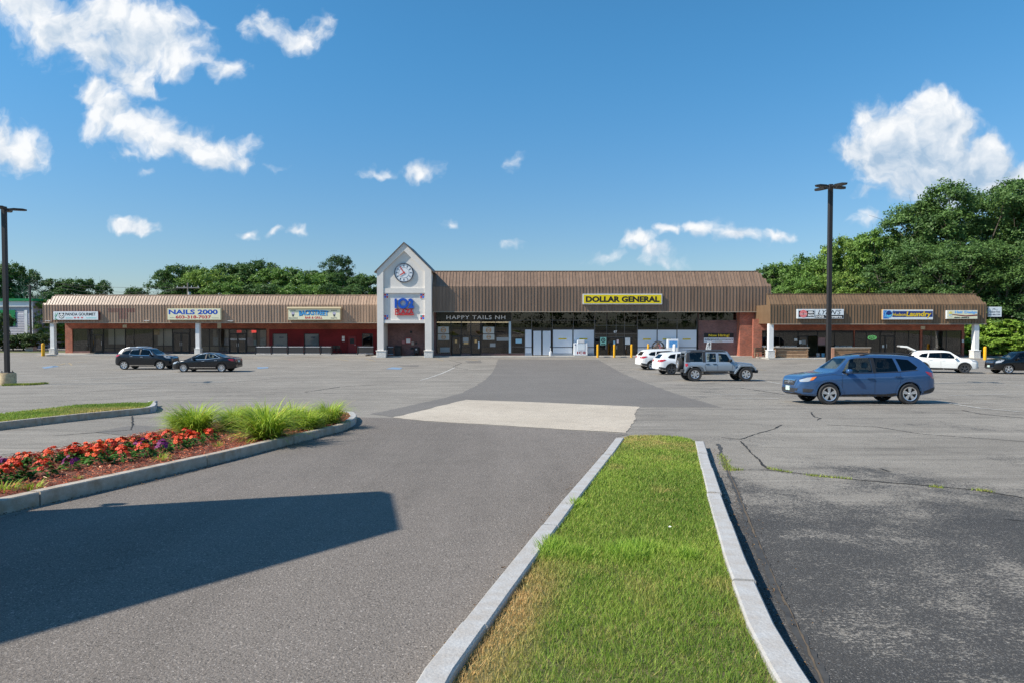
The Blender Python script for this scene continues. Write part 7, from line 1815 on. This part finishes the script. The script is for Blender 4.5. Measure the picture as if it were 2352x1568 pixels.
for i, (x, y, kind, sc) in enumerate(sorted(FL)):
    g = gnd(*kf(x, y), .12); cn = 'orange' if kind == 'o' else 'purple'; t = tag(empty('flowering_plant', g, rnf.uniform(0, 6)), '%s %s flowering plant from the left in the mulched bed' % (ORD[co_[kind]], cn), 'flower', 'bedding plants in the flower bed'); co_[kind] += 1
    t.scale = (sc * .86,) * 3; link('foliage', LC[i % 4], None, t)
    for j in range(rnf.randint(17, 22)):
        a = rnf.uniform(0, 6.28); rr = .125 * math.sqrt(rnf.random()); o = link('blossom', rnf.choice(BL['orange' if kind == 'o' and rnf.random() > .0 else 'purple']), None, t, (rr * math.cos(a), rr * math.sin(a), .215 - rr * rr * 6.5 + rnf.uniform(-.012, .02)))
        o.rotation_euler = Vector((math.cos(a) * rr * 9 + rnf.uniform(-.35, .35), math.sin(a) * rr * 9 + rnf.uniform(-.35, .35), .8)).to_track_quat('Z', 'Y').to_euler(); o.scale = (rnf.uniform(.7, .92),) * 3


def strap_clump(seed, n, L, m=None, c1=srgb(108, 138, 40), c2=srgb(176, 192, 72), wid=.014):
    rng = np.random.default_rng(seed); V = []; F = []; cols = []; K = 6
    for i in range(n):
        a = rng.uniform(0, 2 * np.pi); b = rng.random() ** .6 * .13; l = L * rng.uniform(.6, 1.12); low = rng.random() < .38; th = rng.uniform(.5, 1.25) if low else rng.uniform(.05, .6); curl = rng.uniform(.8, 2.3) * (.6 if low else 1); l = l * (.72 if low else 1); p = np.array([b * math.cos(a), b * math.sin(a), 0.]); a2 = a + rng.normal(0, .35); sd = np.array([-math.sin(a2), math.cos(a2), 0]); w = wid * rng.uniform(.7, 1.3); base = len(V)
        t = rng.random(); c = (np.array(c1) * (1 - t) + np.array(c2) * t) * rng.uniform(.8, 1.15)
        if rng.random() < .04: c = np.array(srgb(190, 165, 95))
        for k in range(K + 1):
            u = k / K; ww = w * (1 - u ** 2.2) * .5 + .0008; V += [p - sd * ww, p + sd * ww]; cols += [c, c]; ang = th + curl * u * u * 1.15
            p = p + np.array([math.cos(a2) * math.sin(ang), math.sin(a2) * math.sin(ang), math.cos(ang)]) * l / K
        for k in range(K): F.append((base + 2 * k, base + 2 * k + 1, base + 2 * k + 3, base + 2 * k + 2))
    me = fast_mesh('leaf_blades', np.array(V), np.array(F), np.array(cols), True); me.materials.append(m_blade); return me


SC = [strap_clump(80 + i, 900, .86) for i in range(3)]
for i, (x, y, s, lb) in enumerate([(1150, 345, 1.1, 'big arching clump at the left end of the daylily group behind the flowers'), (1370, 318, .85, 'small daylily clump set back between the two biggest clumps'), (1570, 378, 1.22, 'biggest daylily clump in the middle nearest the kerb'), (1720, 310, .95, 'daylily clump set back right of the biggest one'), (1805, 325, .8, 'small daylily clump right of the biggest one near the kerb'), (1935, 290, .92, 'rightmost daylily clump by the rounded kerb end'), (1060, 322, .7, 'low daylily tuft left of the whole daylily group'), (1480, 300, .85, 'daylily clump behind the biggest one')]):
    g = gnd(*c6([(x, y)])[0], .12); t = tag(empty('daylily_clump', g, i * 1.3), lb, 'plant', 'daylily clumps in the flower bed'); t.scale = (s * 1.06, s * 1.06, s * .72); o = link('leaf_blades', SC[i % 3], None, t); o['kind'] = 'stuff'
# weeds and tufts
TU = strap_clump(95, 60, .16, wid=.007)
for i, (px, py, s, lb) in enumerate([kf(310, 620) + (1.0, 'pale grass tuft by the kerb below the first flowers'), kf(1625, 330) + (.95, 'pale grass tuft in the mulch below the purple flowers'), kf(30, 640) + (1.1, 'grass tuft at the left edge of the bed'), kf(2200, 190) + (.7, 'low weed right of the last orange flowers'), kf(790, 520) + (.4, 'tiny weed alone in the mulch')]):
    t = tag(empty('grass_tuft', gnd(px, py, .12), i), lb, 'plant'); t.scale = (s, s, s * .8); o = link('leaf_blades', TU, None, t); o['kind'] = 'stuff'


def crack_weeds():
    rng = np.random.default_rng(33); Q = []
    for pp, n, sp in (([(300, 300), (330, 355), (350, 390)], 420, .04), ([(345, 385), (400, 385)], 130, .04), ([(560, 378), (690, 400)], 150, .02), ([(780, 415), (1020, 436)], 190, .02), ([(1470, 478), (1520, 484)], 70, .02), ([(1690, 494), (1800, 508)], 100, .02)):
        P = np.array(c8(pp)); k = rng.integers(0, len(P) - 1, n); t = rng.random(n)[:, None]; Q.append(P[k] * (1 - t) + P[k + 1] * t + rng.normal(0, sp, (n, 2)))
    P = np.array(G2([(10, 885), (45, 884), (60, 884), (80, 883), (105, 881)])); n = 2600; k = rng.integers(0, 4, n); t = rng.random(n)[:, None]; Q.append(P[k] * (1 - t) + P[k + 1] * t + rng.normal(0, .07, (n, 2)))
    q = np.concatenate(Q); c = lawn_cols(q, rng, np.full(len(q), .18)); far = q[:, 1] > 20
    tag(link('crack_weeds', blades('crack_weeds', q, 0.0, np.where(far, rng.uniform(.04, .14, len(q)), rng.uniform(.015, .045, len(q))), np.where(far, .035, .010), c, rng, .8), m_blade), 'weeds growing in the pavement cracks and around the lamp base', 'weeds', kind='stuff')


crack_weeds()


def litter():
    rng = np.random.default_rng(55); Q = []
    for path, n, sp in ((fo, 1300, .05), (gi_left, 500, .04), (kr, 900, .06), (lo_, 400, .08)):
        P = np.array(path); s = np.concatenate([[0], np.cumsum(np.hypot(*np.diff(P, axis=0).T))]); u = rng.uniform(0, s[-1], n); x = np.interp(u, s, P[:, 0]); y = np.interp(u, s, P[:, 1]); k = np.clip(np.searchsorted(s, u) - 1, 0, len(P) - 2); t = (P[k + 1] - P[k]); t /= np.hypot(t[:, 0], t[:, 1])[:, None]
        sg = -1 if path in (fo, lo_) else 1; nn = np.stack([-t[:, 1], t[:, 0]], 1) * sg; dd = .02 + np.abs(rng.exponential(sp, n)); Q.append(np.stack([x, y], 1) + nn * dd[:, None])
    q = np.concatenate(Q); n = len(q); a = rng.uniform(0, np.pi, n); L = rng.uniform(.004, .018, n); W = L * rng.uniform(.25, .6, n); dx, dy = np.cos(a), np.sin(a); z = gzf(q[:, 1]) + .016
    P4 = lambda u, v: np.stack([q[:, 0] + dx * L / 2 * u - dy * W / 2 * v, q[:, 1] + dy * L / 2 * u + dx * W / 2 * v, z + .004 * u * v], 1)
    V = np.stack([P4(-1, -1), P4(1, -1), P4(1, 1), P4(-1, 1)], 1).reshape(-1, 3); u = rng.random((n, 1)); col = np.where(u < .5, np.array(srgb(96, 72, 50)), np.where(u < .8, np.array(srgb(140, 112, 78)), np.array(srgb(60, 52, 44))))
    tag(link('leaf_litter', fast_mesh('leaf_litter', V, np.arange(4 * n).reshape(-1, 4), np.repeat(col, 4, 0)), vcol_mat('litter_bits', .95)), 'grit and dry leaf bits gathered along the kerbs', 'debris', kind='stuff')


litter()
g = gnd(1539, 1214, .11); pc = MB().add([(-.012, -.008, .0), (.012, -.009, .005), (.014, .008, .0), (.0, .012, .008), (-.012, .007, .002)], [(0, 1, 2, 3, 4)])
o = tag(pc.build('paper_scrap', m_paper, None, (g.x, g.y, g.z + .02)), 'tiny white paper scrap lying on the lawn strip', 'litter')
